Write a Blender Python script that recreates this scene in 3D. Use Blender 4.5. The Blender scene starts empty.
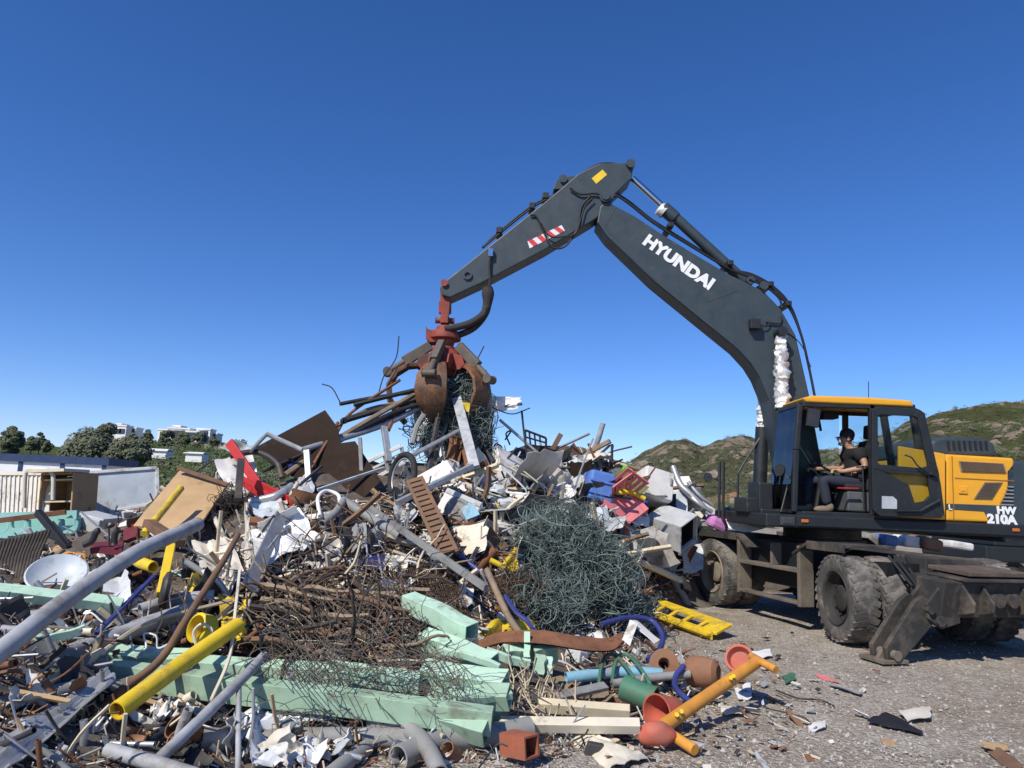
import bpy, bmesh, math, random
import numpy as np
from mathutils import Vector as V, Matrix, Euler, noise
R = math.radians
rng = random.Random(11)
scene = bpy.context.scene
COL = scene.collection

# ------------------------------------------------------------------ camera model
FPX = 720.0; PITCH = R(8.84); ROLL = R(2.6); EYE = V((0, 0, 1.59))
F_ = V((0, math.cos(PITCH), math.sin(PITCH)))
_r0 = V((1, 0, 0)); _u0 = V((0, -math.sin(PITCH), math.cos(PITCH)))
R_ = _r0*math.cos(ROLL) + _u0*math.sin(ROLL)
U_ = -_r0*math.sin(ROLL) + _u0*math.cos(ROLL)
def ray(px, py): return F_ + R_*((px-512)/FPX) - U_*((py-384)/FPX)
def P(px, py, Y):
    d = ray(px, py); return EYE + d*(Y/d.y)
def G(px, py, z=0.0):
    d = ray(px, py); return EYE + d*((z-EYE.z)/d.z)
def to_px(p):
    d = p-EYE; k = d.dot(F_); return (512+FPX*d.dot(R_)/k, 384-FPX*d.dot(U_)/k)
cd = bpy.data.cameras.new('camera'); cam = bpy.data.objects.new('camera', cd); COL.objects.link(cam)
cd.sensor_width = 36; cd.lens = 36*FPX/1024; cd.clip_end = 6000; cd.clip_start = .05
cam.matrix_world = Matrix((( R_.x, U_.x, -F_.x, EYE.x), (R_.y, U_.y, -F_.y, EYE.y), (R_.z, U_.z, -F_.z, EYE.z), (0, 0, 0, 1)))
scene.camera = cam

# ------------------------------------------------------------------ light
SUN = V((-.46, -.60, .74)).normalized()          # towards the sun
el = math.asin(SUN.z); az = math.atan2(SUN.x, SUN.y)
w = bpy.data.worlds.new('World'); scene.world = w; w.use_nodes = True
nt = w.node_tree; bg = nt.nodes['Background']
sky = nt.nodes.new('ShaderNodeTexSky'); sky.sky_type = 'NISHITA'; sky.sun_disc = False
sky.sun_elevation = el; sky.sun_rotation = az; sky.altitude = 0; sky.air_density = .8; sky.dust_density = .1; sky.ozone_density = 2.6
hs_ = nt.nodes.new('ShaderNodeHueSaturation'); hs_.inputs['Saturation'].default_value = 1.24; hs_.inputs['Hue'].default_value = .5
nt.links.new(sky.outputs[0], hs_.inputs['Color']); tn_ = nt.nodes.new('ShaderNodeMix'); tn_.data_type = 'RGBA'; tn_.blend_type = 'MULTIPLY'; tn_.inputs[0].default_value = 1; tn_.inputs[7].default_value = (.89, .93, 1.20, 1); nt.links.new(hs_.outputs[0], tn_.inputs[6]); nt.links.new(tn_.outputs[2], bg.inputs[0]); bg.inputs[1].default_value = .128
sl = bpy.data.lights.new('sun', 'SUN'); so = bpy.data.objects.new('sun', sl); COL.objects.link(so)
sl.energy = 5.0; sl.angle = R(.5); sl.color = (1, .94, .84)
so.rotation_euler = SUN.to_track_quat('Z', 'Y').to_euler(); so.location = (0, -20, 40)
scene.view_settings.view_transform = 'Standard'; scene.view_settings.look = 'None'
scene.view_settings.exposure = 0; scene.view_settings.gamma = 1
scene.render.engine = 'CYCLES'
scene.cycles.max_bounces = 6; scene.cycles.transparent_max_bounces = 12; scene.cycles.use_denoising = True

# ------------------------------------------------------------------ materials
MATS = {}
def M(name, col, rough=.6, metal=0., var=.22, scale=5., dirt=.0, dirtcol=(.11, .085, .06), rust=0., bump=.15, fine=30., spec=.5):
    if name in MATS: return MATS[name]
    m = bpy.data.materials.new(name); m.use_nodes = True; t = m.node_tree; N = t.nodes; L = t.links
    b = N['Principled BSDF']; b.inputs['Metallic'].default_value = metal; b.inputs['Specular IOR Level'].default_value = spec
    tc = N.new('ShaderNodeTexCoord')
    oi = N.new('ShaderNodeObjectInfo')
    ad = N.new('ShaderNodeVectorMath'); ad.operation = 'MULTIPLY_ADD'; ad.inputs[1].default_value = (1, 1, 1)
    L.new(tc.outputs['Object'], ad.inputs[0])
    sc = N.new('ShaderNodeVectorMath'); sc.operation = 'SCALE'; sc.inputs[0].default_value = (13.1, 7.7, 3.9); L.new(oi.outputs['Random'], sc.inputs['Scale'])
    L.new(sc.outputs[0], ad.inputs[2])
    def nz(s, det=5, r=.6, dist=0.):
        n = N.new('ShaderNodeTexNoise'); n.inputs['Scale'].default_value = s; n.inputs['Detail'].default_value = det
        n.inputs['Roughness'].default_value = r; n.inputs['Distortion'].default_value = dist; L.new(ad.outputs[0], n.inputs['Vector']); return n
    def ramp(n, a, c):
        r = N.new('ShaderNodeMapRange'); r.inputs['From Min'].default_value = a; r.inputs['From Max'].default_value = c; L.new(n.outputs['Fac'], r.inputs['Value']); return r.outputs[0]
    def mix(fac, A, B):
        x = N.new('ShaderNodeMix'); x.data_type = 'RGBA'
        if isinstance(fac, float): x.inputs['Factor'].default_value = fac
        else: L.new(fac, x.inputs['Factor'])
        for k, c in (('A', A), ('B', B)):
            i = [s for s in x.inputs if s.name == k and s.type == 'RGBA'][0]
            if isinstance(c, tuple): i.default_value = (*c, 1)
            else: L.new(c, i)
        return [o for o in x.outputs if o.type == 'RGBA'][0]
    n1 = nz(scale)
    c = mix(ramp(n1, .3, .7), tuple(x*(1-var) for x in col), tuple(min(1, x*(1+var*.55)) for x in col))
    n2 = nz(fine, 4, .65)
    rv = N.new('ShaderNodeMapRange'); rv.inputs['To Min'].default_value = max(.04, rough-.15); rv.inputs['To Max'].default_value = min(1, rough+.2)
    L.new(n1.outputs['Fac'], rv.inputs['Value']); ro = rv.outputs[0]
    if dirt > 0:
        nd = nz(scale*.55, 7, .72, .4)
        c = mix(ramp(nd, .68-dirt*.4, .80-dirt*.3), c, dirtcol)
    if rust > 0:
        nr = nz(scale*.9, 8, .7, .2); f = ramp(nr, .70-rust*.42, .74-rust*.40)
        rc = mix(ramp(n2, .35, .65), (.10, .040, .018), (.26, .11, .045)); c = mix(f, c, rc)
        if metal > 0:
            mm = N.new('ShaderNodeMath'); mm.operation = 'MULTIPLY_ADD'; L.new(f, mm.inputs[0]); mm.inputs[1].default_value = -metal; mm.inputs[2].default_value = metal; L.new(mm.outputs[0], b.inputs['Metallic'])
    L.new(c, b.inputs['Base Color']); L.new(ro, b.inputs['Roughness'])
    if bump > 0:
        bp = N.new('ShaderNodeBump'); bp.inputs['Strength'].default_value = bump; bp.inputs['Distance'].default_value = .02
        L.new(n2.outputs['Fac'], bp.inputs['Height']); L.new(bp.outputs[0], b.inputs['Normal'])
    MATS[name] = m; return m
def glass_mat(name, tint, fac=.12):
    m = bpy.data.materials.new(name); m.use_nodes = True; t = m.node_tree; N = t.nodes; L = t.links
    N.remove(N['Principled BSDF']); out = N['Material Output']
    tr = N.new('ShaderNodeBsdfTransparent'); tr.inputs[0].default_value = (*tint, 1)
    gl = N.new('ShaderNodeBsdfGlossy'); gl.inputs['Roughness'].default_value = .03; gl.inputs[0].default_value = (.9, .95, 1, 1)
    tc = N.new('ShaderNodeTexCoord'); nz = N.new('ShaderNodeTexNoise'); nz.inputs['Scale'].default_value = 3; nz.inputs['Detail'].default_value = 6
    L.new(tc.outputs['Object'], nz.inputs['Vector'])
    df = N.new('ShaderNodeBsdfDiffuse'); df.inputs[0].default_value = (.3, .28, .25, 1)
    mr = N.new('ShaderNodeMapRange'); mr.inputs['From Min'].default_value = .45; mr.inputs['From Max'].default_value = .9; mr.inputs['To Max'].default_value = .14
    L.new(nz.outputs['Fac'], mr.inputs['Value'])
    m1 = N.new('ShaderNodeMixShader'); L.new(mr.outputs[0], m1.inputs[0]); L.new(tr.outputs[0], m1.inputs[1]); L.new(df.outputs[0], m1.inputs[2])
    fr = N.new('ShaderNodeLayerWeight'); fr.inputs[0].default_value = fac+.03
    m2 = N.new('ShaderNodeMixShader'); L.new(fr.outputs['Fresnel'], m2.inputs[0]); L.new(m1.outputs[0], m2.inputs[1]); L.new(gl.outputs[0], m2.inputs[2])
    L.new(m2.outputs[0], out.inputs['Surface']); MATS[name] = m; return m

# ------------------------------------------------------------------ mesh builder
def perp(d):
    d = d.normalized(); a = V((0, 0, 1)) if abs(d.z) < .9 else V((1, 0, 0))
    s = d.cross(a).normalized(); return s, s.cross(d).normalized()
def catmull(pts, n=6):
    pts = [V(p) for p in pts]
    if len(pts) < 3: return pts
    q = [pts[0]*2-pts[1]]+pts+[pts[-1]*2-pts[-2]]; out = []
    for i in range(1, len(q)-2):
        a, b, c, d = q[i-1:i+3]
        for k in range(n):
            t = k/n; out.append(.5*((2*b)+(c-a)*t+(2*a-5*b+4*c-d)*t*t+(3*b-a-3*c+d)*t**3))
    out.append(pts[-1]); return out
class MB:
    def __init__(s): s.v = []; s.f = []; s.mi = []; s.X = None; s.cur = 0
    def add(s, vs, fs):
        o = len(s.v)
        for p in vs:
            p = V(p)
            s.v.append(s.X @ p if s.X else p)
        s.f += [tuple(i+o for i in f) for f in fs]; s.mi += [s.cur]*len(fs); return s
    def box(s, c, size, rot=None, taper=1.):
        c = V(c); h = V(size)/2; vs = []
        for z in (-1, 1):
            k = taper if z > 0 else 1
            for x, y in ((-1, -1), (1, -1), (1, 1), (-1, 1)):
                p = V((x*h.x*k, y*h.y*k, z*h.z))
                if rot: p = rot @ p
                vs.append(c+p)
        return s.add(vs, [(0, 3, 2, 1), (4, 5, 6, 7), (0, 1, 5, 4), (1, 2, 6, 5), (2, 3, 7, 6), (3, 0, 4, 7)])
    def bb(s, x0, x1, y0, y1, z0, z1): return s.box(((x0+x1)/2, (y0+y1)/2, (z0+z1)/2), (abs(x1-x0), abs(y1-y0), abs(z1-z0)))
    def bar(s, a, b, w, h, up=None, w2=None, h2=None):
        a, b = V(a), V(b); d = (b-a).normalized()
        if up is not None:
            side = d.cross(V(up)).normalized(); u = side.cross(d).normalized()
        else: side, u = perp(d)
        w2 = w2 or w; h2 = h2 or h; vs = []
        for p, ww, hh in ((a, w, h), (b, w2, h2)):
            for x, y in ((-1, -1), (1, -1), (1, 1), (-1, 1)): vs.append(p+side*(x*ww/2)+u*(y*hh/2))
        return s.add(vs, [(0, 3, 2, 1), (4, 5, 6, 7), (0, 1, 5, 4), (1, 2, 6, 5), (2, 3, 7, 6), (3, 0, 4, 7)])
    def tube(s, pts, r, n=8, caps=True, hollow=0.):
        pts = [V(p) for p in pts]; rs = r if isinstance(r, (list, tuple)) else [r]*len(pts)
        vs = []; fs = []; side = None
        for i, p in enumerate(pts):
            d = (pts[min(i+1, len(pts)-1)]-pts[max(i-1, 0)])
            d = d.normalized() if d.length > 1e-9 else V((0, 0, 1))
            if side is None: side, up = perp(d)
            else:
                side = (side-d*side.dot(d)); side = side.normalized() if side.length > 1e-6 else perp(d)[0]; up = side.cross(d)
            for k in range(n):
                a = 2*math.pi*k/n; vs.append(p+(side*math.cos(a)+up*math.sin(a))*rs[i])
        m = len(pts)
        for i in range(m-1):
            for k in range(n): fs.append((i*n+k, i*n+(k+1) % n, (i+1)*n+(k+1) % n, (i+1)*n+k))
        if hollow > 0:
            o = len(vs)
            for i in range(m):
                for k in range(n):
                    vs.append(pts[i]+(vs[i*n+k]-pts[i])*(1-hollow))
            for i in range(m-1):
                for k in range(n): fs.append((o+i*n+k, o+(i+1)*n+k, o+(i+1)*n+(k+1) % n, o+i*n+(k+1) % n))
            for i in (0, m-1):
                for k in range(n):
                    q = (i*n+k, o+i*n+k, o+i*n+(k+1) % n, i*n+(k+1) % n); fs.append(q if i == 0 else q[::-1])
        elif caps:
            fs.append(tuple(range(n))); fs.append(tuple(range((m-1)*n, m*n))[::-1])
        return s.add(vs, fs)
    def lathe(s, c, axis, prof, n=24):
        """prof: list of (radius, along)"""
        c = V(c); axis = V(axis).normalized(); side, up = perp(axis); vs = []; fs = []
        for r, t in prof:
            for k in range(n):
                a = 2*math.pi*k/n; vs.append(c+axis*t+(side*math.cos(a)+up*math.sin(a))*r)
        for i in range(len(prof)-1):
            for k in range(n): fs.append((i*n+k, i*n+(k+1) % n, (i+1)*n+(k+1) % n, (i+1)*n+k))
        return s.add(vs, fs)
    def prism(s, poly, d):
        """poly: 3-D points in one plane, extruded by vector d"""
        poly = [V(p) for p in poly]; d = V(d); n = len(poly); vs = poly+[p+d for p in poly]
        nrm = V((0, 0, 0))
        for i in range(n): nrm += poly[i].cross(poly[(i+1) % n])
        if nrm.dot(d) > 0: vs = [p+d for p in poly]+poly
        fs = [tuple(range(n)), tuple(range(2*n-1, n-1, -1))]+[(i, i+n, (i+1) % n+n, (i+1) % n) for i in range(n)]
        return s.add(vs, fs)
    def sheet(s, c4, nu=6, nv=6, amp=.05, th=.006, seed=0, freq=2., ragged=0., sag=0., curl=0.):
        a, b, c, d = [V(p) for p in c4]
        nr = ((b-a).cross(d-a)); nr = nr.normalized() if nr.length > 1e-9 else V((0, 0, 1))
        g = []
        for j in range(nv+1):
            for i in range(nu+1):
                u, v = i/nu, j/nv
                if ragged:
                    e = ragged
                    u2 = u+(noise.noise(V((seed*3.1, v*5, u*2)))*e if i in (0, nu) else 0); v2 = v+(noise.noise(V((u*5, seed*2.3, v*2)))*e if j in (0, nv) else 0)
                else: u2, v2 = u, v
                p = a*(1-u2)*(1-v2)+b*u2*(1-v2)+c*u2*v2+d*(1-u2)*v2
                q = V((u*freq+seed*7.3, v*freq-seed*3.7, seed*1.9))
                k = noise.noise(q)*amp+(abs(noise.noise(q*2.3))-.25)*amp*.7
                p = p+nr*(k+curl*((u-.5)**2*4+(v-.5)*(u-.5)*1.5))-V((0, 0, 1))*(sag*4*u*(1-u))
                g.append(p)
        nn = len(g); W = nu+1; vs = g+[p-nr*th for p in g]; fs = []
        for j in range(nv):
            for i in range(nu):
                q = (j*W+i, j*W+i+1, (j+1)*W+i+1, (j+1)*W+i); fs.append(q); fs.append(tuple(x+nn for x in q[::-1]))
        bd = [i for i in range(W)]+[j*W+nu for j in range(1, nv+1)]+[nv*W+i for i in range(nu-1, -1, -1)]+[j*W for j in range(nv-1, 0, -1)]
        for i in range(len(bd)):
            x, y = bd[i], bd[(i+1) % len(bd)]; fs.append((y, x, x+nn, y+nn))
        return s.add(vs, fs)
    def blob(s, c, r, seed=0, amp=.3, sub=2, freq=1.2):
        bm = bmesh.new(); bmesh.ops.create_icosphere(bm, subdivisions=sub, radius=1)
        r = V(r) if not isinstance(r, (int, float)) else V((r, r, r)); c = V(c)
        vs = []
        for v in bm.verts:
            k = 1+amp*noise.noise(v.co*freq+V((seed*5.7, seed*2.1, seed)))
            vs.append(c+V((v.co.x*r.x, v.co.y*r.y, v.co.z*r.z))*k)
        fs = [tuple(x.index for x in f.verts) for f in bm.faces]; bm.free(); return s.add(vs, fs)
    def build(s, name, mat, parent=None, smooth=0, bevel=0., origin=None, seg=2):
        me = bpy.data.meshes.new(name)
        lo = V((min(p.x for p in s.v), min(p.y for p in s.v), min(p.z for p in s.v)))
        hi = V((max(p.x for p in s.v), max(p.y for p in s.v), max(p.z for p in s.v)))
        o = V(origin) if origin is not None else V(((lo.x+hi.x)/2, (lo.y+hi.y)/2, lo.z))
        me.from_pydata([p-o for p in s.v], [], s.f)
        mats = mat if isinstance(mat, (list, tuple)) else [mat]
        for m in mats: me.materials.append(m)
        if len(mats) > 1: me.polygons.foreach_set('material_index', s.mi)
        me.validate(); me.update()
        if smooth:
            if smooth is True or smooth == 1: me.shade_smooth()
            else:
                me.shade_smooth(); me.set_sharp_from_angle(angle=R(smooth))
        ob = bpy.data.objects.new(name, me); COL.objects.link(ob); ob.location = o
        if bevel:
            bv = ob.modifiers.new('bevel', 'BEVEL'); bv.width = bevel; bv.segments = seg; bv.limit_method = 'ANGLE'; bv.angle_limit = R(35)
        if parent is not None: attach(ob, parent)
        return ob
def wloc(o):
    p = V(o.location)
    while o.parent: o = o.parent; p += V(o.location)
    return p
def attach(ob, parent):
    p = wloc(parent); ob.parent = parent; ob.location = V(ob.location)-p
def tag(o, label=None, cat=None, group=None, kind=None):
    if label: o['label'] = label
    if cat: o['category'] = cat; o['kind'] = 'thing'
    if group: o['group'] = group
    if kind: o['kind'] = kind
    return o
def empty(name, loc, label=None, cat=None, group=None, parent=None):
    o = bpy.data.objects.new(name, None); COL.objects.link(o); o.location = loc; o.empty_display_size = .2
    if parent: attach(o, parent)
    return tag(o, label, cat, group)
def text_mesh(name, body, mat, origin, xdir, ydir, height, parent, depth=.004, bold=.0, squeeze=1.):
    cu = bpy.data.curves.new(name, 'FONT'); cu.body = body; cu.size = 1; cu.extrude = depth/height/1.0*.7; cu.offset = bold; cu.align_x = 'LEFT'
    t = bpy.data.objects.new(name, cu); COL.objects.link(t)
    bpy.context.view_layer.update()
    me = bpy.data.meshes.new_from_object(t.evaluated_get(bpy.context.evaluated_depsgraph_get()))
    bpy.data.objects.remove(t); bpy.data.curves.remove(cu)
    xd, yd = V(xdir).normalized(), V(ydir).normalized(); zd = xd.cross(yd)
    k = height/.69
    for v in me.vertices:
        c = v.co.copy(); v.co = xd*(c.x*k*squeeze)+yd*(c.y*k)+zd*(c.z*k)
    me.materials.clear(); me.materials.append(mat)
    ob = bpy.data.objects.new(name, me); COL.objects.link(ob); ob.location = origin
    if parent: attach(ob, parent)
    return ob

# palette
paint_dark = M('slate_machine_paint', (.034, .050, .060), .5, var=.15, dirt=.24, dirtcol=(.075, .07, .06), bump=.05)
paint_black = M('black_machine_paint', (.014, .017, .019), .5, var=.2, dirt=.2, dirtcol=(.06, .05, .04), bump=.04)
paint_under = M('dusty_undercarriage', (.035, .033, .030), .75, var=.35, scale=3, dirt=.55, dirtcol=(.12, .095, .07), bump=.2)
paint_tan = M('dust_caked_steel', (.15, .125, .095), .85, var=.35, scale=4, dirt=.3, dirtcol=(.06, .05, .04), bump=.25)
yellow = M('machine_yellow', (.76, .36, .02), .42, var=.08, dirt=.06, dirtcol=(.3, .17, .05), bump=.02)
white_let = M('white_lettering', (.8, .8, .78), .5, var=.03, bump=0)
tyre_m = M('tyre_rubber', (.075, .07, .063), .9, var=.3, scale=6, dirt=.55, dirtcol=(.22, .195, .165), bump=.3)
rim_m = M('dusty_rim', (.03, .028, .025), .75, var=.3, dirt=.3, dirtcol=(.10, .085, .065), bump=.2)
rim_tan = M('tan_rim', (.22, .18, .13), .8, var=.3, dirt=.3, bump=.2)
hose_m = M('hose_rubber', (.012, .012, .013), .55, var=.2, bump=.05)
chrome = M('chrome_rod', (.62, .63, .65), .15, 1., var=.05, bump=0)
foil = M('silver_foil_wrap', (.78, .77, .74), .42, .45, var=.25, scale=14, dirt=.2, dirtcol=(.3, .22, .15), bump=.5, fine=40)
grap_red = M('grapple_red', (.27, .045, .028), .65, var=.35, dirt=.5, dirtcol=(.10, .05, .035), rust=.3, bump=.1)
grap_rust = M('grapple_worn_steel', (.15, .085, .05), .6, .3, var=.4, dirt=.35, dirtcol=(.05, .035, .025), rust=.5, bump=.2)
grap_grey = M('grapple_grey', (.125, .105, .085), .65, .2, var=.3, dirt=.3, bump=.15)
# ================================================================== excavator
YB = 11.35; Y0 = 10.12; Y1 = 11.0
CX = V((4.938, 10.92, 0)); fdir = V((-.2575, .966, 0)).normalized(); ldir = V((-fdir.y, fdir.x, 0))
XM = Matrix(((fdir.x, ldir.x, 0, CX.x), (fdir.y, ldir.y, 0, CX.y), (0, 0, 1, 0), (0, 0, 0, 1)))
exc = empty('wheeled_excavator', CX, 'big dark grey and yellow wheeled excavator with raised boom beside the scrap heap', 'excavator')
def loc_mb():
    m = MB(); m.X = XM; return m
# wheels
def wheel(x, y, side, rim, turn=0):
    o = XM @ V((x, y, .525)); ax = Matrix.Rotation(R(turn), 3, 'Z') @ (ldir*side)
    w_ = empty('wheel', o, parent=exc)
    for k, off in enumerate((0, -.36)):
        m = MB(); c = o+ax*off
        prof = [(.33, .13), (.37, .145), (.46, .15), (.50, .14), (.522, .11), (.526, .04), (.526, -.04), (.522, -.11), (.50, -.14), (.46, -.15), (.37, -.145), (.33, -.13)]
        m.lathe(c, ax, prof, 48)
        for t in range(30):                      # lugs
            a = 2*math.pi*t/30; s1, u1 = perp(ax)
            for sg in (-1, 1):
                a2 = a+(.06 if sg > 0 else .18)
                d1 = s1*math.cos(a2)+u1*math.sin(a2); tg = ax.cross(d1)
                m.bar(c+d1*.516+ax*(sg*.02)+tg*.02, c+d1*.508+ax*(sg*.148)-tg*.02, .078, .026, up=d1, w2=.07)
        m.build('tyre', tyre_m, w_, smooth=40)
    m = MB()
    m.lathe(o, ax, [(.335, .13), (.325, .15), (.30, .13), (.285, .05), (.24, .03), (.20, .02), (.19, -.02), (.16, -.02), (.155, .07), (.13, .085), (.0, .085)], 32)
    for t in range(10):
        a = 2*math.pi*t/10; s1, u1 = perp(ax); d1 = s1*math.cos(a)+u1*math.sin(a)
        m.tube([o+d1*.215+ax*.02, o+d1*.215+ax*.055], .016, 6)
    m.build('rim', rim, w_, smooth=40)
wheel(-1.4675, 1.08, 1, rim_m, -13); wheel(1.4675, 1.08, 1, rim_tan, 0); wheel(-1.4675, -1.08, -1, rim_m, -13); wheel(1.4675, -1.08, -1, rim_m, 0)
# chassis
m = loc_mb()
m.bb(-2.05, 2.05, -.42, .42, .62, 1.08)
m.bb(-.95, .95, -.62, .62, .55, .95)
for x in (-1.425, 1.425): m.bb(x-.16, x+.16, -.55, .55, .40, .66); m.tube([V((x, -.8, .525)), V((x, .8, .525))], .12, 12)
m.tube([V((-1.2, 0, .5)), V((1.2, 0, .5))], .05, 10)
m.build('chassis', paint_under, exc, bevel=.02)
m = MB(); sc_ = V((4.9, 11.35, 0)); m.lathe(sc_, (0, 0, 1), [(0, 1.06), (.62, 1.06), (.62, 1.16), (.56, 1.17), (.56, 1.31), (0, 1.31)], 40); m.build('turntable', paint_under, exc, smooth=40)
# fenders, step boxes
def fender(x0, x1, y0, y1, mat, fs=-1):
    m = loc_mb()
    m.bb(x0, x1, y0, y1, 1.14, 1.175)
    e = .3
    xe = x0 if fs < 0 else x1; m.prism([V((xe, y0, 1.174)), V((xe, y0, 1.14)), V((xe+e*fs, y0, .98)), V((xe+(e+.03)*fs, y0, 1.0))], V((0, y1-y0, 0)))
    m.bb(x0, x1, y1-.012, y1+.012, 1.08, 1.185)
    return m.build('fender', mat, exc)
fender(.75, 2.08, .45, 1.22, paint_under); fender(-1.62, -.92, .45, 1.22, paint_under, 1); fender(.75, 2.08, -1.22, -.45, paint_under)
m = loc_mb()
for x in (-.74, .70): m.bb(x, x+.065, .98, 1.2, .30, 1.10)
m.bb(-.738, .765, 1.0, 1.198, .74, .79); m.bb(-.738, .765, 1.04, 1.198, .32, .36); m.bb(-.1, -.05, 1.02, 1.18, .79, 1.098)
m.build('access_step', paint_tan, exc, bevel=.008)
m = loc_mb(); m.bb(-.70, .72, .60, .97, .50, 1.12); m.build('tool_box', paint_black, exc, bevel=.015)
m = loc_mb(); m.bb(2.10, 2.24, -.9, 1.0, .95, 1.08); m.bb(2.3, 2.40, .62, 1.30, .62, .95); m.bb(2.2, 2.39, .9, 1.04, .66, 1.05); m.bb(2.32, 2.39, 1.0, 1.12, .05, .66); m.bb(2.3, 2.4, 1.22, 1.32, .05, .96); m.bb(2.29, 2.41, .98, 1.32, .40, .50)
m.build('front_bumper', paint_tan, exc, bevel=.012)
# stabiliser (outrigger beam at the rear)
st = empty('stabilizer', XM @ V((-2.5, 0, .6)), parent=exc)
m = loc_mb(); m.prism([V((-2.30, -.82, .50)), V((-2.30, -.82, .90)), V((-2.70, -.82, .87)), V((-2.62, -.82, .48))], V((0, 1.64, 0)))
m.prism([V((-2.24, -.62, .905)), V((-2.24, .62, .905)), V((-2.76, .60, .875)), V((-2.76, -.60, .875))], V((0, 0, .03)))
m.bb(-2.4, -2.0, -.62, .62, .60, .90)
for y in (-.55, -.28, .28, .55): m.prism([V((-2.68, y, .86)), V((-2.84, y, .66)), V((-2.82, y, .56)), V((-2.60, y, .50))], V((0, .035, 0)))
for y in (-.1, .1): m.tube([V((-2.64, y, .68)), V((-2.73, y, .68))], .07, 16)
m.build('beam', paint_under, st, bevel=.01)
m = loc_mb(); m.prism([V((-2.10, -.45, .96)), V((-2.10, .45, .96)), V((-2.68, .45, .93)), V((-2.68, -.45, .93))], V((0, 0, .05)))
m.bb(-2.2, -2.05, -.34, .34, .7, .95)
m.build('cover_plate', M('brown_dusty_plate', (.10, .075, .055), .8, var=.35, dirt=.4, dirtcol=(.16, .13, .1), bump=.2), st, bevel=.01)
for sg in (1, -1):
    m = loc_mb()
    for dx in (-2.62, -2.36):                  # bracket cheeks from the beam to the knuckle
        m.prism([V((dx, sg*.55, .86)), V((dx, sg*.80, .82)), V((dx, sg*1.00, .62)), V((dx, sg*.98, .47)), V((dx, sg*.80, .36)), V((dx, sg*.55, .42))], V((.045, 0, 0)))
    m.prism([V((-2.60, sg*.56, .87)), V((-2.34, sg*.56, .87)), V((-2.34, sg*.80, .825)), V((-2.60, sg*.80, .825))], V((0, 0, .02)))
    m.tube([V((-2.66, sg*.84, .45)), V((-2.28, sg*.84, .45))], .05, 14)
    m.tube([V((-2.66, sg*.97, .57)), V((-2.28, sg*.97, .57))], .04, 14)
    m.build('bracket', paint_under, st, bevel=.008)
    m = loc_mb()
    for dx in (-2.58, -2.38):
        m.prism([V((dx, sg*.88, .66)), V((dx, sg*1.00, .71)), V((dx, sg*1.12, .64)), V((dx, sg*1.52, .16)), V((dx, sg*1.50, .04)), V((dx, sg*1.30, .03)), V((dx, sg*.86, .42))], V((.06, 0, 0)))
    m.bar(V((-2.45, sg*1.02, .44)), V((-2.45, sg*1.36, .08)), .05, .14, up=(1, 0, 0))
    m.build('leg', paint_under, st, bevel=.01)
    m = loc_mb(); m.prism([V((-2.62, sg*1.26, .0)), V((-2.26, sg*1.26, .0)), V((-2.26, sg*1.60, .0)), V((-2.62, sg*1.60, .0))], V((0, 0, .04)))
    m.prism([V((-2.50, sg*1.32, .03)), V((-2.50, sg*1.56, .03)), V((-2.50, sg*1.48, .15)), V((-2.50, sg*1.40, .15))], V((.05, 0, 0)))
    m.tube([V((-2.64, sg*1.42, .09)), V((-2.30, sg*1.42, .09))], .05, 12)
    m.build('foot', paint_tan, st, bevel=.006)
# rubble and rods behind the rear wheels
m = loc_mb()
for k in range(5): m.tube([V((-1.7-.05*k, .3+.13*k, 1.08)), V((-2.0-.06*k, .34+.12*k, .78)), V((-2.3, .5+.05*k, .72))], .018, 6)
m.bb(-1.95, -1.75, .3, .9, .66, 1.0); m.build('hydraulic_line', hose_m, exc)

# ---- upper structure
def pp(l, Y): return [P(x, y, Y) for x, y in l]
DECK_T = P(800, 514, Y0).z; DECK_B = P(800, 528, Y0).z
xf = P(757, 520, Y0).x; XR = 7.85
m = MB(); m.bb(P(765, 520, Y0).x, XR-.3, Y0-.03, YB+1.22, DECK_B, DECK_T-.01)
m.bb(P(745, 520, 11.3).x, P(770, 520, 11.3).x+.3, YB-.75, YB+1.2, DECK_B+.02, DECK_T+.05)
m.build('upper_deck', paint_black, exc, bevel=.02)
m = MB(); m.bb(P(796, 520, Y0).x, XR-.55, Y0-.05, Y0-.028, DECK_B+.03, DECK_T-.03); m.build('side_skirt', paint_black, exc, bevel=.006)
for px in (805, 1016):
    m = MB(); c = P(px, 521 if px < 900 else 530, Y0-.06); m.box(c, (.10, .02, .045)); m.build('side_reflector', M('amber_reflector', (.5, .14, .02), .3, var=.1, bump=0), exc, bevel=.008)
m = MB(); c = P(787, 521, Y0-.03); m.box(c, (.2, .06, .12)); m.box(c+V((0, -.03, 0)), (.14, .02, .08)); m.build('work_light', M('light_housing', (.05, .05, .05), .4, bump=0), exc, bevel=.01)
# counterweight
m = MB()
cwp = pp([(1004, 543), (1004, 470), (1012, 460), (1036, 462), (1052, 474), (1056, 500), (1050, 540)], Y0)
m.prism(cwp, (0, 2.45, 0)); m.build('counterweight', paint_dark, exc, bevel=.05, seg=3)
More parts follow.
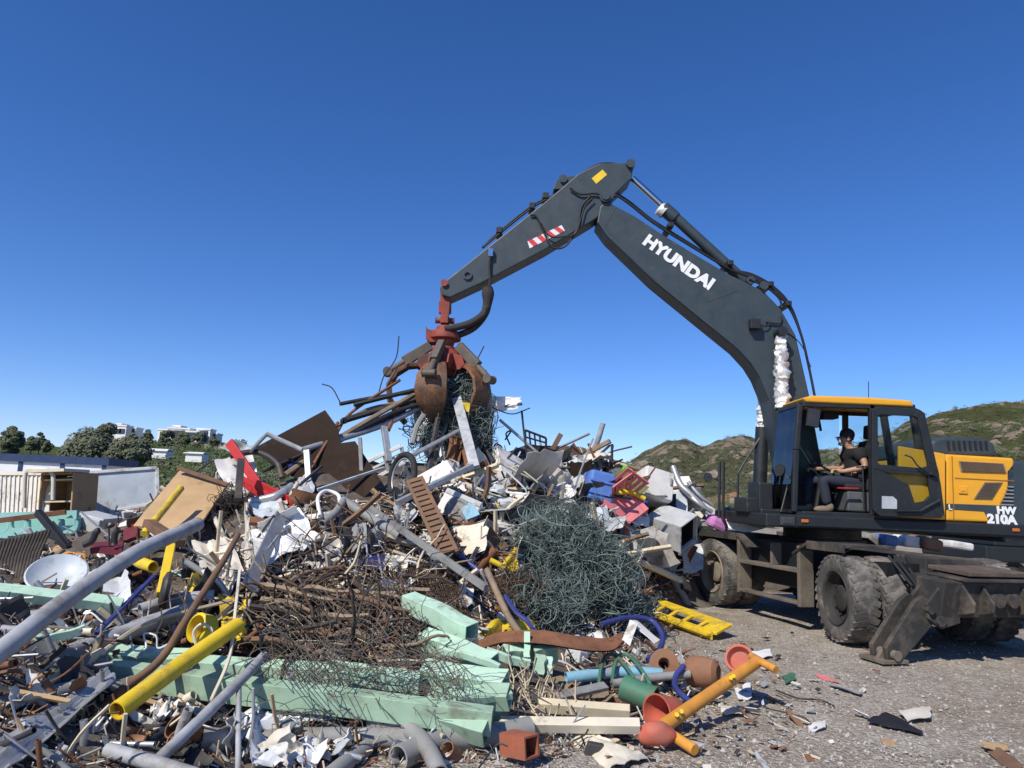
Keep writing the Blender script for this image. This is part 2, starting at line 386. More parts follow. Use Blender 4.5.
# engine bay: yellow side panel body
hd = empty('engine_hood', P(960, 515, Y0), parent=exc)
body = pp([(946, 521), (946, 454), (1014, 458), (1017, 478), (1002, 504), (1001, 523)], Y0+.0)
m = MB(); m.prism(body, (0, 2.42, 0)); m.build('side_panel', yellow, hd, bevel=.035, seg=3)
ns = paint_dark
m = MB(); m.prism(pp([(945, 503.5), (1001, 505.5), (1016, 482), (1019, 482), (1019, 526), (991, 525), (984, 511.5), (945, 509)], Y0-.006), (0, .03, 0)); m.build('dark_stripe', ns, hd)
gm = M('brown_grille', (.30, .215, .135), .7, var=.3, dirt=.2, bump=0)
gf = M('grille_slot', (.13, .09, .06), .8, var=.2, bump=0)
for poly in ([(959, 461), (1004, 463.5), (1007, 473), (961, 471.5)], [(985, 482), (1003, 482), (992, 499.5), (974, 499)]):
    m = MB(); m.prism(pp(poly, Y0-.012), (0, .03, 0))
    g = m.build('grille', gm, hd)
    q = pp(poly, Y0-.020); m = MB()
    for k in range(9):
        t = (k+.7)/9.6; m.bar(q[0].lerp(q[3], t)*.97+q[1].lerp(q[2], t)*.03, q[1].lerp(q[2], t)*.97+q[0].lerp(q[3], t)*.03, .008, .010, up=(0, 0, 1))
    m.build('grille_slat', gf, g)
m = MB()
for k in range(6): m.bar(P(1007-k*1.2, 486.5+k*3.6, Y0-.02), P(1013.5, 487+k*3.6, Y0-.02), .012, .018, up=(0, 0, 1))
m.build('vent_slat', M('slat_grey', (.25, .25, .24), .5, bump=0), hd)
m = MB(); m.box(P(963, 490, Y0-.01), (.12, .02, .10)); m.box(P(963, 490, Y0-.022), (.06, .01, .04)); m.build('latch', yellow, hd, bevel=.006)
m = MB(); m.bar(P(952, 456, Y0-.004), P(954, 521, Y0-.004), .010, .006, up=(0, 1, 0)); m.bar(P(955, 478, Y0-.004), P(1014, 481, Y0-.004), .006, .012, up=(0, 0, 1)); m.build('panel_seam', M('seam', (.3, .14, .01), .6, bump=0), hd)
m = MB(); m.prism(pp([(884, 516), (884, 470), (899, 471), (899, 446), (938, 452.5), (945.5, 454), (945.5, 520)], Y0-.07), (0, .05, 0)); m.build('side_panel', yellow, hd, bevel=.012)
# dark top hood
m = MB(); m.prism(pp([(930, 456), (932, 440), (945, 436), (985, 438), (995, 443), (998, 457)], Y0+.35), (0, 1.6, 0)); m.build('top_cover', paint_dark, hd, bevel=.05, seg=3)
m = MB()
for k in range(8): m.bar(P(948+k*5.4, 441, Y0+.345), P(949+k*5.4, 450, Y0+.345), .03, .02, up=(0, 1, 0))
m.build('vent_slot', hose_m, hd)
text_mesh('marking', 'HW', white_let, P(997, 513.3, Y0-.012), (1, 0, -.012), (0, 0, 1), .095, hd, bold=.055, squeeze=1.08)
text_mesh('marking', '210A', white_let, P(987.5, 522.6, Y0-.012), (1, 0, -.012), (0, 0, 1), .115, hd, bold=.055, squeeze=1.12)
text_mesh('marking', 'L', white_let, P(948.5, 509.5, Y0-.012), (1, 0, 0), (0, 0, 1), .07, hd, bold=.03)

# ---- cab
cab = empty('cab', P(850, 514, Y0), parent=exc)
def cb(l, Y, y2): m = MB(); m.prism(pp(l, Y), (0, y2, 0)); return m
fr = MB()
def post(a, b, Y, w=.07, h=.07): fr.bar(P(*a, Y), P(*b, Y), w, h, up=(0, 1, 0))
xt = {}
for Y in (Y0+.04, Y1-.04):
    k = (lambda x, y: (lambda q: q)(P(x, y, Y0)))
    def W(x, y, YY=Y):
        q = P(x, y, Y0); return V((q.x, YY, q.z))
    post_pts = [((801, 404), (797, 450)), ((797, 450), (795, 512)), ((872.5, 404), (874, 516)), ((914, 408), (932, 516)), ((803, 514), (934, 518)), ((803, 403.5), (916, 407.5))]
    for i, (a, b) in enumerate(post_pts):
        wd = (.075, .075, .08, .10, .08, .09)[i]
        fr.bar(W(*a), W(*b), wd, .075, up=(0, 1, 0))
q = lambda x, y, YY: V((P(x, y, Y0).x, YY, P(x, y, Y0).z))
for (x, y) in ((801, 404), (795, 511), (915, 408), (933, 517)): fr.bar(q(x, y, Y0+.08), q(x, y, Y1-.08), .07, .07, up=(1, 0, 0))
fr.bar(q(796, 484, Y0+.04), q(796, 484, Y1-.04), .035, .03, up=(1, 0, 0))
fr.build('cab_frame', paint_black, cab, bevel=.015)
m = MB(); m.prism([q(797, 516, Y0+.02), q(936, 520, Y0+.02), q(936, 515, Y0+.02), q(797, 511.5, Y0+.02)], (0, Y1-Y0-.04, 0)); m.build('cab_floor', paint_black, cab)
m = MB(); m.prism([q(904, 512, Y0+.05), q(934, 514, Y0+.05), q(927, 470, Y0+.05), q(900, 470, Y0+.05)], (0, Y1-Y0-.1, 0)); m.build('rear_wall', paint_black, cab)
# roof
m = MB(); rp = [q(806, 402.5, Y0-.02), q(914, 407, Y0-.02), q(911, 400.5, Y0-.02), q(870, 397.5, Y0-.02), q(812, 395.5, Y0-.02), q(802, 398, Y0-.02)]
m.prism(rp, (0, Y1-Y0+.06, 0)); m.build('roof', yellow, cab, bevel=.03, seg=3)
m = MB(); m.tube([q(886, 398, Y0+.5), q(886, 376, Y0+.5)], .006, 5); m.box(q(897, 399, Y0+.2), (.04, .04, .05)); m.build('antenna', hose_m, cab)
# glass
gl_front = glass_mat('tinted_blue_glass', (.20, .32, .42), .25); gl_side = glass_mat('cab_side_glass', (.82, .88, .86), .06)
m = MB()
for a, b in (((800, 407), (796, 450)), ((796, 450), (793.5, 484)), ((793.5, 486), (793.5, 509))):
    m.prism([q(a[0]-.8, a[1], Y0+.06), q(b[0]-.8, b[1], Y0+.06), q(b[0]-.8, b[1], Y1-.06), q(a[0]-.8, a[1], Y1-.06)], (-.006, 0, 0))
m.build('windshield', gl_front, cab)
m = MB(); m.prism([q(808, 408, Y1-.03), q(866, 409, Y1-.03), q(866, 480, Y1-.03), q(802, 480, Y1-.03)], (0, .006, 0)); m.prism([q(876, 410, Y1-.03), q(911, 411, Y1-.03), q(920, 465, Y1-.03), q(876, 465, Y1-.03)], (0, .006, 0)); m.build('far_window', gl_side, cab)
m = MB(); m.prism([q(868.5, 466, Y1-.04), q(920, 468, Y1-.04), q(928, 514, Y1-.04), q(866, 514, Y1-.04)], (0, .03, 0)); m.build('far_panel', paint_black, cab)
m = MB(); m.prism([q(800, 484, Y1-.04), q(866, 484, Y1-.04), q(866, 514, Y1-.04), q(797, 512, Y1-.04)], (0, .025, 0)); m.build('far_panel', paint_black, cab)
# open door folded back along the cab side
YD = Y0-.19
dr = empty('door', P(905, 517, YD), parent=cab)
def pd(l, Y=YD): return [P(x, y, Y) for x, y in l]
outer = [(872, 410), (880, 406.5), (919, 409), (925, 413), (936, 468), (944, 514), (941, 518), (880, 516), (873, 510)]
m = MB()
def ring(o, i):
    n = len(o)
    for k in range(n):
        m.prism([o[k], o[(k+1) % n], i[(k+1) % n], i[k]], (0, .05, 0))
inner_w = [(878, 416), (881, 414.5), (914, 416), (918, 418.5), (928.5, 463), (928.5, 466), (921, 468), (880, 464.5), (878, 462)]
ou = [(872, 410), (880, 406.5), (919, 409), (925, 413), (937, 465), (939, 472), (925, 472.5), (880, 470), (872, 468)]
ring(pd(ou), pd(inner_w))
lowo = [(872, 468), (880, 470), (925, 472.5), (939, 472), (944.5, 514), (941, 518), (880, 516), (873, 510)]
lowi = [(885, 472.5), (892, 473.5), (920, 474.5), (928, 476), (931, 495), (925, 501), (915, 503), (909, 485)]
ring(pd(lowo), pd(lowi))
m.build('door_frame', paint_black, dr, bevel=.012)
m = MB(); m.prism(pd(inner_w, YD+.02), (0, .006, 0)); m.build('door_window', gl_side, dr)
m = MB(); m.prism(pd(lowi, YD+.022), (0, .006, 0)); m.build('lower_window', gl_side, dr)
m = MB(); m.prism(pd([(882, 496), (893, 496.5), (897, 500), (897, 509), (882, 508.5)], YD-.006), (0, .02, 0)); m.build('notice_plate', M('pale_plate', (.42, .45, .47), .5, bump=0), dr)
m = MB(); m.bar(P(930, 473, YD-.03), P(936, 476, YD-.03), .06, .04); m.tube(catmull([P(905, 455, YD-.03), P(912, 458, YD-.05), P(918, 466, YD-.05), P(930, 474, YD-.04)], 4), .012, 6); m.build('handle', hose_m, dr, bevel=.006)
m = MB(); m.tube([P(897, 511, YD-.03), P(920, 511, YD-.03), P(940, 500, YD-.03)], .02, 8); m.build('grab_rail', paint_black, dr)
# mirrors, wiper, rails
m = MB(); m.box(P(813, 418, Y0-.12), (.16, .07, .25), Matrix.Rotation(R(8), 3, 'Y')); m.tube([P(806, 408, Y0), P(809, 409, Y0-.12), P(812, 412, Y0-.12)], .012, 6); m.build('mirror', M('mirror_housing', (.03, .03, .032), .4, bump=.02), cab, bevel=.03)
m = MB(); m.lathe(P(779, 470, Y0+.2), (-.8, -.5, 0), [(0, .0), (.085, .0), (.09, -.03), (.06, -.06), (0, -.06)], 18); m.tube([P(779, 471, Y0+.22), P(795, 484, Y0+.1)], .01, 6); m.build('mirror', M('mirror_housing', (.03, .03, .032)), cab, smooth=30)
m = MB(); m.tube([P(781, 512, Y0+.1), P(787, 488, Y0+.2), P(791, 470, Y0+.3)], .012, 6); m.build('wiper', hose_m, cab)
# front guard rails & far mirror
m = MB()
m.tube(catmull([P(738, 515, 11.6), P(738, 478, 11.6), P(741, 468, 11.6), P(761, 436, 11.6)], 4), .018, 6)
for x in (719, 723): m.tube([P(x, 518, 11.9), P(x+.5, 462, 11.9)], .025, 6)
m.lathe(P(708, 477, 11.9), (-.2, -1, 0), [(0, 0), (.07, 0), (.075, -.03), (0, -.05)], 16); m.tube([P(708, 477, 11.9), P(719, 480, 11.9)], .01, 5)
m.build('handrail', paint_black, exc, smooth=40)
m = MB()
m.bb(P(741, 510, 11.0).x, P(762, 510, 11.0).x, 10.75, 11.35, DECK_T-.02, P(741, 497, 11.0).z); m.bb(P(752, 510, 11.0).x, P(766, 510, 11.0).x, 10.7, 11.2, DECK_T, P(741, 482, 11.0).z)
m.build('battery_box', paint_black, exc, bevel=.02)
# seat and controls
st_ = empty('seat', P(855, 512, 10.55), parent=cab)
cloth = M('seat_fabric', (.018, .018, .02), .9, bump=.1); grey_p = M('grey_console', (.09, .095, .10), .6, bump=.03)
ys = 10.55
def sx(px): return P(px, 480, ys).x
def sz(py): return P(845, py, ys).z
m = MB(); m.bb(sx(838), sx(866), ys-.24, ys+.24, sz(491), sz(484)); m.build('cushion', cloth, st_, bevel=.03)
m = MB(); m.bar(V((sx(862), ys, sz(488))), V((sx(870), ys, sz(440))), .46, .10, up=(1, 0, 0)); m.bar(V((sx(870), ys, sz(438))), V((sx(871), ys, sz(424))), .24, .08, up=(1, 0, 0)); m.build('backrest', cloth, st_, bevel=.03)
m = MB(); m.bb(sx(840), sx(864), ys-.22, ys+.22, sz(511), sz(491)); m.build('pedestal', grey_p, st_, bevel=.02)
for s in (1,):
    m = MB(); m.bar(V((sx(832), ys+s*.30, sz(475))), V((sx(862), ys+s*.30, sz(483))), .10, .07, up=(0, 0, 1)); m.tube([V((sx(832), ys+s*.30, sz(474))), V((sx(830), ys+s*.30, sz(466)))], .018, 8); m.blob(V((sx(830), ys+s*.30, sz(465))), .03, 1, 0); m.build('armrest', grey_p, st_, bevel=.015)
m = MB(); m.bar(V((sx(826), ys-.36, sz(489))), V((sx(846), ys-.36, sz(488.5))), .03, .015); m.build('safety_lever', M('red_lever', (.5, .02, .03), .4, bump=0), cab)
m = MB(); m.tube([V((sx(852), Y0+.1, sz(510))), V((sx(852), Y0+.1, sz(466)))], .012, 6); m.tube([V((sx(846), Y0+.1, sz(468))), V((sx(866), Y0+.1, sz(466)))], .012, 6); m.build('grab_rail', paint_black, cab)
m = MB(); m.tube([V((sx(815), ys, sz(512))), V((sx(822), ys, sz(474)))], .035, 8); m.lathe(V((sx(823), ys, sz(471))), (.5, 0, .86), [(.15, 0), (.17, .015), (.19, 0), (.17, -.015), (.15, 0)], 20); m.build('steering_wheel', hose_m, cab)
m = MB(); m.prism([V((sx(846), ys+.36, sz(484))), V((sx(868), ys+.36, sz(486))), V((sx(868), ys+.36, sz(476)))], (0, .05, 0)); m.build('side_console', yellow, cab)
m = MB(); m.bar(q(835, 413, Y0+.45), q(850, 413, Y0+.45), .2, .08); m.bar(q(831, 420, Y1-.1), q(836, 420, Y1-.1), .05, .05); m.build('sun_visor', cloth, cab)

# ---- boom
def Z2(l, Y=YB): return [P(420+x/2.4, 140+y/2.4, Y) for x, y in l]
HB = .22
bm_ = empty('boom', P(800, 480, YB), parent=exc)
boom_out = [(432, 160), (445, 148), (458, 152), (515, 182), (575, 222), (665, 277), (742, 322), (825, 362), (866, 405), (902, 468), (935, 612), (958, 740), (975, 830), (930, 850), (880, 830), (850, 690), (838, 625), (815, 570), (795, 538), (762, 502), (700, 452), (560, 338), (450, 232), (425, 198)]
m = MB(); m.prism(Z2(boom_out, YB-HB), (0, 2*HB, 0)); m.build('boom_arm', paint_dark, bm_, bevel=.02)
# underside flange lips (welded edges)
m = MB()
low = Z2([(428, 196), (452, 230), (562, 335), (702, 449), (764, 499), (797, 535), (817, 567), (840, 622), (850, 690)], YB-HB-.012)
for a, b in zip(low, low[1:]): m.bar(a, b, .03, .02, up=(0, 1, 0))
m.build('flange', paint_dark, bm_)
# weld seams
m = MB()
for a, b in (((470, 160), (440, 215)), ((765, 360), (690, 388))):
    q1, q2 = Z2([a, b], YB-HB-.002); m.bar(q1, q2, .012, .006, up=(0, 1, 0))
m.build('weld_seam', M('weld', (.05, .06, .065), .5, bump=0), bm_)
m = MB()
for x, y, r in ((440, 150, .12), (812, 360, .08)):
    c = Z2([(x, y)], YB)[0]; m.tube([c-V((0, HB+.05, 0)), c+V((0, HB+.05, 0))], r*.75, 20)
m.build('pivot_boss', paint_dark, bm_, smooth=40, bevel=.01)
# lamp on the boom
m = MB(); c = Z2([(803, 442)], YB-HB-.08)[0]; m.box(c, (.16, .12, .16)); m.tube(catmull([c+V((.05, 0, 0)), c+V((.2, .03, -.02)), c+V((.27, .05, .05))], 4), .012, 5); m.build('boom_light', paint_black, bm_, bevel=.02)
# lettering
a, b = Z2([(533, 247), (698, 362)], YB-HB-.006); xd = b-a; xd.y = 0; nrm = V((0, -1, 0)); yd = nrm.cross(xd).normalized()
if yd.z < 0: yd = -yd
lt = text_mesh('lettering', 'HYUNDAI', white_let, a, xd, yd, .185, bm_, bold=.055, squeeze=1.0)
bb_ = [v.co.dot(xd.normalized()) for v in lt.data.vertices]; k_ = xd.length*.97/(max(bb_)-min(bb_)); xn = xd.normalized()
for v in lt.data.vertices: d_ = v.co.dot(xn); v.co += xn*(d_*(k_-1))
# boom hoses on top
hs = empty('hose_line', P(700, 250, YB), parent=bm_)
for k, dy in enumerate((-.18, -.08, .04, .14)):
    m = MB(); o = -8-3*k
    pts = Z2([(452, 150), (470, 138+o*.3), (500, 158+o*.6), (560, 205+o*.6), (650, 260+o*.5), (740, 312+o*.3), (800, 342+o), (850, 372+o), (888, 415+o), (915, 470), (932, 540), (948, 620), (962, 700)], YB+dy)
    m.tube(catmull([p+V((0, 0, .01)) for p in pts], 5), .02, 7); m.build('hose', hose_m, hs, smooth=True)
for x, y in ((595, 222), (735, 312), (830, 362), (872, 408)):
    m = MB(); c = Z2([(x, y)], YB)[0]; m.box(c+V((0, 0, .05)), (.09, .5, .08)); m.build('hose_clamp', paint_black, hs, bevel=.01)
m = MB(); m.tube(catmull(Z2([(790, 335), (830, 352), (862, 380), (868, 402)], YB-.2), 5), .018, 6); m.tube(catmull(Z2([(830, 438), (862, 440), (868, 425)], YB-HB-.03), 5), .014, 6); m.tube(catmull(Z2([(852, 462), (880, 462), (915, 492), (938, 545)], YB-HB-.01), 5), .008, 5); m.build('hose', hose_m, hs, smooth=True)
# stick
sk = empty('stick', P(600, 200, YB), parent=exc)
HS = .20
stick_out = [(47, 355), (52, 345), (68, 332), (270, 172), (322, 130), (378, 82), (430, 56), (492, 54), (512, 64), (508, 92), (470, 128), (452, 165), (420, 190), (300, 263), (150, 342), (72, 378), (52, 372)]
m = MB(); m.prism(Z2(stick_out, YB-HS), (0, 2*HS, 0)); m.build('stick_arm', paint_dark, sk, bevel=.018)
m = MB(); c = Z2([(440, 150)])[0]; m.tube([c-V((0, HB+.07, 0)), c+V((0, HB+.07, 0))], .07, 20)
m.build('pivot_boss', paint_dark, sk, smooth=40); m = MB(); c = Z2([(114, 325)], YB-HS)[0]; m.lathe(c, (0, -1, 0), [(.075, 0), (.075, .03), (.045, .03), (.045, -.02), (0, -.02)], 18)
m.build('pin_boss', paint_dark, sk, smooth=40); m = MB(); c = Z2([(500, 72)])[0]; m.tube([c-V((0, HS+.06, 0)), c+V((0, HS+.06, 0))], .075, 16); m.build('pivot_boss', paint_dark, sk, smooth=40)
m = MB(); m.prism(Z2([(320, 118), (326, 96), (350, 88), (378, 84), (340, 118)], YB-.12), (0, .24, 0)); c = Z2([(342, 102)])[0]; m.tube([c-V((0, .16, 0)), c+V((0, .16, 0))], .06, 14); m.build('cylinder_mount', paint_dark, sk, bevel=.01)
m = MB(); m.prism(Z2([(412, 92), (438, 71), (449, 83), (423, 105)], YB-HS-.004), (0, .003, 0)); m.build('warning_sticker', M('sticker_yellow', (.8, .55, .02), .5, var=.08, bump=0), sk)
st_b = empty('warning_band', Z2([(300, 235)], YB-HS)[0], parent=sk)
m = MB(); m.prism(Z2([(258, 243), (340, 204), (348, 218), (263, 260)], YB-HS-.003), (0, .002, 0)); m.build('white_ground', M('band_white', (.75, .73, .7), .5, var=.05, bump=0), st_b)
m = MB()
for k in range(4):
    t0, t1 = k/4+.02, k/4+.145; A, B, C, D = Z2([(258, 243), (340, 204), (348, 218), (263, 260)], YB-HS-.006)
    s_ = .09; m.prism([A.lerp(B, t0), A.lerp(B, t1), D.lerp(C, min(1, t1+s_)), D.lerp(C, min(1, t0+s_))], (0, .002, 0))
m.build('red_stripe', M('band_red', (.6, .04, .05), .5, var=.08, bump=0), st_b)
# stick hose lines, clamps
for k, (dy, o) in enumerate(((-.14, 6), (.0, 11), (.12, 8))):
    m = MB(); m.tube(catmull(Z2([(150, 262-o*.4), (180, 240-o), (270, 168-o), (330, 130-o*.3), (400, 76-o*.3), (440, 58-o*.2), (490, 60)], YB+dy), 5), .017, 6); m.build('hose', hose_m, sk, smooth=True)
for x, y in ((190, 232), (268, 174), (300, 150)):
    m = MB(); c = Z2([(x, y)])[0]; m.box(c+V((0, 0, .06)), (.1, .34, .1)); m.build('hose_clamp', paint_black, sk, bevel=.01)
m = MB(); m.tube(catmull(Z2([(360, 116), (385, 130), (420, 128), (450, 138)], YB-HS-.04), 5), .016, 6); m.tube(catmull(Z2([(410, 134), (388, 160), (378, 210), (350, 254), (318, 258), (300, 228), (280, 185), (265, 180)], YB-HS-.03), 6), .016, 6)
m.tube(catmull(Z2([(415, 138), (395, 160), (386, 190), (372, 225), (340, 232), (310, 230), (290, 200)], YB-HS-.06), 6), .012, 6); m.build('hose', hose_m, sk, smooth=True)
# small drop hose tail near the tip
m = MB(); m.box(Z2([(170, 270)], YB-HS-.05)[0], (.08, .06, .14)); m.build('hose_fitting', chrome, sk, bevel=.01)
m = MB(); m.tube(catmull(Z2([(170, 275), (166, 300), (168, 340), (160, 360)], YB-HS-.05), 5), .02, 6)
p_ = catmull(Z2([(163, 352), (162, 392), (150, 420), (115, 442), (60, 455)], YB-HS), 6); m.tube(p_, [.07, .09, .10, .10, .09, .08, .075, .07, .07, .065, .06]+[.06]*(len(p_)-11), 9)
p_ = catmull(Z2([(165, 360), (160, 410), (130, 450), (85, 470), (62, 468)], YB-HS+.12), 6); m.tube(p_, .055, 8); m.build('hose_sleeve', M('worn_hose_sleeve', (.035, .03, .028), .9, dirt=.35, dirtcol=(.1, .08, .06), bump=.5, fine=25), sk, smooth=True)
# stick cylinder
cy = empty('stick_cylinder', P(700, 240, YB), parent=exc)
m = MB(); a, b = Z2([(510, 92), (600, 175)]); m.tube([a, b], .052, 14); m.build('rod', chrome, cy, smooth=40)
m = MB(); a, b, c, d = Z2([(583, 163), (612, 188), (612, 186), (785, 345)]); m.tube([a, b], .115, 16); m.tube([c, d], .09, 16); m.tube([d-V((0, .2, 0)), d+V((0, .2, 0))], .07, 12); m.build('barrel', paint_dark, cy, smooth=40)
m = MB(); c = Z2([(584, 172)])[0]; m.lathe(c, (Z2([(612, 188)])[0]-Z2([(583, 163)])[0]), [(.06, -.10), (.105, -.09), (.125, -.06), (.11, -.02), (.125, .02), (.12, .03)], 14); m.build('rod_wrap', foil, cy, smooth=60)
# boom cylinders with foil sleeves
for Y, pts, wr in ((YB-HB-.14, [(866, 462), (871, 560), (868, 645), (885, 790)], .10), (YB+HB+.1, [(826, 575), (824, 640), (822, 690), (812, 890)], .085)):
    c_ = empty('boom_cylinder', Z2([pts[0]], Y)[0], parent=exc)
    q_ = Z2(pts, Y); m = MB(); m.tube([q_[2], q_[3]], .095 if Y < YB else .11, 16); m.build('barrel', paint_black, c_, smooth=40); m = MB(); m.tube([q_[0]-V((0, .1, 0)), q_[0]+V((0, .14, 0))], .075, 14); m.build('rod_eye', paint_black, c_, smooth=40)
    m = MB(); n_ = 34; l_ = [q_[0].lerp(q_[2], i/n_) for i in range(n_+1)]
    vs_ = []
    m.tube(l_, [wr*(.42+.58*min(1, i/9))*(1+.03*math.sin(i*1.9)+.04*math.sin(i*2.7)) for i in range(n_+1)], 14)
    for i, v in enumerate(m.v): m.v[i] = v+V((noise.noise(v*9), noise.noise(v*9+V((5, 5, 5))), 0))*.035+V((noise.noise(v*23), noise.noise(v*23+V((5, 5, 5))), .4*noise.noise(v*17)))*.055
    m.build('foil_sleeve', foil, c_, smooth=50)
# ---- grapple
def Z3(x, y, Y=YB): return P(370+x/3.84, 270+y/3.84, Y)
gr = empty('grapple', Z3(290, 300), parent=exc)
m = MB()
for dy in (-.13, .09): m.prism([Z3(268, 60, YB+dy), Z3(290, 44, YB+dy), Z3(312, 62, YB+dy), Z3(304, 172, YB+dy), Z3(272, 172, YB+dy)], (0, .05, 0))
m.bar(Z3(288, 120), Z3(288, 168), .2, .1, up=(0, 1, 0)); c = Z3(290, 65); m.tube([c-V((0, .24, 0)), c+V((0, .24, 0))], .045, 14)
m.build('link', grap_red, gr, bevel=.012)
m = MB(); c = Z3(288, 195); m.box(c, (.13, .3, .14)); m.tube([c-V((.15, 0, 0)), c+V((.15, 0, 0))], .05, 12); m.bar(Z3(285, 160), Z3(286, 180), .1, .1); m.build('knuckle', grap_red, gr, bevel=.01)
m = MB(); m.lathe(Z3(288, 250), (0, 0, 1), [(0, .14), (.14, .14), (.15, .06), (.24, .05), (.26, -.02), (.26, -.08), (.17, -.10), (.14, -.2), (.2, -.21), (.2, -.28), (0, -.28)], 26)
m.prism([Z3(214, 212, YB-.14), Z3(220, 225, YB-.14), Z3(262, 240, YB-.14), Z3(262, 276, YB-.14), Z3(228, 278, YB-.14), Z3(214, 262, YB-.14)], (0, .28, 0)); m.build('rotator', grap_red, gr, bevel=.012, smooth=35)
hub = Z3(288, 345)
m = MB(); m.lathe(hub, (0, 0, 1), [(0, .16), (.2, .16), (.26, .08), (.30, -.02), (.28, -.18), (.2, -.28), (0, -.28)], 20)
for k in range(5):
    a = R(-100+72*k); d = V((math.cos(a), math.sin(a), 0)); t_ = V((-d.y, d.x, 0))
    for s in (-1, 1): m.prism([hub+t_*(s*.15)+d*.12+V((0, 0, .1)), hub+t_*(s*.15)+d*.40+V((0, 0, .02)), hub+t_*(s*.15)+d*.46+V((0, 0, -.12)), hub+t_*(s*.15)+d*.38+V((0, 0, -.2)), hub+t_*(s*.15)+d*.12+V((0, 0, -.2))], t_*.03)
m.build('hub', grap_red, gr, bevel=.008)
for k in range(5):
    a = R(-100+72*k); d = V((math.cos(a), math.sin(a), 0)); t_ = V((-d.y, d.x, 0)); op = (.0, .05, .1, .1, .30)[k]
    tn = empty('tine', hub+d*.4, parent=gr)
    path = [(.38, -.10, .24), (.56, -.18, .36), (.70, -.36, .47), (.73, -.58, .50), (.63, -.80, .44), (.46, -.96, .26), (.26, -1.06, .07)]
    piv = V((.4, -.1)); pts = []
    for r_, z_, w2 in path:
        q_ = V((r_, z_))-piv; q_ = V((q_.x*math.cos(op)-q_.y*math.sin(op), q_.x*math.sin(op)+q_.y*math.cos(op)))+piv; pts.append((q_.x, q_.y, w2))
    m = MB(); fine = []
    for i in range(len(pts)-1):
        for j in range(3):
            u = j/3; fine.append(tuple(pts[i][c]*(1-u)+pts[i+1][c]*u for c in range(3)))
    fine.append(pts[-1]); vs = []; fs = []; nn = 6
    for i, (r_, z_, w2) in enumerate(fine):
        e0 = fine[max(i-1, 0)]; e1 = fine[min(i+1, len(fine)-1)]; tx, tz = e1[0]-e0[0], e1[1]-e0[1]; l_ = math.hypot(tx, tz); nx, nz_ = -tz/l_, tx/l_
        if nx < 0 and i < 9: pass
        for lay in (0, 1):
            for j in range(nn+1):
                s = j/nn*2-1; bulge = .045*(1-s*s)-lay*.045
                vs.append(hub+d*(r_+nx*bulge)+V((0, 0, z_+nz_*bulge))+t_*(s*w2/2))
    W = 2*(nn+1)
    for i in range(len(fine)-1):
        for lay in (0, 1):
            for j in range(nn):
                b0 = i*W+lay*(nn+1)+j; f_ = (b0, b0+1, b0+W+1, b0+W); fs.append(f_ if lay == 0 else f_[::-1])
        for j in (0, nn): fs.append((i*W+j, i*W+nn+1+j, (i+1)*W+nn+1+j, (i+1)*W+j))
    m.add(vs, fs)
    m.build('shell', grap_rust, tn, smooth=40)
    m = MB()
    for s in (-.05, .05):
        for i in range(0, len(fine)-3, 2):
            r0, z0, _ = fine[i]; r1, z1, _ = fine[i+2]; m.bar(hub+d*(r0+.03)+V((0, 0, z0))+t_*s, hub+d*(r1+.03)+V((0, 0, z1))+t_*s, .025, .1, up=t_)
    m.build('spine', grap_rust, tn)
    m = MB(); A = hub+d*.24+V((0, 0, .22)); q_ = fine[6]; B = hub+d*(q_[0]+.13)+V((0, 0, q_[1])); m.bar(A, A.lerp(B, .62), .15, .11, up=t_, w2=.17); m.tube([A.lerp(B, .55), B], .05, 10); m.tube([B-t_*.1, B+t_*.1], .06, 12); m.build('cylinder', grap_grey, tn, bevel=.012)
# ================================================================== driver
def skin_body(name, mat, joints, edges, parent=None, sub=2, root=0, extra=None):
    me = bpy.data.meshes.new(name); me.from_pydata([V(j[0]) for j in joints], edges, [])
    o = bpy.data.objects.new(name, me); COL.objects.link(o)
    md = o.modifiers.new('skin', 'SKIN'); md.use_smooth_shade = True
    if not me.skin_vertices: me.skin_vertices.new()
    for i, j in enumerate(joints):
        r_ = j[1]; me.skin_vertices[0].data[i].radius = r_ if isinstance(r_, tuple) else (r_, r_); me.skin_vertices[0].data[i].use_root = (i == root)
    o.modifiers.new('sub', 'SUBSURF').levels = sub; o.modifiers['sub'].render_levels = sub
    bpy.context.view_layer.update()
    m2 = bpy.data.meshes.new_from_object(o.evaluated_get(bpy.context.evaluated_depsgraph_get()))
    bpy.data.objects.remove(o); bpy.data.meshes.remove(me)
    mb = MB(); mb.v = [v.co.copy() for v in m2.vertices]; mb.f = [tuple(p.vertices) for p in m2.polygons]; mb.mi = [0]*len(mb.f)
    bpy.data.meshes.remove(m2)
    if extra: extra(mb)
    return mb.build(name, mat, parent, smooth=True)
skin = M('skin', (.42, .24, .16), .55, var=.08, bump=0); hair_m = M('black_hair', (.012, .010, .009), .7, var=.2, bump=.3, fine=90)
tee = M('black_tshirt', (.013, .013, .014), .9, var=.2, bump=.1); navy = M('navy_trousers', (.022, .026, .045), .9, var=.25, bump=.15); shoe = M('tan_shoes', (.20, .15, .10), .8, var=.2, dirt=.3, bump=.1)
def D(px, py, dy=0.): return P(px, py, 10.55+dy) 
def zz(px, py, dy): v = P(px, py, 10.55); return V((v.x, 10.55+dy, v.z))
pelv = zz(856, 482, 0); chest = zz(853, 459, 0); neck = zz(850, 449, 0); head = zz(846, 438, 0)
root_ = empty('person', zz(845, 511, 0), 'man in black t-shirt and dark trousers sitting at the controls inside the open cab', 'person')
hb = zz(846.5, 441, 0)
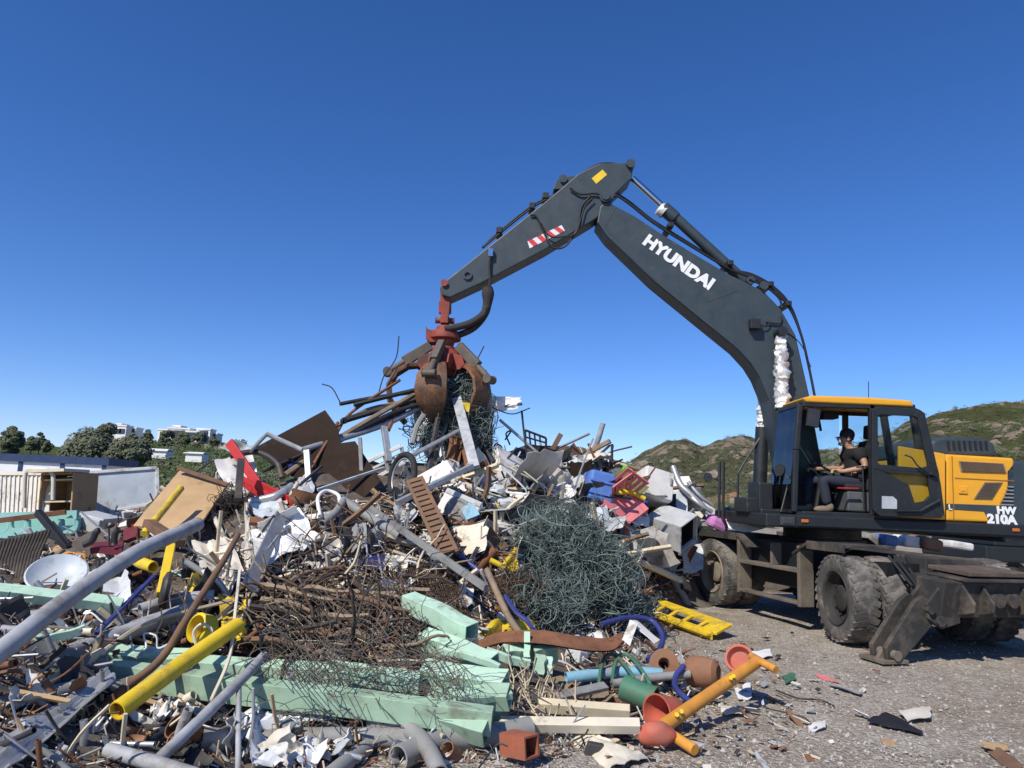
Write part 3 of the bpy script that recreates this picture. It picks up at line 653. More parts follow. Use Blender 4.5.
J = [(pelv, (.15, .11)), (zz(855, 472, 0), (.15, .11)), (chest, (.17, .12)), (zz(851, 452, 0), (.13, .09)), (neck, .058), (zz(848, 446, 0), .055), (hb, (.07, .085)), (zz(845.8, 437.5, 0), (.078, .1)), (zz(846.5, 433, 0), (.065, .08))]
E = [(0, 1), (1, 2), (2, 3), (3, 4), (4, 5), (5, 6), (6, 7), (7, 8)]
for s in (-1, 1):
    b0 = len(J)
    near = s < 0
    sh = zz(853.5, 453.5, s*.19); elb = zz(857, 468, s*.27) if near else zz(850, 468, s*.25); wr = zz(836, 472, s*.20) if near else zz(822, 468.5, s*.16); hd_ = zz(831, 470.5, s*.19) if near else zz(817, 468.5, s*.15)
    J += [(sh, .068), (elb, .048), (wr, .030), (hd_, (.038, .022))]; E += [(3, b0), (b0, b0+1), (b0+1, b0+2), (b0+2, b0+3)]
    b1 = len(J)
    hip = zz(853, 483, s*.10); kn = zz(818 if near else 814, 480, s*.15); an = zz(823 if near else 811, 505, s*.15)
    J += [(hip, .095), (kn, .066), (an, .045)]; E += [(0, b1), (b1, b1+1), (b1+1, b1+2)]
def hands(mb):
    for s in (-1, 1):
        near = s < 0
        c = zz(831, 470.5, s*.19) if near else zz(817, 468.5, s*.15); fw = V((-1, 0, .0))
        for k in range(4):
            y = (k-1.5)*.021; L_ = (.07, .08, .076, .06)[k]
            p0 = c+V((-.01, y, 0)); mb.tube([p0, p0+V((-.035, 0, .004)), p0+V((-.035-L_*.4, 0, -.012)), p0+V((-.03-L_*.5, 0, -.045))], [.011, .0105, .0095, .007], 6)
        p0 = c+V((.02, -s*.03, 0)); mb.tube([p0, p0+V((-.02, -s*.025, -.01)), p0+V((-.05, -s*.03, -.025))], [.012, .011, .008], 6)
    # face: nose, brow, chin, ears (facing -X)
    h = zz(845.8, 438.5, 0)
    mb.blob(h+V((-.112, 0, -.015)), (.022, .016, .028), 3, .1, 2); mb.blob(h+V((-.075, 0, -.085)), (.04, .035, .03), 4, .1, 2)
    mb.blob(h+V((-.102, 0, -.052)), (.013, .026, .008), 4, .1, 2)
    for s in (-1, 1): mb.blob(h+V((.0, s*.088, -.01)), (.026, .012, .036), 5, .1, 2); mb.blob(h+V((-.092, s*.034, .02)), (.014, .02, .009), 6, .1, 1)
skin_body('body', skin, J, E, root_, extra=hands)
def offset(joints, k): return joints
T = [(pelv+V((0, 0, .02)), (.175, .14)), (zz(855, 472, 0), (.18, .145)), (chest, (.20, .155)), (zz(851.3, 452.5, 0), (.17, .125)), (zz(850.4, 449.6, 0), .082)]
TE = [(0, 1), (1, 2), (2, 3), (3, 4)]
for s in (-1, 1):
    b0 = len(T); near = s < 0
    sh = zz(853.5, 453.5, s*.19); elb = zz(857, 468, s*.27) if near else zz(850, 468, s*.25)
    T += [(sh, .105), (sh.lerp(elb, .62), .082)]; TE += [(3, b0), (b0, b0+1)]
skin_body('t_shirt', tee, T, TE, root_)
T = [(pelv+V((0, 0, .03)), (.165, .125)), (pelv, (.165, .125))]; TE = [(0, 1)]
for s in (-1, 1):
    b0 = len(T); near = s < 0
    hip = zz(853, 483, s*.10); kn = zz(818 if near else 814, 480, s*.15); an = zz(823 if near else 811, 505, s*.15)
    T += [(hip, .11), (hip.lerp(kn, .55), .096), (kn, .08), (kn.lerp(an, .5), .072), (an, .068)]; TE += [(1, b0), (b0, b0+1), (b0+1, b0+2), (b0+2, b0+3), (b0+3, b0+4)]
skin_body('trousers', navy, T, TE, root_)
for s in (-1, 1):
    near = s < 0; an = zz(823 if near else 811, 507, s*.15)
    m = MB(); m.blob(an+V((-.06, 0, -.03)), (.14, .052, .05), 2, .08, 2); m.blob(an+V((.03, 0, .0)), (.06, .05, .07), 2, .05, 2); m.build('shoe', shoe, root_, smooth=True)
m = MB(); h = zz(845.8, 437, 0); m.blob(h+V((.018, 0, .035)), (.108, .098, .098), 1, .06, 3)
for s in (-1, 1): m.blob(h+V((.03, s*.07, -.01)), (.06, .025, .06), 1, .05, 2)
m.build('hair', hair_m, root_, smooth=True)
m = MB(); h = zz(845.8, 438.5, 0); m.bar(h+V((-.10, -.075, .012)), h+V((-.10, .075, .012)), .016, .042, up=(1, 0, 0))
for s in (-1, 1): m.bar(h+V((-.10, s*.078, .016)), h+V((.02, s*.092, .01)), .008, .02, up=(0, 0, 1))
m.build('sunglasses', M('dark_lens', (.008, .008, .009), .2, var=.1, bump=0), root_, bevel=.005)
# ================================================================== ground, hills, far things
def ground_mat():
    m = bpy.data.materials.new('gravel_ground'); m.use_nodes = True; t = m.node_tree; N = t.nodes; L = t.links; b = N['Principled BSDF']; b.inputs['Roughness'].default_value = .95; b.inputs['Specular IOR Level'].default_value = .2
    tc = N.new('ShaderNodeTexCoord')
    def nz(s, d=6, r=.65):
        n = N.new('ShaderNodeTexNoise'); n.inputs['Scale'].default_value = s; n.inputs['Detail'].default_value = d; n.inputs['Roughness'].default_value = r; L.new(tc.outputs['Object'], n.inputs['Vector']); return n.outputs['Fac']
    def ramp(f, stops):
        r = N.new('ShaderNodeValToRGB'); L.new(f, r.inputs[0]); e = r.color_ramp.elements
        while len(e) < len(stops): e.new(.5)
        for x, (p, c) in zip(e, stops): x.position = p; x.color = (*c, 1)
        return r.outputs[0]
    def mul(a, c, k=1., typ='MULTIPLY'):
        x = N.new('ShaderNodeMix'); x.data_type = 'RGBA'; x.blend_type = typ; x.inputs['Factor'].default_value = k
        L.new(a, x.inputs[6]); L.new(c, x.inputs[7]); return x.outputs[2]
    base = ramp(nz(.35, 5), [(.3, (.345, .312, .268)), (.5, (.39, .356, .312)), (.7, (.43, .40, .356))])
    vo = N.new('ShaderNodeTexVoronoi'); vo.inputs['Scale'].default_value = 48; L.new(tc.outputs['Object'], vo.inputs['Vector'])
    sep = N.new('ShaderNodeSeparateColor'); L.new(vo.outputs['Color'], sep.inputs[0])
    peb = ramp(sep.outputs[0], [(.0, (.62, .6, .58)), (.45, (.88, .87, .85)), (.8, (1.06, 1.05, 1.03)), (1., (1.4, 1.38, 1.34))])
    c = mul(base, peb)
    mott = ramp(nz(2.3, 8, .75), [(.33, (.74, .68, .62)), (.6, (1.05, 1.03, 1.0))]); c = mul(c, mott); c = mul(c, ramp(nz(.55, 7, .7), [(.32, (.74, .68, .62)), (.50, (1, 1, 1))]))
    L.new(c, b.inputs['Base Color'])
    bp = N.new('ShaderNodeBump'); bp.inputs['Strength'].default_value = .7; bp.inputs['Distance'].default_value = .03
    ad = N.new('ShaderNodeMath'); ad.operation = 'MULTIPLY_ADD'; L.new(vo.outputs['Distance'], ad.inputs[0]); ad.inputs[1].default_value = -.8; L.new(nz(12, 6, .7), ad.inputs[2])
    L.new(ad.outputs[0], bp.inputs['Height']); L.new(bp.outputs[0], b.inputs['Normal']); return m
gm_ = ground_mat()
m = MB(); xs = sorted(set([-3000, -900, -300, -100, -40]+[-14+.5*i for i in range(57)]+[20, 40, 100, 300, 900, 3000])); ys_ = sorted(set([-200, -30]+[2+.4*i for i in range(40)]+[20, 26, 40, 80, 200, 600, 2000, 5000]))
vs = []; fs = []
for y in ys_:
    for x in xs:
        k = max(0, min(1, (26-y)/8))*max(0, min(1, (16-abs(x))/6)); vs.append(V((x, y, k*(.035*noise.noise(V((x*.6, y*.6, 3)))+.015*noise.noise(V((x*2, y*2, 7)))-.02))))
W = len(xs)
for j in range(len(ys_)-1):
    for i in range(W-1): fs.append((j*W+i, j*W+i+1, (j+1)*W+i+1, (j+1)*W+i))
m.add(vs, fs); tag(m.build('ground', gm_, smooth=True, origin=(0, 0, 0)), kind='structure')

def hill_mat(name, greens, rock, rockamt, earth=None):
    m = bpy.data.materials.new(name); m.use_nodes = True; t = m.node_tree; N = t.nodes; L = t.links; b = N['Principled BSDF']; b.inputs['Roughness'].default_value = 1; b.inputs['Specular IOR Level'].default_value = .1
    tc = N.new('ShaderNodeTexCoord')
    def nz(s, d=6, r=.65):
        n = N.new('ShaderNodeTexNoise'); n.inputs['Scale'].default_value = s; n.inputs['Detail'].default_value = d; n.inputs['Roughness'].default_value = r; L.new(tc.outputs['Object'], n.inputs['Vector']); return n.outputs['Fac']
    def mr(f, a, c):
        r = N.new('ShaderNodeMapRange'); r.inputs['From Min'].default_value = a; r.inputs['From Max'].default_value = c; L.new(f, r.inputs['Value']); return r.outputs[0]
    def mix(f, A, B):
        x = N.new('ShaderNodeMix'); x.data_type = 'RGBA'; L.new(f, x.inputs['Factor'])
        for i, c in ((6, A), (7, B)):
            if isinstance(c, tuple): x.inputs[i].default_value = (*c, 1)
            else: L.new(c, x.inputs[i])
        return x.outputs[2]
    c = mix(mr(nz(.12, 8, .7), .38, .62), greens[0], greens[1]); c = mix(mr(nz(.035, 6), .5, .65), c, greens[2])
    c = mix(mr(nz(.5, 6, .7), .55, .6), c, tuple(x*.45 for x in greens[0]))
    at_ = N.new('ShaderNodeAttribute'); at_.attribute_name = 'rock'
    ma = N.new('ShaderNodeMath'); ma.operation = 'ADD'; L.new(at_.outputs['Fac'], ma.inputs[0]); L.new(nz(.22, 9, .75), ma.inputs[1])
    rk = mix(mr(nz(.4, 8, .75), .35, .65), tuple(x*.55 for x in rock), rock)
    c = mix(mr(ma.outputs[0], 1-rockamt, 1.05-rockamt), c, rk)
    if earth:
        at2 = N.new('ShaderNodeAttribute'); at2.attribute_name = 'earth'; c = mix(at2.outputs['Fac'], c, earth)
    L.new(c, b.inputs['Base Color'])
    bp = N.new('ShaderNodeBump'); bp.inputs['Strength'].default_value = .8; bp.inputs['Distance'].default_value = 1.5; L.new(nz(.6, 8, .7), bp.inputs['Height']); L.new(bp.outputs[0], b.inputs['Normal'])
    return m
def hill(name, sil, D, base_d, mat, nx=300, ny=80, rough=1., seed=0, earth_band=None, rock_fn=None):
    """a ridge whose crest runs at distance D; base at base_d"""
    pts = [P(x, y, D) for x, y in sil]; m = MB(); vs = []; fs = []; rk = []; eb = []
    X0, X1 = pts[0].x, pts[-1].x
    for j in range(ny+12):
        t = j/(ny-1)
        for i in range(nx):
            x = X0+(X1-X0)*i/(nx-1)
            for a, b_ in zip(pts, pts[1:]):
                if a.x <= x <= b_.x+1e-6: u = (x-a.x)/max(1e-6, b_.x-a.x); u = u*u*(3-2*u)*.5+u*.5; h = a.z+(b_.z-a.z)*u; break
            y = base_d+(D-base_d)*t
            pr = (t**1.25 if t <= 1 else max(0, 1-(t-1)*2.2))
            k = noise.fractal(V((x*.02+seed, y*.02, seed)), .9, 2.1, 6)*.10*h*min(1, t*2)*(1 if t < .97 else .35)
            k2 = noise.ridged_multi_fractal(V((x*.045+seed, y*.045, 1.3)), .9, 2.2, 5, 1, 2)*.035*h*rough*min(1, t*1.6)+noise.noise(V((x*.22, y*.22, seed)))*.02*h*rough
            xx = x*(y/D)                       # the sides spread with distance like the valley does
            vs.append(V((xx, y, h*pr+k+k2-.045*h*rough)))
            rk.append(min(1, max(0, (k2/(.035*h*rough+1e-6)-.9)*.35+(t-.5)*.12+(rock_fn(x, t) if rock_fn else 0))))
            eb.append(earth_band(x, t) if earth_band else 0.)
    for j in range(ny+11):
        for i in range(nx-1): fs.append((j*nx+i, j*nx+i+1, (j+1)*nx+i+1, (j+1)*nx+i))
    m.add(vs, fs); o = m.build(name, mat, smooth=True, origin=(0, 0, 0)); tag(o, kind='structure')
    for nm, arr in (('rock', rk), ('earth', eb)):
        at_ = o.data.attributes.new(nm, 'FLOAT', 'POINT'); at_.data.foreach_set('value', arr)
    return o, vs, nx
hm1 = hill_mat('rocky_hill', [(.062, .064, .03), (.088, .085, .045), (.11, .10, .065)], (.30, .235, .17), .30, (.34, .19, .10))
hm2 = hill_mat('green_hill', [(.055, .06, .022), (.085, .09, .036), (.115, .11, .055)], (.33, .26, .19), .29)
hillA, hvA, hnA = hill('hills', [(470, 490), (560, 481), (625, 464), (648, 449), (668, 440), (680, 437), (690, 440), (702, 446), (716, 440), (730, 435), (748, 434.5), (770, 439), (800, 446), (850, 450), (930, 455), (1000, 470)], 330, 150, hm1, seed=2, rough=1.5, earth_band=lambda x, t: (1. if .05+.03*math.sin(x*.15) < t < .20+.05*math.sin(x*.08) and 62 < x < 140 else 0.), rock_fn=lambda x, t: .05 if t > .8 else 0)
hillB, hvB, hnB = hill('hills', [(690, 520), (760, 489), (820, 461), (880, 436), (915, 420), (940, 413), (960, 410), (990, 405), (1024, 402), (1080, 396), (1160, 384), (1280, 378), (1500, 372)], 210, 45, hm2, nx=300, seed=9, rough=1.1)
hm3 = hill_mat('left_green_hill', [(.05, .075, .018), (.085, .12, .03), (.12, .14, .045)], (.28, .22, .16), .12)
hillC, hvC, hnC = hill('hills', [(-420, 440), (-250, 432), (-120, 436), (-30, 441), (20, 443), (60, 447), (105, 443), (140, 440), (215, 441), (250, 452), (300, 462), (380, 474), (480, 486)], 190, 40, hm3, nx=150, seed=5, rough=.5)
# ---- vegetation
leafA = M('olive_foliage', (.112, .12, .062), .75, var=.2, scale=.5, bump=0); leafB = M('grey_green_foliage', (.105, .12, .07), .8, var=.2, scale=.6, bump=0); leafC = M('dark_foliage', (.085, .10, .05), .8, var=.25, scale=.5, bump=0); leafD = M('bright_foliage', (.055, .10, .022), .7, var=.4, scale=.5, bump=0)
bark = M('bark', (.09, .07, .05), .9, var=.3, bump=.4)
def leaf_quads(m, c, r, n, size, rg, shell=.72):
    vs = []; fs = []
    for _ in range(n):
        d = V((rg.gauss(0, 1), rg.gauss(0, 1), rg.gauss(0, 1))).normalized(); k = (shell+(1-shell)*rg.random()**.6)
        lump = 1+.28*noise.noise(d*2.1+V((c.x, c.y, c.z)))
        p = c+V((d.x*r.x, d.y*r.y, d.z*r.z))*k*lump
        n1 = (d*1.3+V((-.45, -.6, .75))+V((rg.gauss(0, .45), rg.gauss(0, .45), rg.gauss(0, .45)))).normalized(); s, u = perp(n1); a = rg.random()*6.28; s2 = s*math.cos(a)+u*math.sin(a); u2 = n1.cross(s2); l = size*(.6+.8*rg.random())
        o = len(vs); vs += [p-s2*l*.5, p+u2*l*.3, p+s2*l*.5, p-u2*l*.3]; fs.append((o, o+1, o+2, o+3))
    m.add(vs, fs)
def tree(px, pyb, pyt, wpx, Y, label, mats, seed=0, clumps=26, leaves=90, size=.34, group='trees on the slope behind the yard', cat='tree', name='tree', trunk_h=.35, shape=1.):
    rg = random.Random(seed); b = P(px, pyb, Y); t = P(px, pyt, Y); H = t.z-b.z; Wd = wpx/FPX*Y/2
    root = empty(name, b, label, cat, group)
    m = MB(); tp = b+V((0, 0, H*.6)); m.tube([b-V((0, 0, .8)), b+V((.02*H, 0, H*.25)), tp], [H*.035, H*.028, H*.012], 7)
    for k in range(6):
        a = k*1.05+rg.random(); m.tube([b+V((.01*H, 0, H*(.2+.05*k))), b+V((math.cos(a)*Wd*.35, math.sin(a)*Wd*.35, H*(.42+.05*k))), b+V((math.cos(a)*Wd*.65, math.sin(a)*Wd*.65, H*(.55+.06*k)))], [H*.014, H*.010, H*.004], 5)
    m.build('trunk', bark, root)
    m = MB()
    for k in range(clumps):
        while True:
            d = V((rg.uniform(-1, 1), rg.uniform(-1, 1), rg.uniform(-1, 1)))
            if d.length < 1: break
        zc = b.z+H*(trunk_h+(1-trunk_h)*(d.z*.5+.5)*.92); sw = 1-.45*shape*max(0, d.z)-.2*max(0, -d.z)
        c = V((b.x+d.x*Wd*.8*sw, b.y+d.y*Wd*.8*sw, zc)); r_ = Wd*rg.uniform(.22, .42)
        m.cur = rg.choice((0, 0, 1)); leaf_quads(m, c, V((r_, r_, r_*.75)), leaves, size, rg)
    m.build('crown', mats, root)
    return root
tree(88, 470, 431, 66, 72, 'broad grey-green bushy tree standing just behind the blue-edged shed roof', [leafB, leafA], 1, 54, 330, .3, trunk_h=.02)
tree(124, 470, 436, 48, 70, 'rounded olive bushy tree beside the broad one, below the white villas', [leafA, leafB], 2, 44, 300, .3, trunk_h=.02)
tree(104, 452, 418, 26, 95, 'tall loose-crowned tree rising above the bushy trees', [leafB, leafA], 3, 34, 240, .36, trunk_h=.04)
tree(8, 455, 423, 24, 95, 'dark tall tree at the far end of the green slope', [leafC, leafA], 4, 34, 240, .36, trunk_h=.04)
tree(31, 450, 436, 14, 110, 'small dark rounded tree on the open green slope', [leafC, leafA], 5, 26, 180, .4, trunk_h=.02)
tree(38, 452, 430, 12, 120, 'slim dark conifer on the open green slope', [leafC, leafC], 6, 24, 160, .4, trunk_h=.05, shape=1.6)
tree(46, 453, 440, 12, 118, 'low olive tree beside the slim conifer', [leafA, leafC], 7, 24, 160, .4, trunk_h=.02)
for i, (px, pb, pt_, w_, lab) in enumerate([(147, 446, 427, 13, 'round dark tree between the two white villas'), (131, 446, 432, 12, 'small olive tree in front of the smaller white villa'), (166, 450, 428, 20, 'leafy tree hiding the near end of the long white villa'), (182, 450, 430, 18, 'olive tree in front of the middle of the long white villa'), (196, 450, 429, 13, 'narrow brownish tree before the long white villa'), (213, 447, 435, 10, 'small tree at the far end of the long white villa'), (240, 462, 440, 22, 'grey-green tree behind the red-edged sheet metal')]):
    tree(px, pb, pt_, w_, 165, lab, [[leafC, leafA], [leafA, leafB], [leafA, leafB], [leafC, leafA], [leafB, leafB], [leafA, leafC], [leafB, leafA]][i], 20+i, 22, 150, .5, group='trees around the villas', trunk_h=.02)
# bushes (nobody could count the scrub)
rg = random.Random(5)
def scrub(name, verts, nx, n, r0, r1, mats, cond, size=.8, per=22):
    m = MB(); k = 0
    while k < n:
        p = verts[rg.randrange(len(verts))]
        if not cond(p): continue
        p = p+V((rg.uniform(-2, 2), rg.uniform(-2, 2), 0)); k += 1; r_ = rg.uniform(r0, r1); m.cur = rg.randrange(len(mats))
        leaf_quads(m, p+V((0, 0, r_*.35)), V((r_, r_, r_*.7)), per, size*r_, rg, .5)
    o = m.build(name, mats); tag(o, kind='stuff'); return o
def infr(p):
    x, y = to_px(p); return -40 < x < 1064 and 380 < y < 560
scrub('hill_scrub', hvA, hnA, 3200, .5, 1.5, [leafA, leafC, leafB], lambda p: infr(p) and p.y < 332, .35, 30)
scrub('hill_scrub', hvB, hnB, 2200, .3, .9, [leafA, leafC, leafD], lambda p: infr(p) and 80 < p.y < 212 and noise.noise(p*.03) > -.15, .35, 30)
scrub('hill_scrub', hvC, hnC, 900, .4, 1.3, [leafA, leafD, leafB], lambda p: infr(p) and 55 < p.y < 192 and 110 < to_px(p)[0] < 330, .3, 40)
rock_m = M('hill_rock', (.25, .205, .155), .95, var=.4, scale=.6, bump=.5, fine=3)
def boulders(name, verts, n, r0, r1, cond):
    m = MB(); k = 0; rg2 = random.Random(len(verts)+n)
    while k < n:
        p = verts[rg2.randrange(len(verts))]
        if not cond(p): continue
        k += 1; r_ = rg2.uniform(r0, r1)*rg2.choice((.6, .8, 1, 1.6)); m.blob(p+V((rg2.uniform(-2, 2), rg2.uniform(-2, 2), 0)), (r_*1.3, r_, r_*.8), k, .55, 1, 1.7)
    tag(m.build(name, rock_m), kind='stuff')
boulders('hill_rocks', hvA, 170, .6, 1.8, lambda p: infr(p) and p.y < 332 and noise.noise(p*.022) > .05)
boulders('hill_rocks', hvB, 150, .35, 1.0, lambda p: infr(p) and 90 < p.y < 212 and noise.noise(p*.035) > .1)
# ---- villas
white_w = M('villa_white', (.78, .76, .72), .8, var=.06, bump=0); wn = M('villa_window', (.05, .06, .07), .3, var=.2, bump=0); stone_w = M('garden_wall_stone', (.32, .27, .2), .9, var=.25, bump=.2)
def villa(label, px0, px1, Y, blocks, wins):
    c = P((px0+px1)/2, 442, Y); root = empty('villa', c, label, 'house', 'white villas on the hill')
    m = MB(); top = MB()
    for x0, x1, yt, yb, dd in blocks:
        a = P(x0, yt, Y+dd); b = P(x1, yb, Y+dd); m.bb(a.x, b.x, Y+dd, Y+dd+3.5, b.z-2, a.z); top.bb(a.x-.15, b.x+.15, Y+dd-.15, Y+dd+3.65, a.z, a.z+.35)
    m.build('wall', white_w, root); top.build('parapet', white_w, root)
    for x, y, w_, h_, dd in wins:
        m = MB(); a = P(x, y, Y+dd-.05); m.box(a, (w_, .3, h_)); m.build('window', wn, root)
villa('smaller white flat-roofed villa above the tall tree', 114, 136, 175, [(115, 125, 426, 438, 0), (124, 135, 428, 438, 3), (117, 121, 424.5, 427, 4)], [(118, 431, 1.6, 1.1, 0), (122, 431, 1.2, 1.1, 0), (130, 432, 2, 1.4, 3)])
villa('long white terraced villa crowning the hill', 158, 216, 178, [(158, 170, 430, 441, 4), (168, 188, 428.5, 441, 0), (186, 198, 432, 442, -2), (197, 209, 429.5, 443, 1), (208, 216, 434, 444, 3), (173, 180, 426.5, 429, 3)], [(172, 433, 1.5, 1.3, 0), (178, 433, 1.5, 1.3, 0), (184, 433, 1.2, 1.3, 0), (191, 436, 2, 1.5, -2), (201, 434, 1.3, 1.6, 1), (205, 434, 1.3, 1.6, 1), (205, 439, 1.8, 1.4, 1), (212, 438, 1.6, 2, 3), (163, 434, 1.5, 1.2, 4)])
m = MB(); a = P(203, 444, 165); b = P(221, 450, 165); m.bb(a.x, b.x, 165, 166, b.z, a.z); tag(m.build('garden_wall', stone_w), 'tan stone garden wall below the far end of the long villa', 'wall')
def shack(px0, px1, yt, yb, Y, label):
    a = P(px0, yt, Y); b = P(px1, yb, Y); root = empty('greenhouse', V(((a.x+b.x)/2, Y, b.z)), label, 'greenhouse', 'low white roofs on the slope')
    m = MB(); m.bb(a.x, b.x, Y, Y+2.6, b.z-1, a.z-.4*(a.z-b.z)); m.build('wall', white_w, root)
    m = MB(); zt = a.z; ze = a.z-.42*(a.z-b.z); m.prism([V((a.x-.3, Y-.3, ze)), V((b.x+.3, Y-.3, ze)), V((b.x-.2, Y+1.3, zt)), V((a.x+.2, Y+1.3, zt))], (0, 0, .12)); m.prism([V((a.x-.3, Y+2.9, ze)), V((b.x+.3, Y+2.9, ze)), V((b.x-.2, Y+1.3, zt)), V((a.x+.2, Y+1.3, zt))], (0, 0, .12)); m.build('roof', white_w, root)
shack(146, 166, 448.5, 454, 120, 'low white shed with pitched roof on the slope below the villas'); shack(186, 202, 452, 456, 115, 'pale low roof lower down the green slope')
# ---- site shed with blue trim
blue_t = M('blue_trim', (.018, .040, .105), .5, var=.15, bump=.02); wall_w = M('white_cladding', (.74, .76, .77), .6, var=.08, dirt=.1, bump=.03)
def long_shed():
    Y = 22; tl = P(-60, 452.5, Y); tr = P(106, 464, Y); dz = V((0, 0, -.26))
    root = empty('site_shed', V(((tl.x+tr.x)/2, Y, 0)), 'long white site shed with dark blue roof edge at the back of the yard', 'shed')
    zt = (tl.z+tr.z)/2-.1
    m = MB(); m.bb(tl.x, tr.x, Y, Y+1.6, 0, zt); m.build('wall', wall_w, root)
    m = MB(); m.bb(tl.x-.1, tr.x+.12, Y-.08, Y+1.7, zt, zt+.22); m.build('roof', blue_t, root)
    for px in (20, 62, 104):
        m = MB(); x = P(px, 470, Y).x; m.bb(x-.06, x+.06, Y-.03, Y, 0, zt); m.build('post', blue_t, root)
long_shed()
# ================================================================== scrap heap terrain
ctrl = [(-6, 3.0, .0), (-2, 3.0, -.1), (2, 3.4, -.1)]
for px, py, Y in [(0, 768, 3.5), (0, 650, 4.4), (0, 580, 5.5), (0, 530, 7.), (60, 500, 10), (130, 485, 11), (0, 500, 10), (-150, 520, 8), (-150, 600, 5), (150, 740, 4.5), (140, 640, 5.6), (150, 560, 7.4),
                  (300, 715, 4.95), (300, 690, 5.3), (300, 660, 5.75), (300, 600, 6.5), (300, 540, 7.5), (300, 500, 8.3), (300, 462, 9.2), (225, 490, 8.3), (220, 540, 7.3), (215, 610, 6.2),
                  (400, 560, 7.8), (400, 500, 9.2), (430, 475, 10.2), (380, 480, 9.6), (450, 620, 6.9), (460, 690, 5.7), (420, 660, 6.1), (500, 640, 7.2), (560, 625, 8.0), (560, 570, 8.9), (560, 500, 10.5),
                  (550, 458, 12), (480, 462, 12), (600, 456, 12.5), (520, 452, 12.3), (640, 500, 12.3), (670, 545, 12.4), (690, 520, 13.5), (650, 592, 11), (620, 560, 10.7), (610, 620, 9.0)]:
    p = P(px, py, Y); ctrl.append((p.x, p.y, p.z))
for px, py in [(250, 790), (400, 765), (520, 750), (640, 740), (700, 705), (740, 680), (690, 650), (650, 640), (680, 608), (705, 590), (740, 572), (800, 700), (860, 650), (800, 610), (760, 590), (1000, 700), (700, 768), (500, 800), (350, 830), (980, 590)]:
    p = G(px, py); ctrl.append((p.x, p.y, -.04))
for x, y, z in [(-4, 15, 1.0), (0, 15.5, 1.3), (3, 16, 1.0), (-5, 19, .1), (0, 20, 0), (4, 19, 0), (-9, 15, .5), (-12, 10, .4), (-10, 20, 0), (7, 17, .0), (5.2, 14.5, .3), (-12, 5, .3)]: ctrl.append((x, y, z))
ctrl = np.array(ctrl); n_ = len(ctrl)
def _U(r2): return np.where(r2 > 1e-9, r2*np.log(r2+1e-12)*.5, 0)
d2 = ((ctrl[:, None, :2]-ctrl[None, :, :2])**2).sum(-1)
A_ = np.zeros((n_+3, n_+3)); A_[:n_, :n_] = _U(d2)+np.eye(n_)*.25; A_[:n_, n_] = 1; A_[:n_, n_+1:] = ctrl[:, :2]; A_[n_:, :n_] = A_[:n_, n_:].T
sol = np.linalg.solve(A_, np.concatenate([ctrl[:, 2], np.zeros(3)]))
def H0(x, y):
    r2 = (ctrl[:, 0]-x)**2+(ctrl[:, 1]-y)**2
    return max(-.05, float(_U(r2)@sol[:n_]+sol[n_]+sol[n_+1]*x+sol[n_+2]*y))
GX = np.linspace(-13, 8, 148); GY = np.linspace(2.6, 20, 124)
XX, YY = np.meshgrid(GX, GY)
R2 = (ctrl[:, 0][:, None, None]-XX)**2+(ctrl[:, 1][:, None, None]-YY)**2
ZZ = np.tensordot(sol[:n_], _U(R2), 1)+sol[n_]+sol[n_+1]*XX+sol[n_+2]*YY
# keep the yard under the machine flat
ZZ = np.maximum(ZZ, -.06)
for j in range(len(GY)):
    for i in range(len(GX)):
        x, y = GX[i], GY[j]
        e = min(1, max(0, (x-3.0-(.0 if y < 12.6 else (y-12.6)*1.2))/.6))
        kb = min(1, max(0, (-2.3-x)/1.2))*min(1, max(0, (y-5.8)/1.6)); ZZ[j, i] -= .42*kb
        edge = min(1, (x+13)/1.5, (20-y)/1.5, (y-2.6)/.4)
        ZZ[j, i] = (ZZ[j, i]+.06)*(1-e)*max(0, edge)-.06
def H(x, y):
    u = (x-GX[0])/(GX[1]-GX[0]); v = (y-GY[0])/(GY[1]-GY[0])
    if u < 0 or v < 0 or u >= len(GX)-1 or v >= len(GY)-1: return -.06
    i, j = int(u), int(v); u -= i; v -= j
    return float(ZZ[j, i]*(1-u)*(1-v)+ZZ[j, i+1]*u*(1-v)+ZZ[j+1, i]*(1-u)*v+ZZ[j+1, i+1]*u*v)
def S(px, py, lift=.04):
    d = ray(px, py); t0 = 2.0/d.y; hit = None; t = t0
    while t < 20/d.y:
        p = EYE+d*t
        if p.z <= max(H(p.x, p.y), 0): hit = t; break
        t += .06
    if hit is None:                       # above the skyline: the nearest approach
        best = None; t = 6
        while t < 15:
            p = EYE+d*t; g = p.z-H(p.x, p.y)
            if best is None or g < best[0]: best = (g, t)
            t += .1
        hit = best[1]
    return EYE+d*(hit-lift)
def at(q):
    if isinstance(q, V): return q
    if len(q) == 2: return S(q[0], q[1])
    if q[2] > 2.4: return P(*q)
    return S(q[0], q[1], q[2])
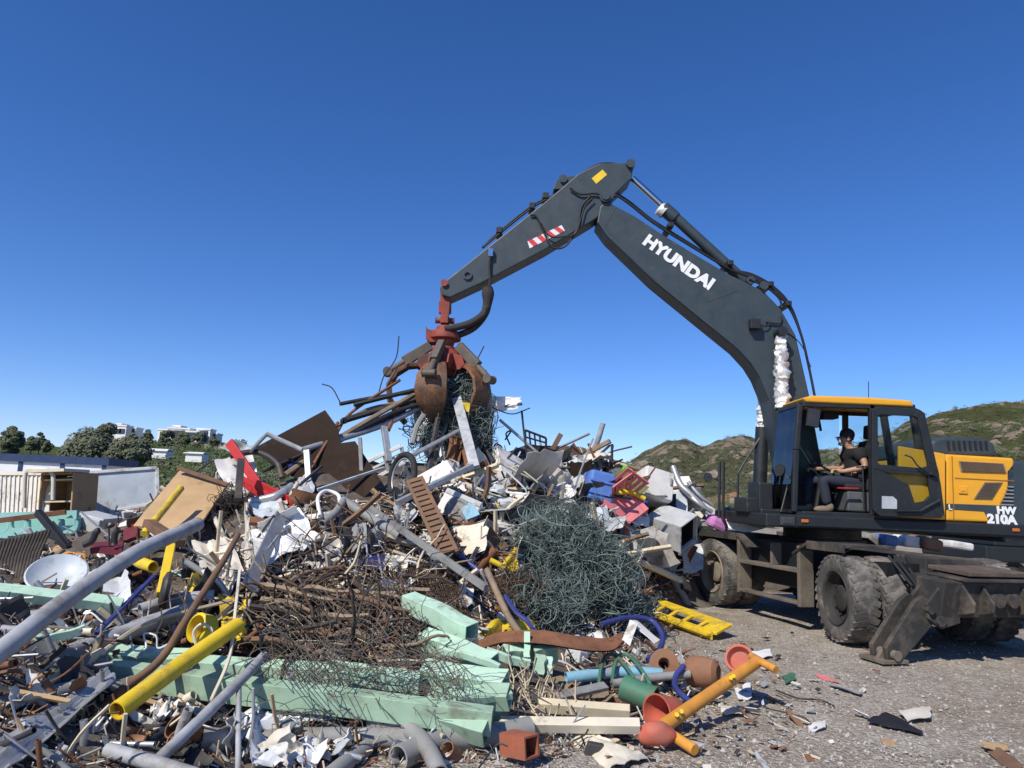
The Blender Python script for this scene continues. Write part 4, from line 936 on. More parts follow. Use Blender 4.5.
# the compacted heap itself
heap_m = M('heap_dirt', (.125, .10, .08), .95, var=.6, scale=3.5, dirt=.35, dirtcol=(.03, .025, .02), rust=.15, bump=.6, fine=18)
m = MB(); vs = []; fs = []
for j in range(len(GY)):
    for i in range(len(GX)):
        x, y, z = GX[i], GY[j], ZZ[j, i]
        k = min(1, max(0, z+.05)*4); nz_ = noise.fractal(V((x*1.1, y*1.1, .5)), .8, 2.1, 5)*.16-.05
        vs.append(V((x, y, z-.012+k*nz_)))
W = len(GX)
for j in range(len(GY)-1):
    for i in range(W-1):
        if max(ZZ[j, i], ZZ[j, i+1], ZZ[j+1, i], ZZ[j+1, i+1]) > -.045: fs.append((j*W+i, j*W+i+1, (j+1)*W+i+1, (j+1)*W+i))
m.add(vs, fs); tag(m.build('scrap_mound', heap_m, smooth=True, origin=(0, 0, 0)), kind='stuff')
# ------------------------------------------------------------------ scrap palette
pal = dict(
 white=M('scrap_white_enamel', (.68, .66, .62), .5, var=.12, dirt=.40, dirtcol=(.28, .22, .16), rust=.10, bump=.05),
 pale=M('scrap_pale_grey', (.48, .49, .485), .5, var=.15, dirt=.38, dirtcol=(.2, .16, .12), rust=.06, bump=.05),
 blueish=M('scrap_pale_blue', (.50, .545, .57), .5, var=.12, dirt=.36, dirtcol=(.22, .18, .14), bump=.05),
 galv=M('scrap_galvanised', (.42, .43, .435), .42, .5, var=.22, scale=9, dirt=.2, dirtcol=(.16, .14, .11), bump=.06),
 pipegrey=M('scrap_grey_pipe', (.36, .37, .385), .6, .0, var=.22, scale=6, rust=.04, dirt=.5, dirtcol=(.20, .18, .155), bump=.05),
 dullgrey=M('scrap_dull_grey', (.25, .25, .24), .7, var=.25, dirt=.35, bump=.1),
 pvc=M('scrap_grey_plastic_pipe', (.27, .265, .25), .6, var=.12, dirt=.4, dirtcol=(.16, .13, .1), bump=.06),
 rust=M('scrap_rust', (.20, .085, .04), .85, var=.4, dirt=.3, dirtcol=(.06, .04, .03), rust=.35, bump=.2),
 brown=M('scrap_dark_brown_sheet', (.032, .020, .014), .85, var=.4, scale=2, dirt=.2, dirtcol=(.06, .036, .024), rust=.05, bump=.08, spec=.15),
 rustlight=M('scrap_orange_rust', (.32, .16, .08), .85, var=.35, dirt=.25, bump=.2),
 dark=M('scrap_dark_steel', (.045, .042, .042), .6, .2, var=.35, dirt=.3, dirtcol=(.12, .09, .06), bump=.12),
 black=M('scrap_black_plastic', (.016, .016, .018), .55, var=.25, dirt=.25, dirtcol=(.09, .075, .06), bump=.1),
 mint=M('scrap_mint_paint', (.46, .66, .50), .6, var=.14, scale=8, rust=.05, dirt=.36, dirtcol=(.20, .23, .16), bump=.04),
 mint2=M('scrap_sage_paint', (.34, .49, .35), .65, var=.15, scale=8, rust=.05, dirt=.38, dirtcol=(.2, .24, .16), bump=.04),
 yellow=M('scrap_yellow_paint', (.74, .51, .02), .5, var=.14, scale=7, rust=.14, dirt=.45, dirtcol=(.36, .25, .07), bump=.04),
 orange=M('scrap_orange_paint', (.64, .28, .04), .6, var=.2, rust=.08, dirt=.42, dirtcol=(.3, .14, .05), bump=.05),
 redorange=M('scrap_faded_red_plastic', (.48, .11, .065), .65, var=.28, dirt=.5, dirtcol=(.3, .14, .1), bump=.04),
 red=M('scrap_red', (.50, .022, .022), .5, var=.15, dirt=.1, bump=.05),
 maroon=M('scrap_maroon', (.14, .012, .025), .8, var=.2, bump=.1),
 pink=M('scrap_pink_plastic', (.68, .19, .20), .45, var=.12, dirt=.1, bump=.03),
 magenta=M('scrap_mauve_sheet', (.55, .22, .50), .6, var=.1, bump=.05),
 blue=M('scrap_blue_plastic', (.09, .19, .50), .5, var=.18, dirt=.15, dirtcol=(.3, .3, .32), bump=.1),
 deepblue=M('scrap_deep_blue', (.035, .045, .19), .5, var=.25, dirt=.3, bump=.05),
 sky=M('scrap_sky_blue', (.20, .40, .52), .55, var=.2, dirt=.42, dirtcol=(.25, .24, .21), bump=.04),
 teal=M('scrap_turquoise', (.28, .55, .50), .5, var=.12, dirt=.2, bump=.05),
 green=M('scrap_green_metal', (.05, .17, .10), .6, var=.25, dirt=.45, rust=.2, bump=.06),
 lime=M('scrap_bright_green', (.14, .45, .05), .5, var=.1, bump=.03),
 olive=M('scrap_olive', (.12, .13, .035), .7, var=.25, dirt=.2, bump=.08),
 ply=M('scrap_tan_board', (.46, .30, .15), .8, var=.14, dirt=.2, dirtcol=(.25, .15, .07), bump=.08),
 wood=M('scrap_grey_wood', (.26, .19, .125), .85, var=.3, scale=7, dirt=.25, bump=.2),
 woodlight=M('scrap_cream_wood', (.62, .53, .36), .75, var=.15, dirt=.2, dirtcol=(.35, .25, .15), bump=.08),
 woodbrown=M('scrap_brown_wood', (.18, .10, .055), .8, var=.3, dirt=.25, bump=.15),
 woodblack=M('scrap_rotten_wood', (.055, .043, .034), .95, var=.4, dirt=.3, dirtcol=(.13, .1, .07), bump=.4),
 cloth=M('scrap_cream_cloth', (.62, .57, .48), .95, var=.18, dirt=.3, dirtcol=(.3, .23, .16), bump=.15),
 whitebag=M('scrap_white_bag', (.76, .75, .72), .8, var=.1, dirt=.12, bump=.15),
 film=M('scrap_plastic_film', (.66, .68, .69), .35, var=.15, dirt=.12, bump=.2),
 cream=M('scrap_cream_plastic', (.66, .60, .47), .5, var=.12, dirt=.25, bump=.05),
 rubber=M('scrap_rubber', (.022, .021, .021), .8, var=.3, dirt=.3, dirtcol=(.1, .09, .075), bump=.1),
 wire=M('scrap_dark_wire', (.055, .045, .038), .65, .2, var=.4, bump=0),
 wiregreen=M('scrap_green_wire', (.15, .195, .175), .5, .0, var=.55, scale=3, bump=0),
 wirerust=M('scrap_rusty_wire', (.11, .065, .04), .8, var=.4, bump=0),
 wiregrey=M('scrap_grey_wire', (.17, .145, .115), .7, .0, var=.4, bump=0),
 straw=M('scrap_pale_cane', (.55, .46, .32), .8, var=.25, dirt=.2, bump=.1),
 terracotta=M('scrap_terracotta', (.26, .125, .065), .85, var=.3, dirt=.45, dirtcol=(.2, .12, .07), bump=.2),
 brick=M('scrap_brick', (.33, .10, .05), .85, var=.3, dirt=.2, bump=.2),
)
PC = pal
HERO = []       # pixel positions of labelled pieces, for naming the small ones near them
def reg(o, label, cat, px, py, group=None):
    tag(o, label, cat, group); HERO.append((px, py, label)); return o
def scl(Y): return Y/FPX
def pipe(name, label, cat, pts, rpx, mat, hollow=0., n=12, group=None, curve=True):
    w_ = [at(q) for q in pts]; Y = sum(p.y for p in w_)/len(w_); r = [x*scl(Y) for x in rpx] if isinstance(rpx, (list, tuple)) else rpx*scl(Y)
    m = MB(); pp_ = catmull(w_, 6) if curve and len(w_) > 2 else w_
    m.tube(pp_, r if not isinstance(r, list) else [r[0]+(r[-1]-r[0])*i/(len(pp_)-1) for i in range(len(pp_))], n, hollow=hollow)
    mid = pts[len(pts)//2]; o = m.build(name, PC[mat], smooth=50); return reg(o, label, cat, mid[0], mid[1], group)
def bar(name, label, cat, a, b, wpx, hpx, mat, group=None, up=None, bevel=.004):
    A, B = at(a), at(b); s = scl((A.y+B.y)/2); m = MB(); m.bar(A, B, wpx*s, hpx*s, up=up)
    o = m.build(name, PC[mat], bevel=bevel); return reg(o, label, cat, (a[0]+b[0])/2, (a[1]+b[1])/2, group)
_sd = [0]
def sheet(name, label, cat, c4, mat, amp=.03, n=6, th=.006, freq=2., ragged=0., group=None, sag=0., parent=None, curl=None):
    _sd[0] += 1; w_ = [at(q) for q in c4]; m = MB(); sz = (w_[0]-w_[2]).length; cu = rng.uniform(-.16, .16)*sz if curl is None and amp > .035 else (curl or 0); m.sheet(w_, n, n, amp, th, _sd[0], freq, ragged, sag, cu)
    o = m.build(name, PC[mat], parent, smooth=35); cx = sum(q[0] for q in c4)/4; cy_ = sum(q[1] for q in c4)/4; return reg(o, label, cat, cx, cy_, group)
def poly(name, label, cat, pts, Y, mat, th=.02, tilt=0., group=None):
    """flat cut plate standing roughly upright at distance Y; tilt: metres of depth per pixel of height"""
    ym = sum(q[1] for q in pts)/len(pts); xm = sum(q[0] for q in pts)/len(pts)
    w_ = [P(x, y, Y+tilt*(ym-y)) for x, y in pts]; m = MB(); m.prism(w_, V((0, th, 0))); o = m.build(name, PC[mat], bevel=.004); return reg(o, label, cat, xm, ym, group)
def box(name, label, cat, c, size, rot, mat, group=None, bevel=.015, extra=None, open_=False):
    """an appliance-like box; extra(root, Rm, c) adds parts"""
    p = at(c); Rm = Euler([R(a) for a in rot], 'XYZ').to_matrix(); h = V(size)/2
    if extra:
        root = empty(name, p); 
        m = MB(); 
        if open_:
            t = .03
            for ax, sg in ((0, -1), (0, 1), (2, -1), (2, 1)):
                cc = V((0, 0, 0)); cc[ax] = sg*(h[ax]-t/2); sz = V(size); sz[ax] = t
                if ax == 2: sz[0] -= 2*t+.004
                m.box(p+Rm @ cc, sz, Rm)
            m.box(p+Rm @ V((0, h.y-t/2, 0)), V((size[0]-2*t-.004, t, size[2]-2*t-.004)), Rm)
        else: m.box(p, size, Rm)
        m.build('body', PC[mat], root, bevel=bevel); extra(root, Rm, p, h); return reg(root, label, cat, c[0], c[1], group)
    m = MB(); m.box(p, size, Rm); o = m.build(name, PC[mat], bevel=bevel); return reg(o, label, cat, c[0], c[1], group)
def wires(m, c, rad, n, seg, r, rg, step=.09, gravity=0.):
    c = V(c); rad = V(rad)
    for _ in range(n):
        d = V((rg.gauss(0, 1), rg.gauss(0, 1), rg.gauss(0, 1))).normalized()*rg.random()**.4; p = c+V((d.x*rad.x, d.y*rad.y, d.z*rad.z))
        v = V((rg.gauss(0, 1), rg.gauss(0, 1), rg.gauss(0, .8))).normalized(); w_ = V((rg.gauss(0, 1), rg.gauss(0, 1), rg.gauss(0, 1)))*.45; pts = [p]
        for _k in range(rg.randint(seg//2, seg)):
            w_ += V((rg.gauss(0, .18), rg.gauss(0, .18), rg.gauss(0, .18))); v = (v+w_.cross(v)*.55).normalized(); q = p-c; e = V((q.x/rad.x, q.y/rad.y, q.z/rad.z)).length
            if e > .95: v = (v-q.normalized()*.55*(e-.6)).normalized()
            v.z -= gravity; p = p+v*step; pts.append(p)
        m.tube(pts, r*rg.choice((.6, .8, 1, 1, 1.7))*rg.uniform(.8, 1.2), 3, caps=False)
# ================================================================== the scrap pieces, back to front
BEAMS = None
# --- far left: discarded panels and cabinets
def panel(label, c4, Y, mat, rim='white', ribs=0, name='insulated_board', cat='panel', rimw=.05, th=.06):
    w_ = [P(x, y, Y+dy) for x, y, dy in c4]; cx = sum(q[0] for q in c4)/4; cy_ = sum(q[1] for q in c4)/4
    c = (w_[0]+w_[2])/2; root = empty(name, V((c.x, c.y, min(p.z for p in w_)))); n = (w_[1]-w_[0]).cross(w_[3]-w_[0]).normalized()
    if n.y > 0: n = -n
    m = MB(); m.prism(w_, -n*th); m.build('sheet', PC[mat], root)
    m = MB(); u = (w_[1]-w_[0]).normalized()
    for a, b in zip(w_, w_[1:]+w_[:1]): m.bar(a+n*.012, b+n*.012, rimw, .03, up=n)
    m.build('rim', PC[rim], root, bevel=.006)
    if ribs:
        m = MB()
        for k in range(1, ribs): m.bar(w_[0].lerp(w_[1], k/ribs)+n*.006, w_[3].lerp(w_[2], k/ribs)+n*.006, .018, .02, up=n)
        m.build('ribbing', PC['white'], root)
    return reg(root, label, cat, cx, cy_)
panel('pale blue-grey insulated panel with a white rim standing at the back of the heap', [(86, 473, 0), (157, 468, .5), (158, 503, .4), (89, 516, -.1)], 11, 'blueish')
panel('white ribbed gate panel with tube frame at the far edge of the heap', [(-12, 474, 0), (50, 474, .2), (47, 515, .0), (-14, 520, -.2)], 10.2, 'cream', 'cream', 14, 'ribbed_gate', rimw=.06)
pipe('tube_rack', 'bent white tube frame hooked over the ribbed gate panel', 'frame', [(24, 508, 10), (25, 478, 10), (28, 470, 10), (36, 469, 10), (52, 473, 10), (53, 500, 10)], 2., 'cream')
def cab_extra(root, Rm, p, h):
    for k in (-.12, .18):
        m = MB(); m.box(p+Rm @ V((0, 0, k)), (h.x*2-.08, h.y*1.8, .02), Rm); m.build('shelf', PC['woodlight'], root)
    m = MB(); m.box(p+Rm @ V((0, -h.y+.02, h.z+.02)), (h.x*2+.05, h.y*2, .04), Rm); m.build('top', PC['cream'], root)
box('open_cabinet', 'open yellowish cabinet lying between the gate panel and the pale panel', 'cabinet', (69, 493, 10.4), (.52, .5, .56), (0, -4, -8), 'ply', extra=cab_extra, open_=True)
def door_extra(side=-1, mat='pale', hm='dark'):
    def f(root, Rm, p, h):
        m = MB(); m.box(p+Rm @ V((0, -h.y-.022, 0)), (h.x*2-.01, .04, h.z*2-.02), Rm); m.build('door', PC[mat], root, bevel=.012)
        m = MB(); m.box(p+Rm @ V((h.x*.75*side, -h.y-.055, h.z*.3)), (.03, .03, h.z*.5), Rm); m.build('handle', PC[hm], root, bevel=.005)
    return f
box('appliance_casing', 'grey-white appliance casing tipped on its side beyond the red office chair', 'appliance', (97, 529, 9.2), (.46, .3, .36), (4, 8, -18), 'pale', extra=door_extra())
def chair_office():
    root = empty('office_chair', P(112, 550, 7.5))
    def q(x, y, dy=0.): return P(x, y, 7.5+dy)
    m = MB(); m.sheet([q(90, 548, -.2), (q(122, 548, -.25)), q(124, 541, .2), q(96, 541, .2)], 6, 6, .02, .06, 3); m.build('seat', PC['maroon'], root, smooth=40)
    m = MB(); m.sheet([q(123, 540, 0), q(137, 536, 0), (q(137, 526, .1)), q(124, 528, .1)], 5, 5, .02, .05, 4); m.build('backrest', PC['maroon'], root, smooth=40)
    for a in ([(84, 545), (92, 541), (96, 532), (99, 531)], [(114, 545), (115, 534), (119, 529)]):
        m = MB(); m.tube(catmull([q(x, y, -.25) for x, y in a], 4), .032, 8); m.build('armrest', PC['black'], root, smooth=True)
    reg(root, 'toppled office chair with maroon cushions and black armrests', 'chair', 112, 542)
chair_office()
def crate_teal():
    root = empty('arched_crate', P(36, 530, 8.7)); Y = 8.7
    m = MB()
    for k in range(5):
        x = -6+k*17; m.tube(catmull([P(x, 520, Y), P(x+1, 529, Y), P(x+8, 533, Y), P(x+15, 529, Y), P(x+16, 519, Y)], 4), .03, 6)
    m.build('arcade', PC['teal'], root, smooth=True)
    m = MB(); m.bar(P(-12, 517, Y), P(78, 514, Y), .09, .06, up=(0, 1, 0)); m.bar(P(-12, 533, Y), P(76, 529, Y), .09, .05, up=(0, 1, 0)); m.bar(P(-12, 536, Y+.25), P(78, 532, Y+.25), .4, .1, up=(0, 1, 0)); m.build('rail', PC['teal'], root)
    reg(root, 'turquoise balustrade piece with round arches at the left of the heap', 'balustrade', 36, 526)
crate_teal()
bar('rusty_beam', 'long rusty flat beam over the turquoise balustrade', 'beam', (-12, 522, 8.4), (66, 512, 8.6), 4, 5, 'rust')
bar('black_post', 'black square post leaning down from the rusty beam to the woven mat', 'post', (38, 512, 8.3), (68, 549, 8.0), 6, 6, 'black')
sheet('woven_mat', 'dark woven mat slumped at the left edge of the heap', 'mat', [(-14, 545, 7.4), (50, 530, 7.6), (32, 584, 6.7), (-20, 592, 6.6)], 'dark', .05, 12)
m = MB()
for i in range(18):
    t = i/17; a = P(-14, 545, 7.35).lerp(P(50, 530, 7.55), t); b = P(-20, 590, 6.6).lerp(P(32, 582, 6.7), t); mid = a.lerp(b, .5)+V((0, -.03, .02)); m.tube([a, mid, b], .014, 5)
o = m.build('wicker_blind', PC['woodblack'], smooth=True); reg(o, 'dark slatted blind lying over the woven mat', 'blind', 12, 562)
m = MB(); m.lathe(P(57, 573, 6.7), V((.2, -.55, .8)), [(0, -.10), (.12, -.095), (.2, -.05), (.235, .0), (.25, .005), (.235, .015), (.19, -.03), (.11, -.08), (0, -.085)], 28); o = m.build('basin', PC['blueish'], smooth=50); reg(o, 'round pale enamel basin beside the woven mat', 'basin', 57, 573)
sheet('plastic_scrap', 'yellow-orange plastic panel crumpled beyond the round basin', 'plastic', [(52, 556, .1), (85, 553, .12), (86, 562, .08), (60, 566, .05)], 'orange', .05)
sheet('cardboard_piece', 'tan cardboard piece beneath the black leaning post', 'cardboard', [(46, 545, .1), (66, 548, .1), (60, 562, .1), (44, 556, .1)], 'ply', .04)
sheet('board_sheet', 'big tan plywood board propped against the heap below the red door strip', 'board', [(134, 528, 7.9), (181, 471, 9.0), (228, 488, 8.8), (196, 532, 7.6)], 'ply', .02, 8, .02)
bar('dark_batten', 'dark timber batten along the top of the tan plywood board', 'batten', (178, 468, 8.85), (232, 486, 8.7), 3.5, 3.5, 'woodbrown')
bar('wood_block', 'short thick brown timber resting across the tan board', 'timber', (148, 523, 7.3), (180, 544, 7.0), 11, 8, 'woodbrown')
pipe('yellow_post', 'yellow round post leaning in front of the tan plywood board', 'post', [(181, 488, 7.9), (144, 534, 7.2)], 3.6, 'yellow')
bar('yellow_upright', 'dirty yellow square post standing behind the long grey pipe', 'post', (171, 546, 6.5), (161, 595, 6.1), 8, 8, 'yellow')
pipe('yellow_elbow', 'yellow bent pipe piece lying beside the square yellow post', 'pipe', [(130, 555, 6.6), (140, 562, 6.5), (153, 567, 6.4)], 5.5, 'yellow', hollow=.2)
# --- long grey pipe with bend
pipe('lamp_post_pipe', 'thick grey steel pole slanting up across the left of the heap', 'pole', [(-25, 672, 3.95), (0, 652, 4.1), (60, 605, 4.6), (108, 571, 5.1), (128, 558, 5.3), (150, 546, 5.6), (198, 524, 6.3)], 8.2, 'pipegrey', hollow=.15, n=18)
# --- red door strip and curled white sheets
sheet('curled_sheet', 'curled white corrugated sheet behind the red strip', 'sheet metal', [(214, 462, 9.2), (252, 452, 9.5), (264, 498, 9.0), (236, 512, 8.8)], 'white', .10, 10)
sheet('curled_sheet', 'pale bent sheet at the top of the red strip', 'sheet metal', [(219, 448, 9.1), (236, 440, 9.2), (252, 447, 9.3), (240, 458, 9.1)], 'pale', .06)
for a, b, l in (((229, 442, 8.8), (263, 492, 8.5), 'broad red metal strip hanging down the top of the heap'), ((256, 484, 8.4), (300, 506, 8.3), 'red strip lying flatter below the broad red one'), ((238, 478, 8.6), (284, 508, 8.2), 'narrow red strip beside the broad red one')):
    bar('red_strip', l, 'strip', a, b, 9 if 'broad' in l else 5, 3, 'red', up=(0, 1, .2))
bar('black_upright', 'black square post standing in front of the curled white sheet', 'post', (241, 460, 8.2), (238, 500, 7.9), 7, 6, 'dark')
# --- big brown plate
poly('steel_plate', 'large dark brown torn steel plate standing on the heap left of the grapple', 'steel plate', [(252, 449), (325, 410), (338, 428), (341, 443), (355, 441), (381, 481), (362, 500), (314, 500), (300, 480), (278, 470)], 9.5, 'brown', .012, .012)
pipe('tube_rack', 'bent grey tube frame leaning on the left corner of the brown plate', 'frame', [(250, 451, 9.0), (267, 434, 9.2), (302, 450, 9.2)], 2.6, 'pipegrey', curve=False, n=8)
# --- bundle of bars held by the grapple (running down-left)
held = [('long blue tube hanging from the grapple towards the brown plate', (404, 411, 11.0), (352, 434, 10.3), (288, 468, 9.4), 3, 'deepblue', 'tube'),
        ('long dark square bar, uppermost of those hanging from the grapple', (430, 395, 11.1), (352, 418, 10.4), (344, 421, 10.3), 3.4, 'dark', 'bar'),
        ('pale grey tube reaching from the grapple across the brown plate', (419, 408, 11.0), (378, 427, 10.5), (303, 450, 9.5), 3, 'galv', 'tube'),
        ('rusty brown bar hanging from the grapple to the foot of the brown plate', (425, 388, 11.1), (345, 434, 10.1), (282, 477, 9.2), 2.6, 'wood', 'bar'),
        ('thin rusty rod crossing the bars below the grapple', (400, 380, 11.0), (352, 412, 10.6), (336, 434, 10.2), 1.6, 'rust', 'rod'),
        ('thin black rod sagging from the grapple past the blue tube', (417, 399, 11.1), (370, 424, 10.5), (262, 472, 9.1), 1.4, 'dark', 'rod'),
        ('short dark bar sticking out of the grapple to the upper side of the bundle', (438, 385, 11.1), (390, 396, 10.8), (354, 405, 10.6), 2.6, 'black', 'bar')]
for l, a, b, c, r_, mt, nm in held: pipe('steel_'+nm, l, nm, [a, b, c], r_, mt, n=6 if nm == 'bar' else 8, group='bars held by the grapple')
for a, b, w_, mt, l in (((307, 451, 9.1), (310, 496, 8.9), 7, 'galv', 'upright galvanised channel in front of the brown plate'), ((360, 438, 9.5), (363, 500, 9.3), 4.5, 'dullgrey', 'thin dark upright strip before the brown plate'), ((384, 427, 10.3), (389, 462, 10.0), 6, 'galv', 'short galvanised post beside the bicycle wheel'), ((317, 490, 8.7), (384, 468, 9.5), 3.4, 'pale', 'pale tube lying along the foot of the brown plate'), ((296, 488, 8.6), (322, 466, 8.9), 3, 'dark', 'dark bar leaning on the lower corner of the brown plate'), ((338, 422, 10.1), (308, 474, 9.2), 2.6, 'rust', 'rusty bar crossing the middle of the brown plate')):
    bar('steel_bar', l, 'bar', a, b, w_, w_*.8, mt)
more_held = [((415, 392, 11.2), (372, 398, 10.9), (340, 404, 10.6), 2.2, 'dark', 'upper thin dark bar pointing out of the grapple'), ((428, 402, 11.0), (395, 412, 10.7), (340, 440, 10.0), 2.6, 'black', 'black angle bar hanging beside the blue tube'), ((410, 396, 11.2), (398, 410, 10.9), (388, 430, 10.5), 2.4, 'rust', 'short rusty bar dropping from the grapple tines'), ((432, 404, 11.0), (418, 424, 10.8), (412, 444, 10.6), 2.6, 'dullgrey', 'short dull grey bar hanging under the near tine'), ((440, 410, 10.9), (434, 440, 10.7), (428, 476, 10.3), 3., 'dark', 'dark tube dropping straight from the grapple to the heap'), ((452, 410, 11.3), (462, 440, 11.0), (470, 476, 10.6), 3.4, 'rust', 'rusty tube dropping behind the galvanised channel'), ((476, 410, 11.3), (482, 440, 11.1), (494, 462, 10.9), 2.4, 'dark', 'thin dark tube hanging at the far side of the grapple'), ((448, 420, 11.1), (440, 446, 10.8), (446, 474, 10.5), 2., 'galv', 'crooked shiny rod hanging in the middle of the load'), ((400, 402, 11.0), (366, 410, 10.7), (330, 430, 10.2), 1.8, 'wood', 'weathered lath held level with the dark bars')]
for a, b, c, r_, mt, l in more_held: pipe('steel_bar', l, 'bar', [a, b, c], r_, mt, n=6, group='bars held by the grapple')
for i, (x0, y0, x1, y1, w_, mt, l) in enumerate([(446, 404, 444, 458, 22, 'dark', 'blackened crumpled sheet filling the middle of the load'), (470, 402, 474, 448, 20, 'dullgrey', 'grey crumpled sheet behind the wire of the load'), (418, 404, 430, 452, 16, 'pale', 'pale torn sheet hanging at the near side of the load'), (488, 412, 480, 450, 14, 'woodblack', 'rotten board hanging at the far side of the load'), (434, 440, 440, 480, 22, 'rust', 'rusty crumpled plate where the load meets the heap'), (466, 444, 462, 480, 20, 'woodbrown', 'brown crumpled plate under the galvanised channel'), (452, 396, 476, 420, 24, 'rust', 'rusty bent sheet clamped between the tines')]):
    A, B = P(x0, y0, 11.25), P(x1, y1, 11.0); hw = w_*scl(A.y)/2; m = MB(); m.sheet([A+V((-hw, .05, 0)), A+V((hw, .1, .05)), B+V((hw*.8, .0, 0)), B+V((-hw*.7, .1, 0))], 8, 12, .16, .01, 70+i, 3.4, .2, 0, .12); o = m.build('crumpled_plate', PC[mt], smooth=30); reg(o, l, 'metal sheet', (x0+x1)/2, (y0+y1)/2)
# white window frame
m = MB(); Y = 10.1; q_ = [P(367, 462, Y), P(401, 446, Y), P(405, 462, Y+.1), P(372, 480, Y+.1)]
for a, b in zip(q_, q_[1:]+q_[:1]): m.bar(a, b, .05, .05, up=(0, 1, 0))
m.bar(q_[0].lerp(q_[1], .5), q_[3].lerp(q_[2], .5), .05, .05, up=(0, 1, 0)); m.bar(q_[0].lerp(q_[3], .45), q_[1].lerp(q_[2], .45), .04, .04, up=(0, 1, 0)); o = m.build('broken_window', PC['white'], bevel=.006); reg(o, 'broken white window frame between the brown plate and the bicycle wheel', 'window frame', 384, 462)
# bicycle wheel
root = empty('bicycle_wheel', P(402, 496, 9.1)); c = P(402, 477, 9.1); ax = V((-.78, -.62, .12)).normalized()
s_, u_ = perp(ax); ringp = lambda r, k, n=36: c+(s_*math.cos(2*math.pi*k/n)+u_*math.sin(2*math.pi*k/n))*r
m = MB(); m.tube([ringp(.285, k) for k in range(37)], .040, 8, caps=False); m.build('tyre', PC['rubber'], root, smooth=True)
m = MB(); m.tube([ringp(.235, k) for k in range(37)], .014, 6, caps=False); m.build('rim', PC['galv'], root, smooth=True)
m = MB(); m.tube([c-ax*.05, c+ax*.05], .022, 8); m.build('hub', PC['dark'], root)
m = MB()
for k in range(18): m.tube([c+ax*(.03 if k % 2 else -.03), ringp(.222, k*2)], .002, 3)
m.build('spoke_wheel', PC['galv'], root); reg(root, 'bicycle wheel with black tyre standing in the heap below the grapple', 'bicycle wheel', 402, 477)
# rusty slotted plank
root = empty('slotted_plank', P(440, 555, 8.0)); A, B = P(406, 482, 8.7), P(440, 558, 7.7); wv = (P(426, 476, 8.7)-P(406, 482, 8.7)).normalized(); d = (B-A)
m = MB(); nrm = wv.cross(d).normalized()
if nrm.y > 0: nrm = -nrm
wd = .21
for t in (0, wd-.035): m.bar(A+wv*(t+.018), B+wv*(t+.018), .04, .05, up=nrm)
for k in range(15): m.bar(A.lerp(B, (k+.3)/15)+wv*.03, A.lerp(B, (k+.3)/15)+wv*(wd-.03), .066, .04, up=nrm)
m.build('tread', PC['woodbrown'], root, bevel=.004); reg(root, 'rusty brown slotted walkway plank sloping below the bicycle wheel', 'plank', 428, 520)
for o_ in list(root.children): pass
bar('steel_angle', 'long dark angle iron running down from the slotted plank', 'angle iron', (370, 508, 8.4), (486, 588, 7.0), 5, 6, 'dullgrey')
bar('square_tube', 'light grey square tube lying across the slotted plank', 'tube', (397, 503, 8.5), (472, 466, 9.3), 6, 5, 'galv')
bar('u_channel', 'galvanised channel hanging upright under the grapple', 'channel', (457, 399, 10.9), (475, 468, 9.9), 10, 6, 'galv', up=(0, 1, 0))
pipe('thin_bar', 'thin pale bar slanting behind the upright galvanised channel', 'bar', [(409, 457, 10.2), (460, 430, 10.8)], 2.2, 'galv', n=6)
# --- things in the grapple
sheet('torn_sheet', 'torn white plastic sheet sticking out of the grapple towards the excavator', 'plastic sheet', [(484, 396, 11.3), (522, 397, 11.1), (519, 408, 11.1), (486, 414, 11.3)], 'whitebag', .06, 10, .006, 2.5, .1)
bar('dark_stick', 'short dark stick below the torn white sheet', 'stick', (505, 406, 11.2), (522, 404, 11.1), 2.5, 2.5, 'dark')
rg = random.Random(3)
m = MB(); wires(m, P(458, 395, 11.3), (.42, .3, .32), 110, 26, .006, rg); wires(m, P(468, 430, 11.2), (.36, .25, .50), 190, 30, .005, rg); wires(m, P(428, 432, 11.1), (.25, .22, .42), 60, 24, .006, rg); o = m.build('wire_bundle', PC['wiregreen'], smooth=True); reg(o, 'dark tangle of wire hanging out of the grapple', 'wire tangle', 468, 425, None)
for i, (a, b, w_, mt, l) in enumerate([((436, 390, 11.2), (438, 462, 10.9), 26, 'dullgrey', 'crushed grey metal strip hanging straight under the grapple'), ((480, 405, 11.3), (486, 456, 11.1), 22, 'dark', 'dark ragged metal strip hanging under the far tines of the grapple'), ((425, 402, 11.1), (424, 440, 10.9), 22, 'galv', 'crumpled galvanised piece caught under the grapple'), ((460, 410, 11.2), (452, 470, 10.6), 16, 'rust', 'rust brown strip hanging behind the upright channel')]):
    A, B = at(a), at(b); hw = w_*scl(A.y)/2; m = MB(); m.sheet([A+V((-hw, 0, 0)), A+V((hw, .1, 0)), B+V((hw*.6, .1, 0)), B+V((-hw*.7, 0, 0))], 6, 14, .09, .01, 40+i, 4., .15); o = m.build('metal_strip', PC[mt], smooth=30); reg(o, l, 'metal strip', (a[0]+b[0])/2, (a[1]+b[1])/2)
sheet('yellow_scrap', 'small yellow scrap pinched in the grapple', 'scrap piece', [(462, 402, 10.75), (470, 403, 10.75), (469, 412, 10.75), (463, 411, 10.75)], 'yellow', .02, 3)
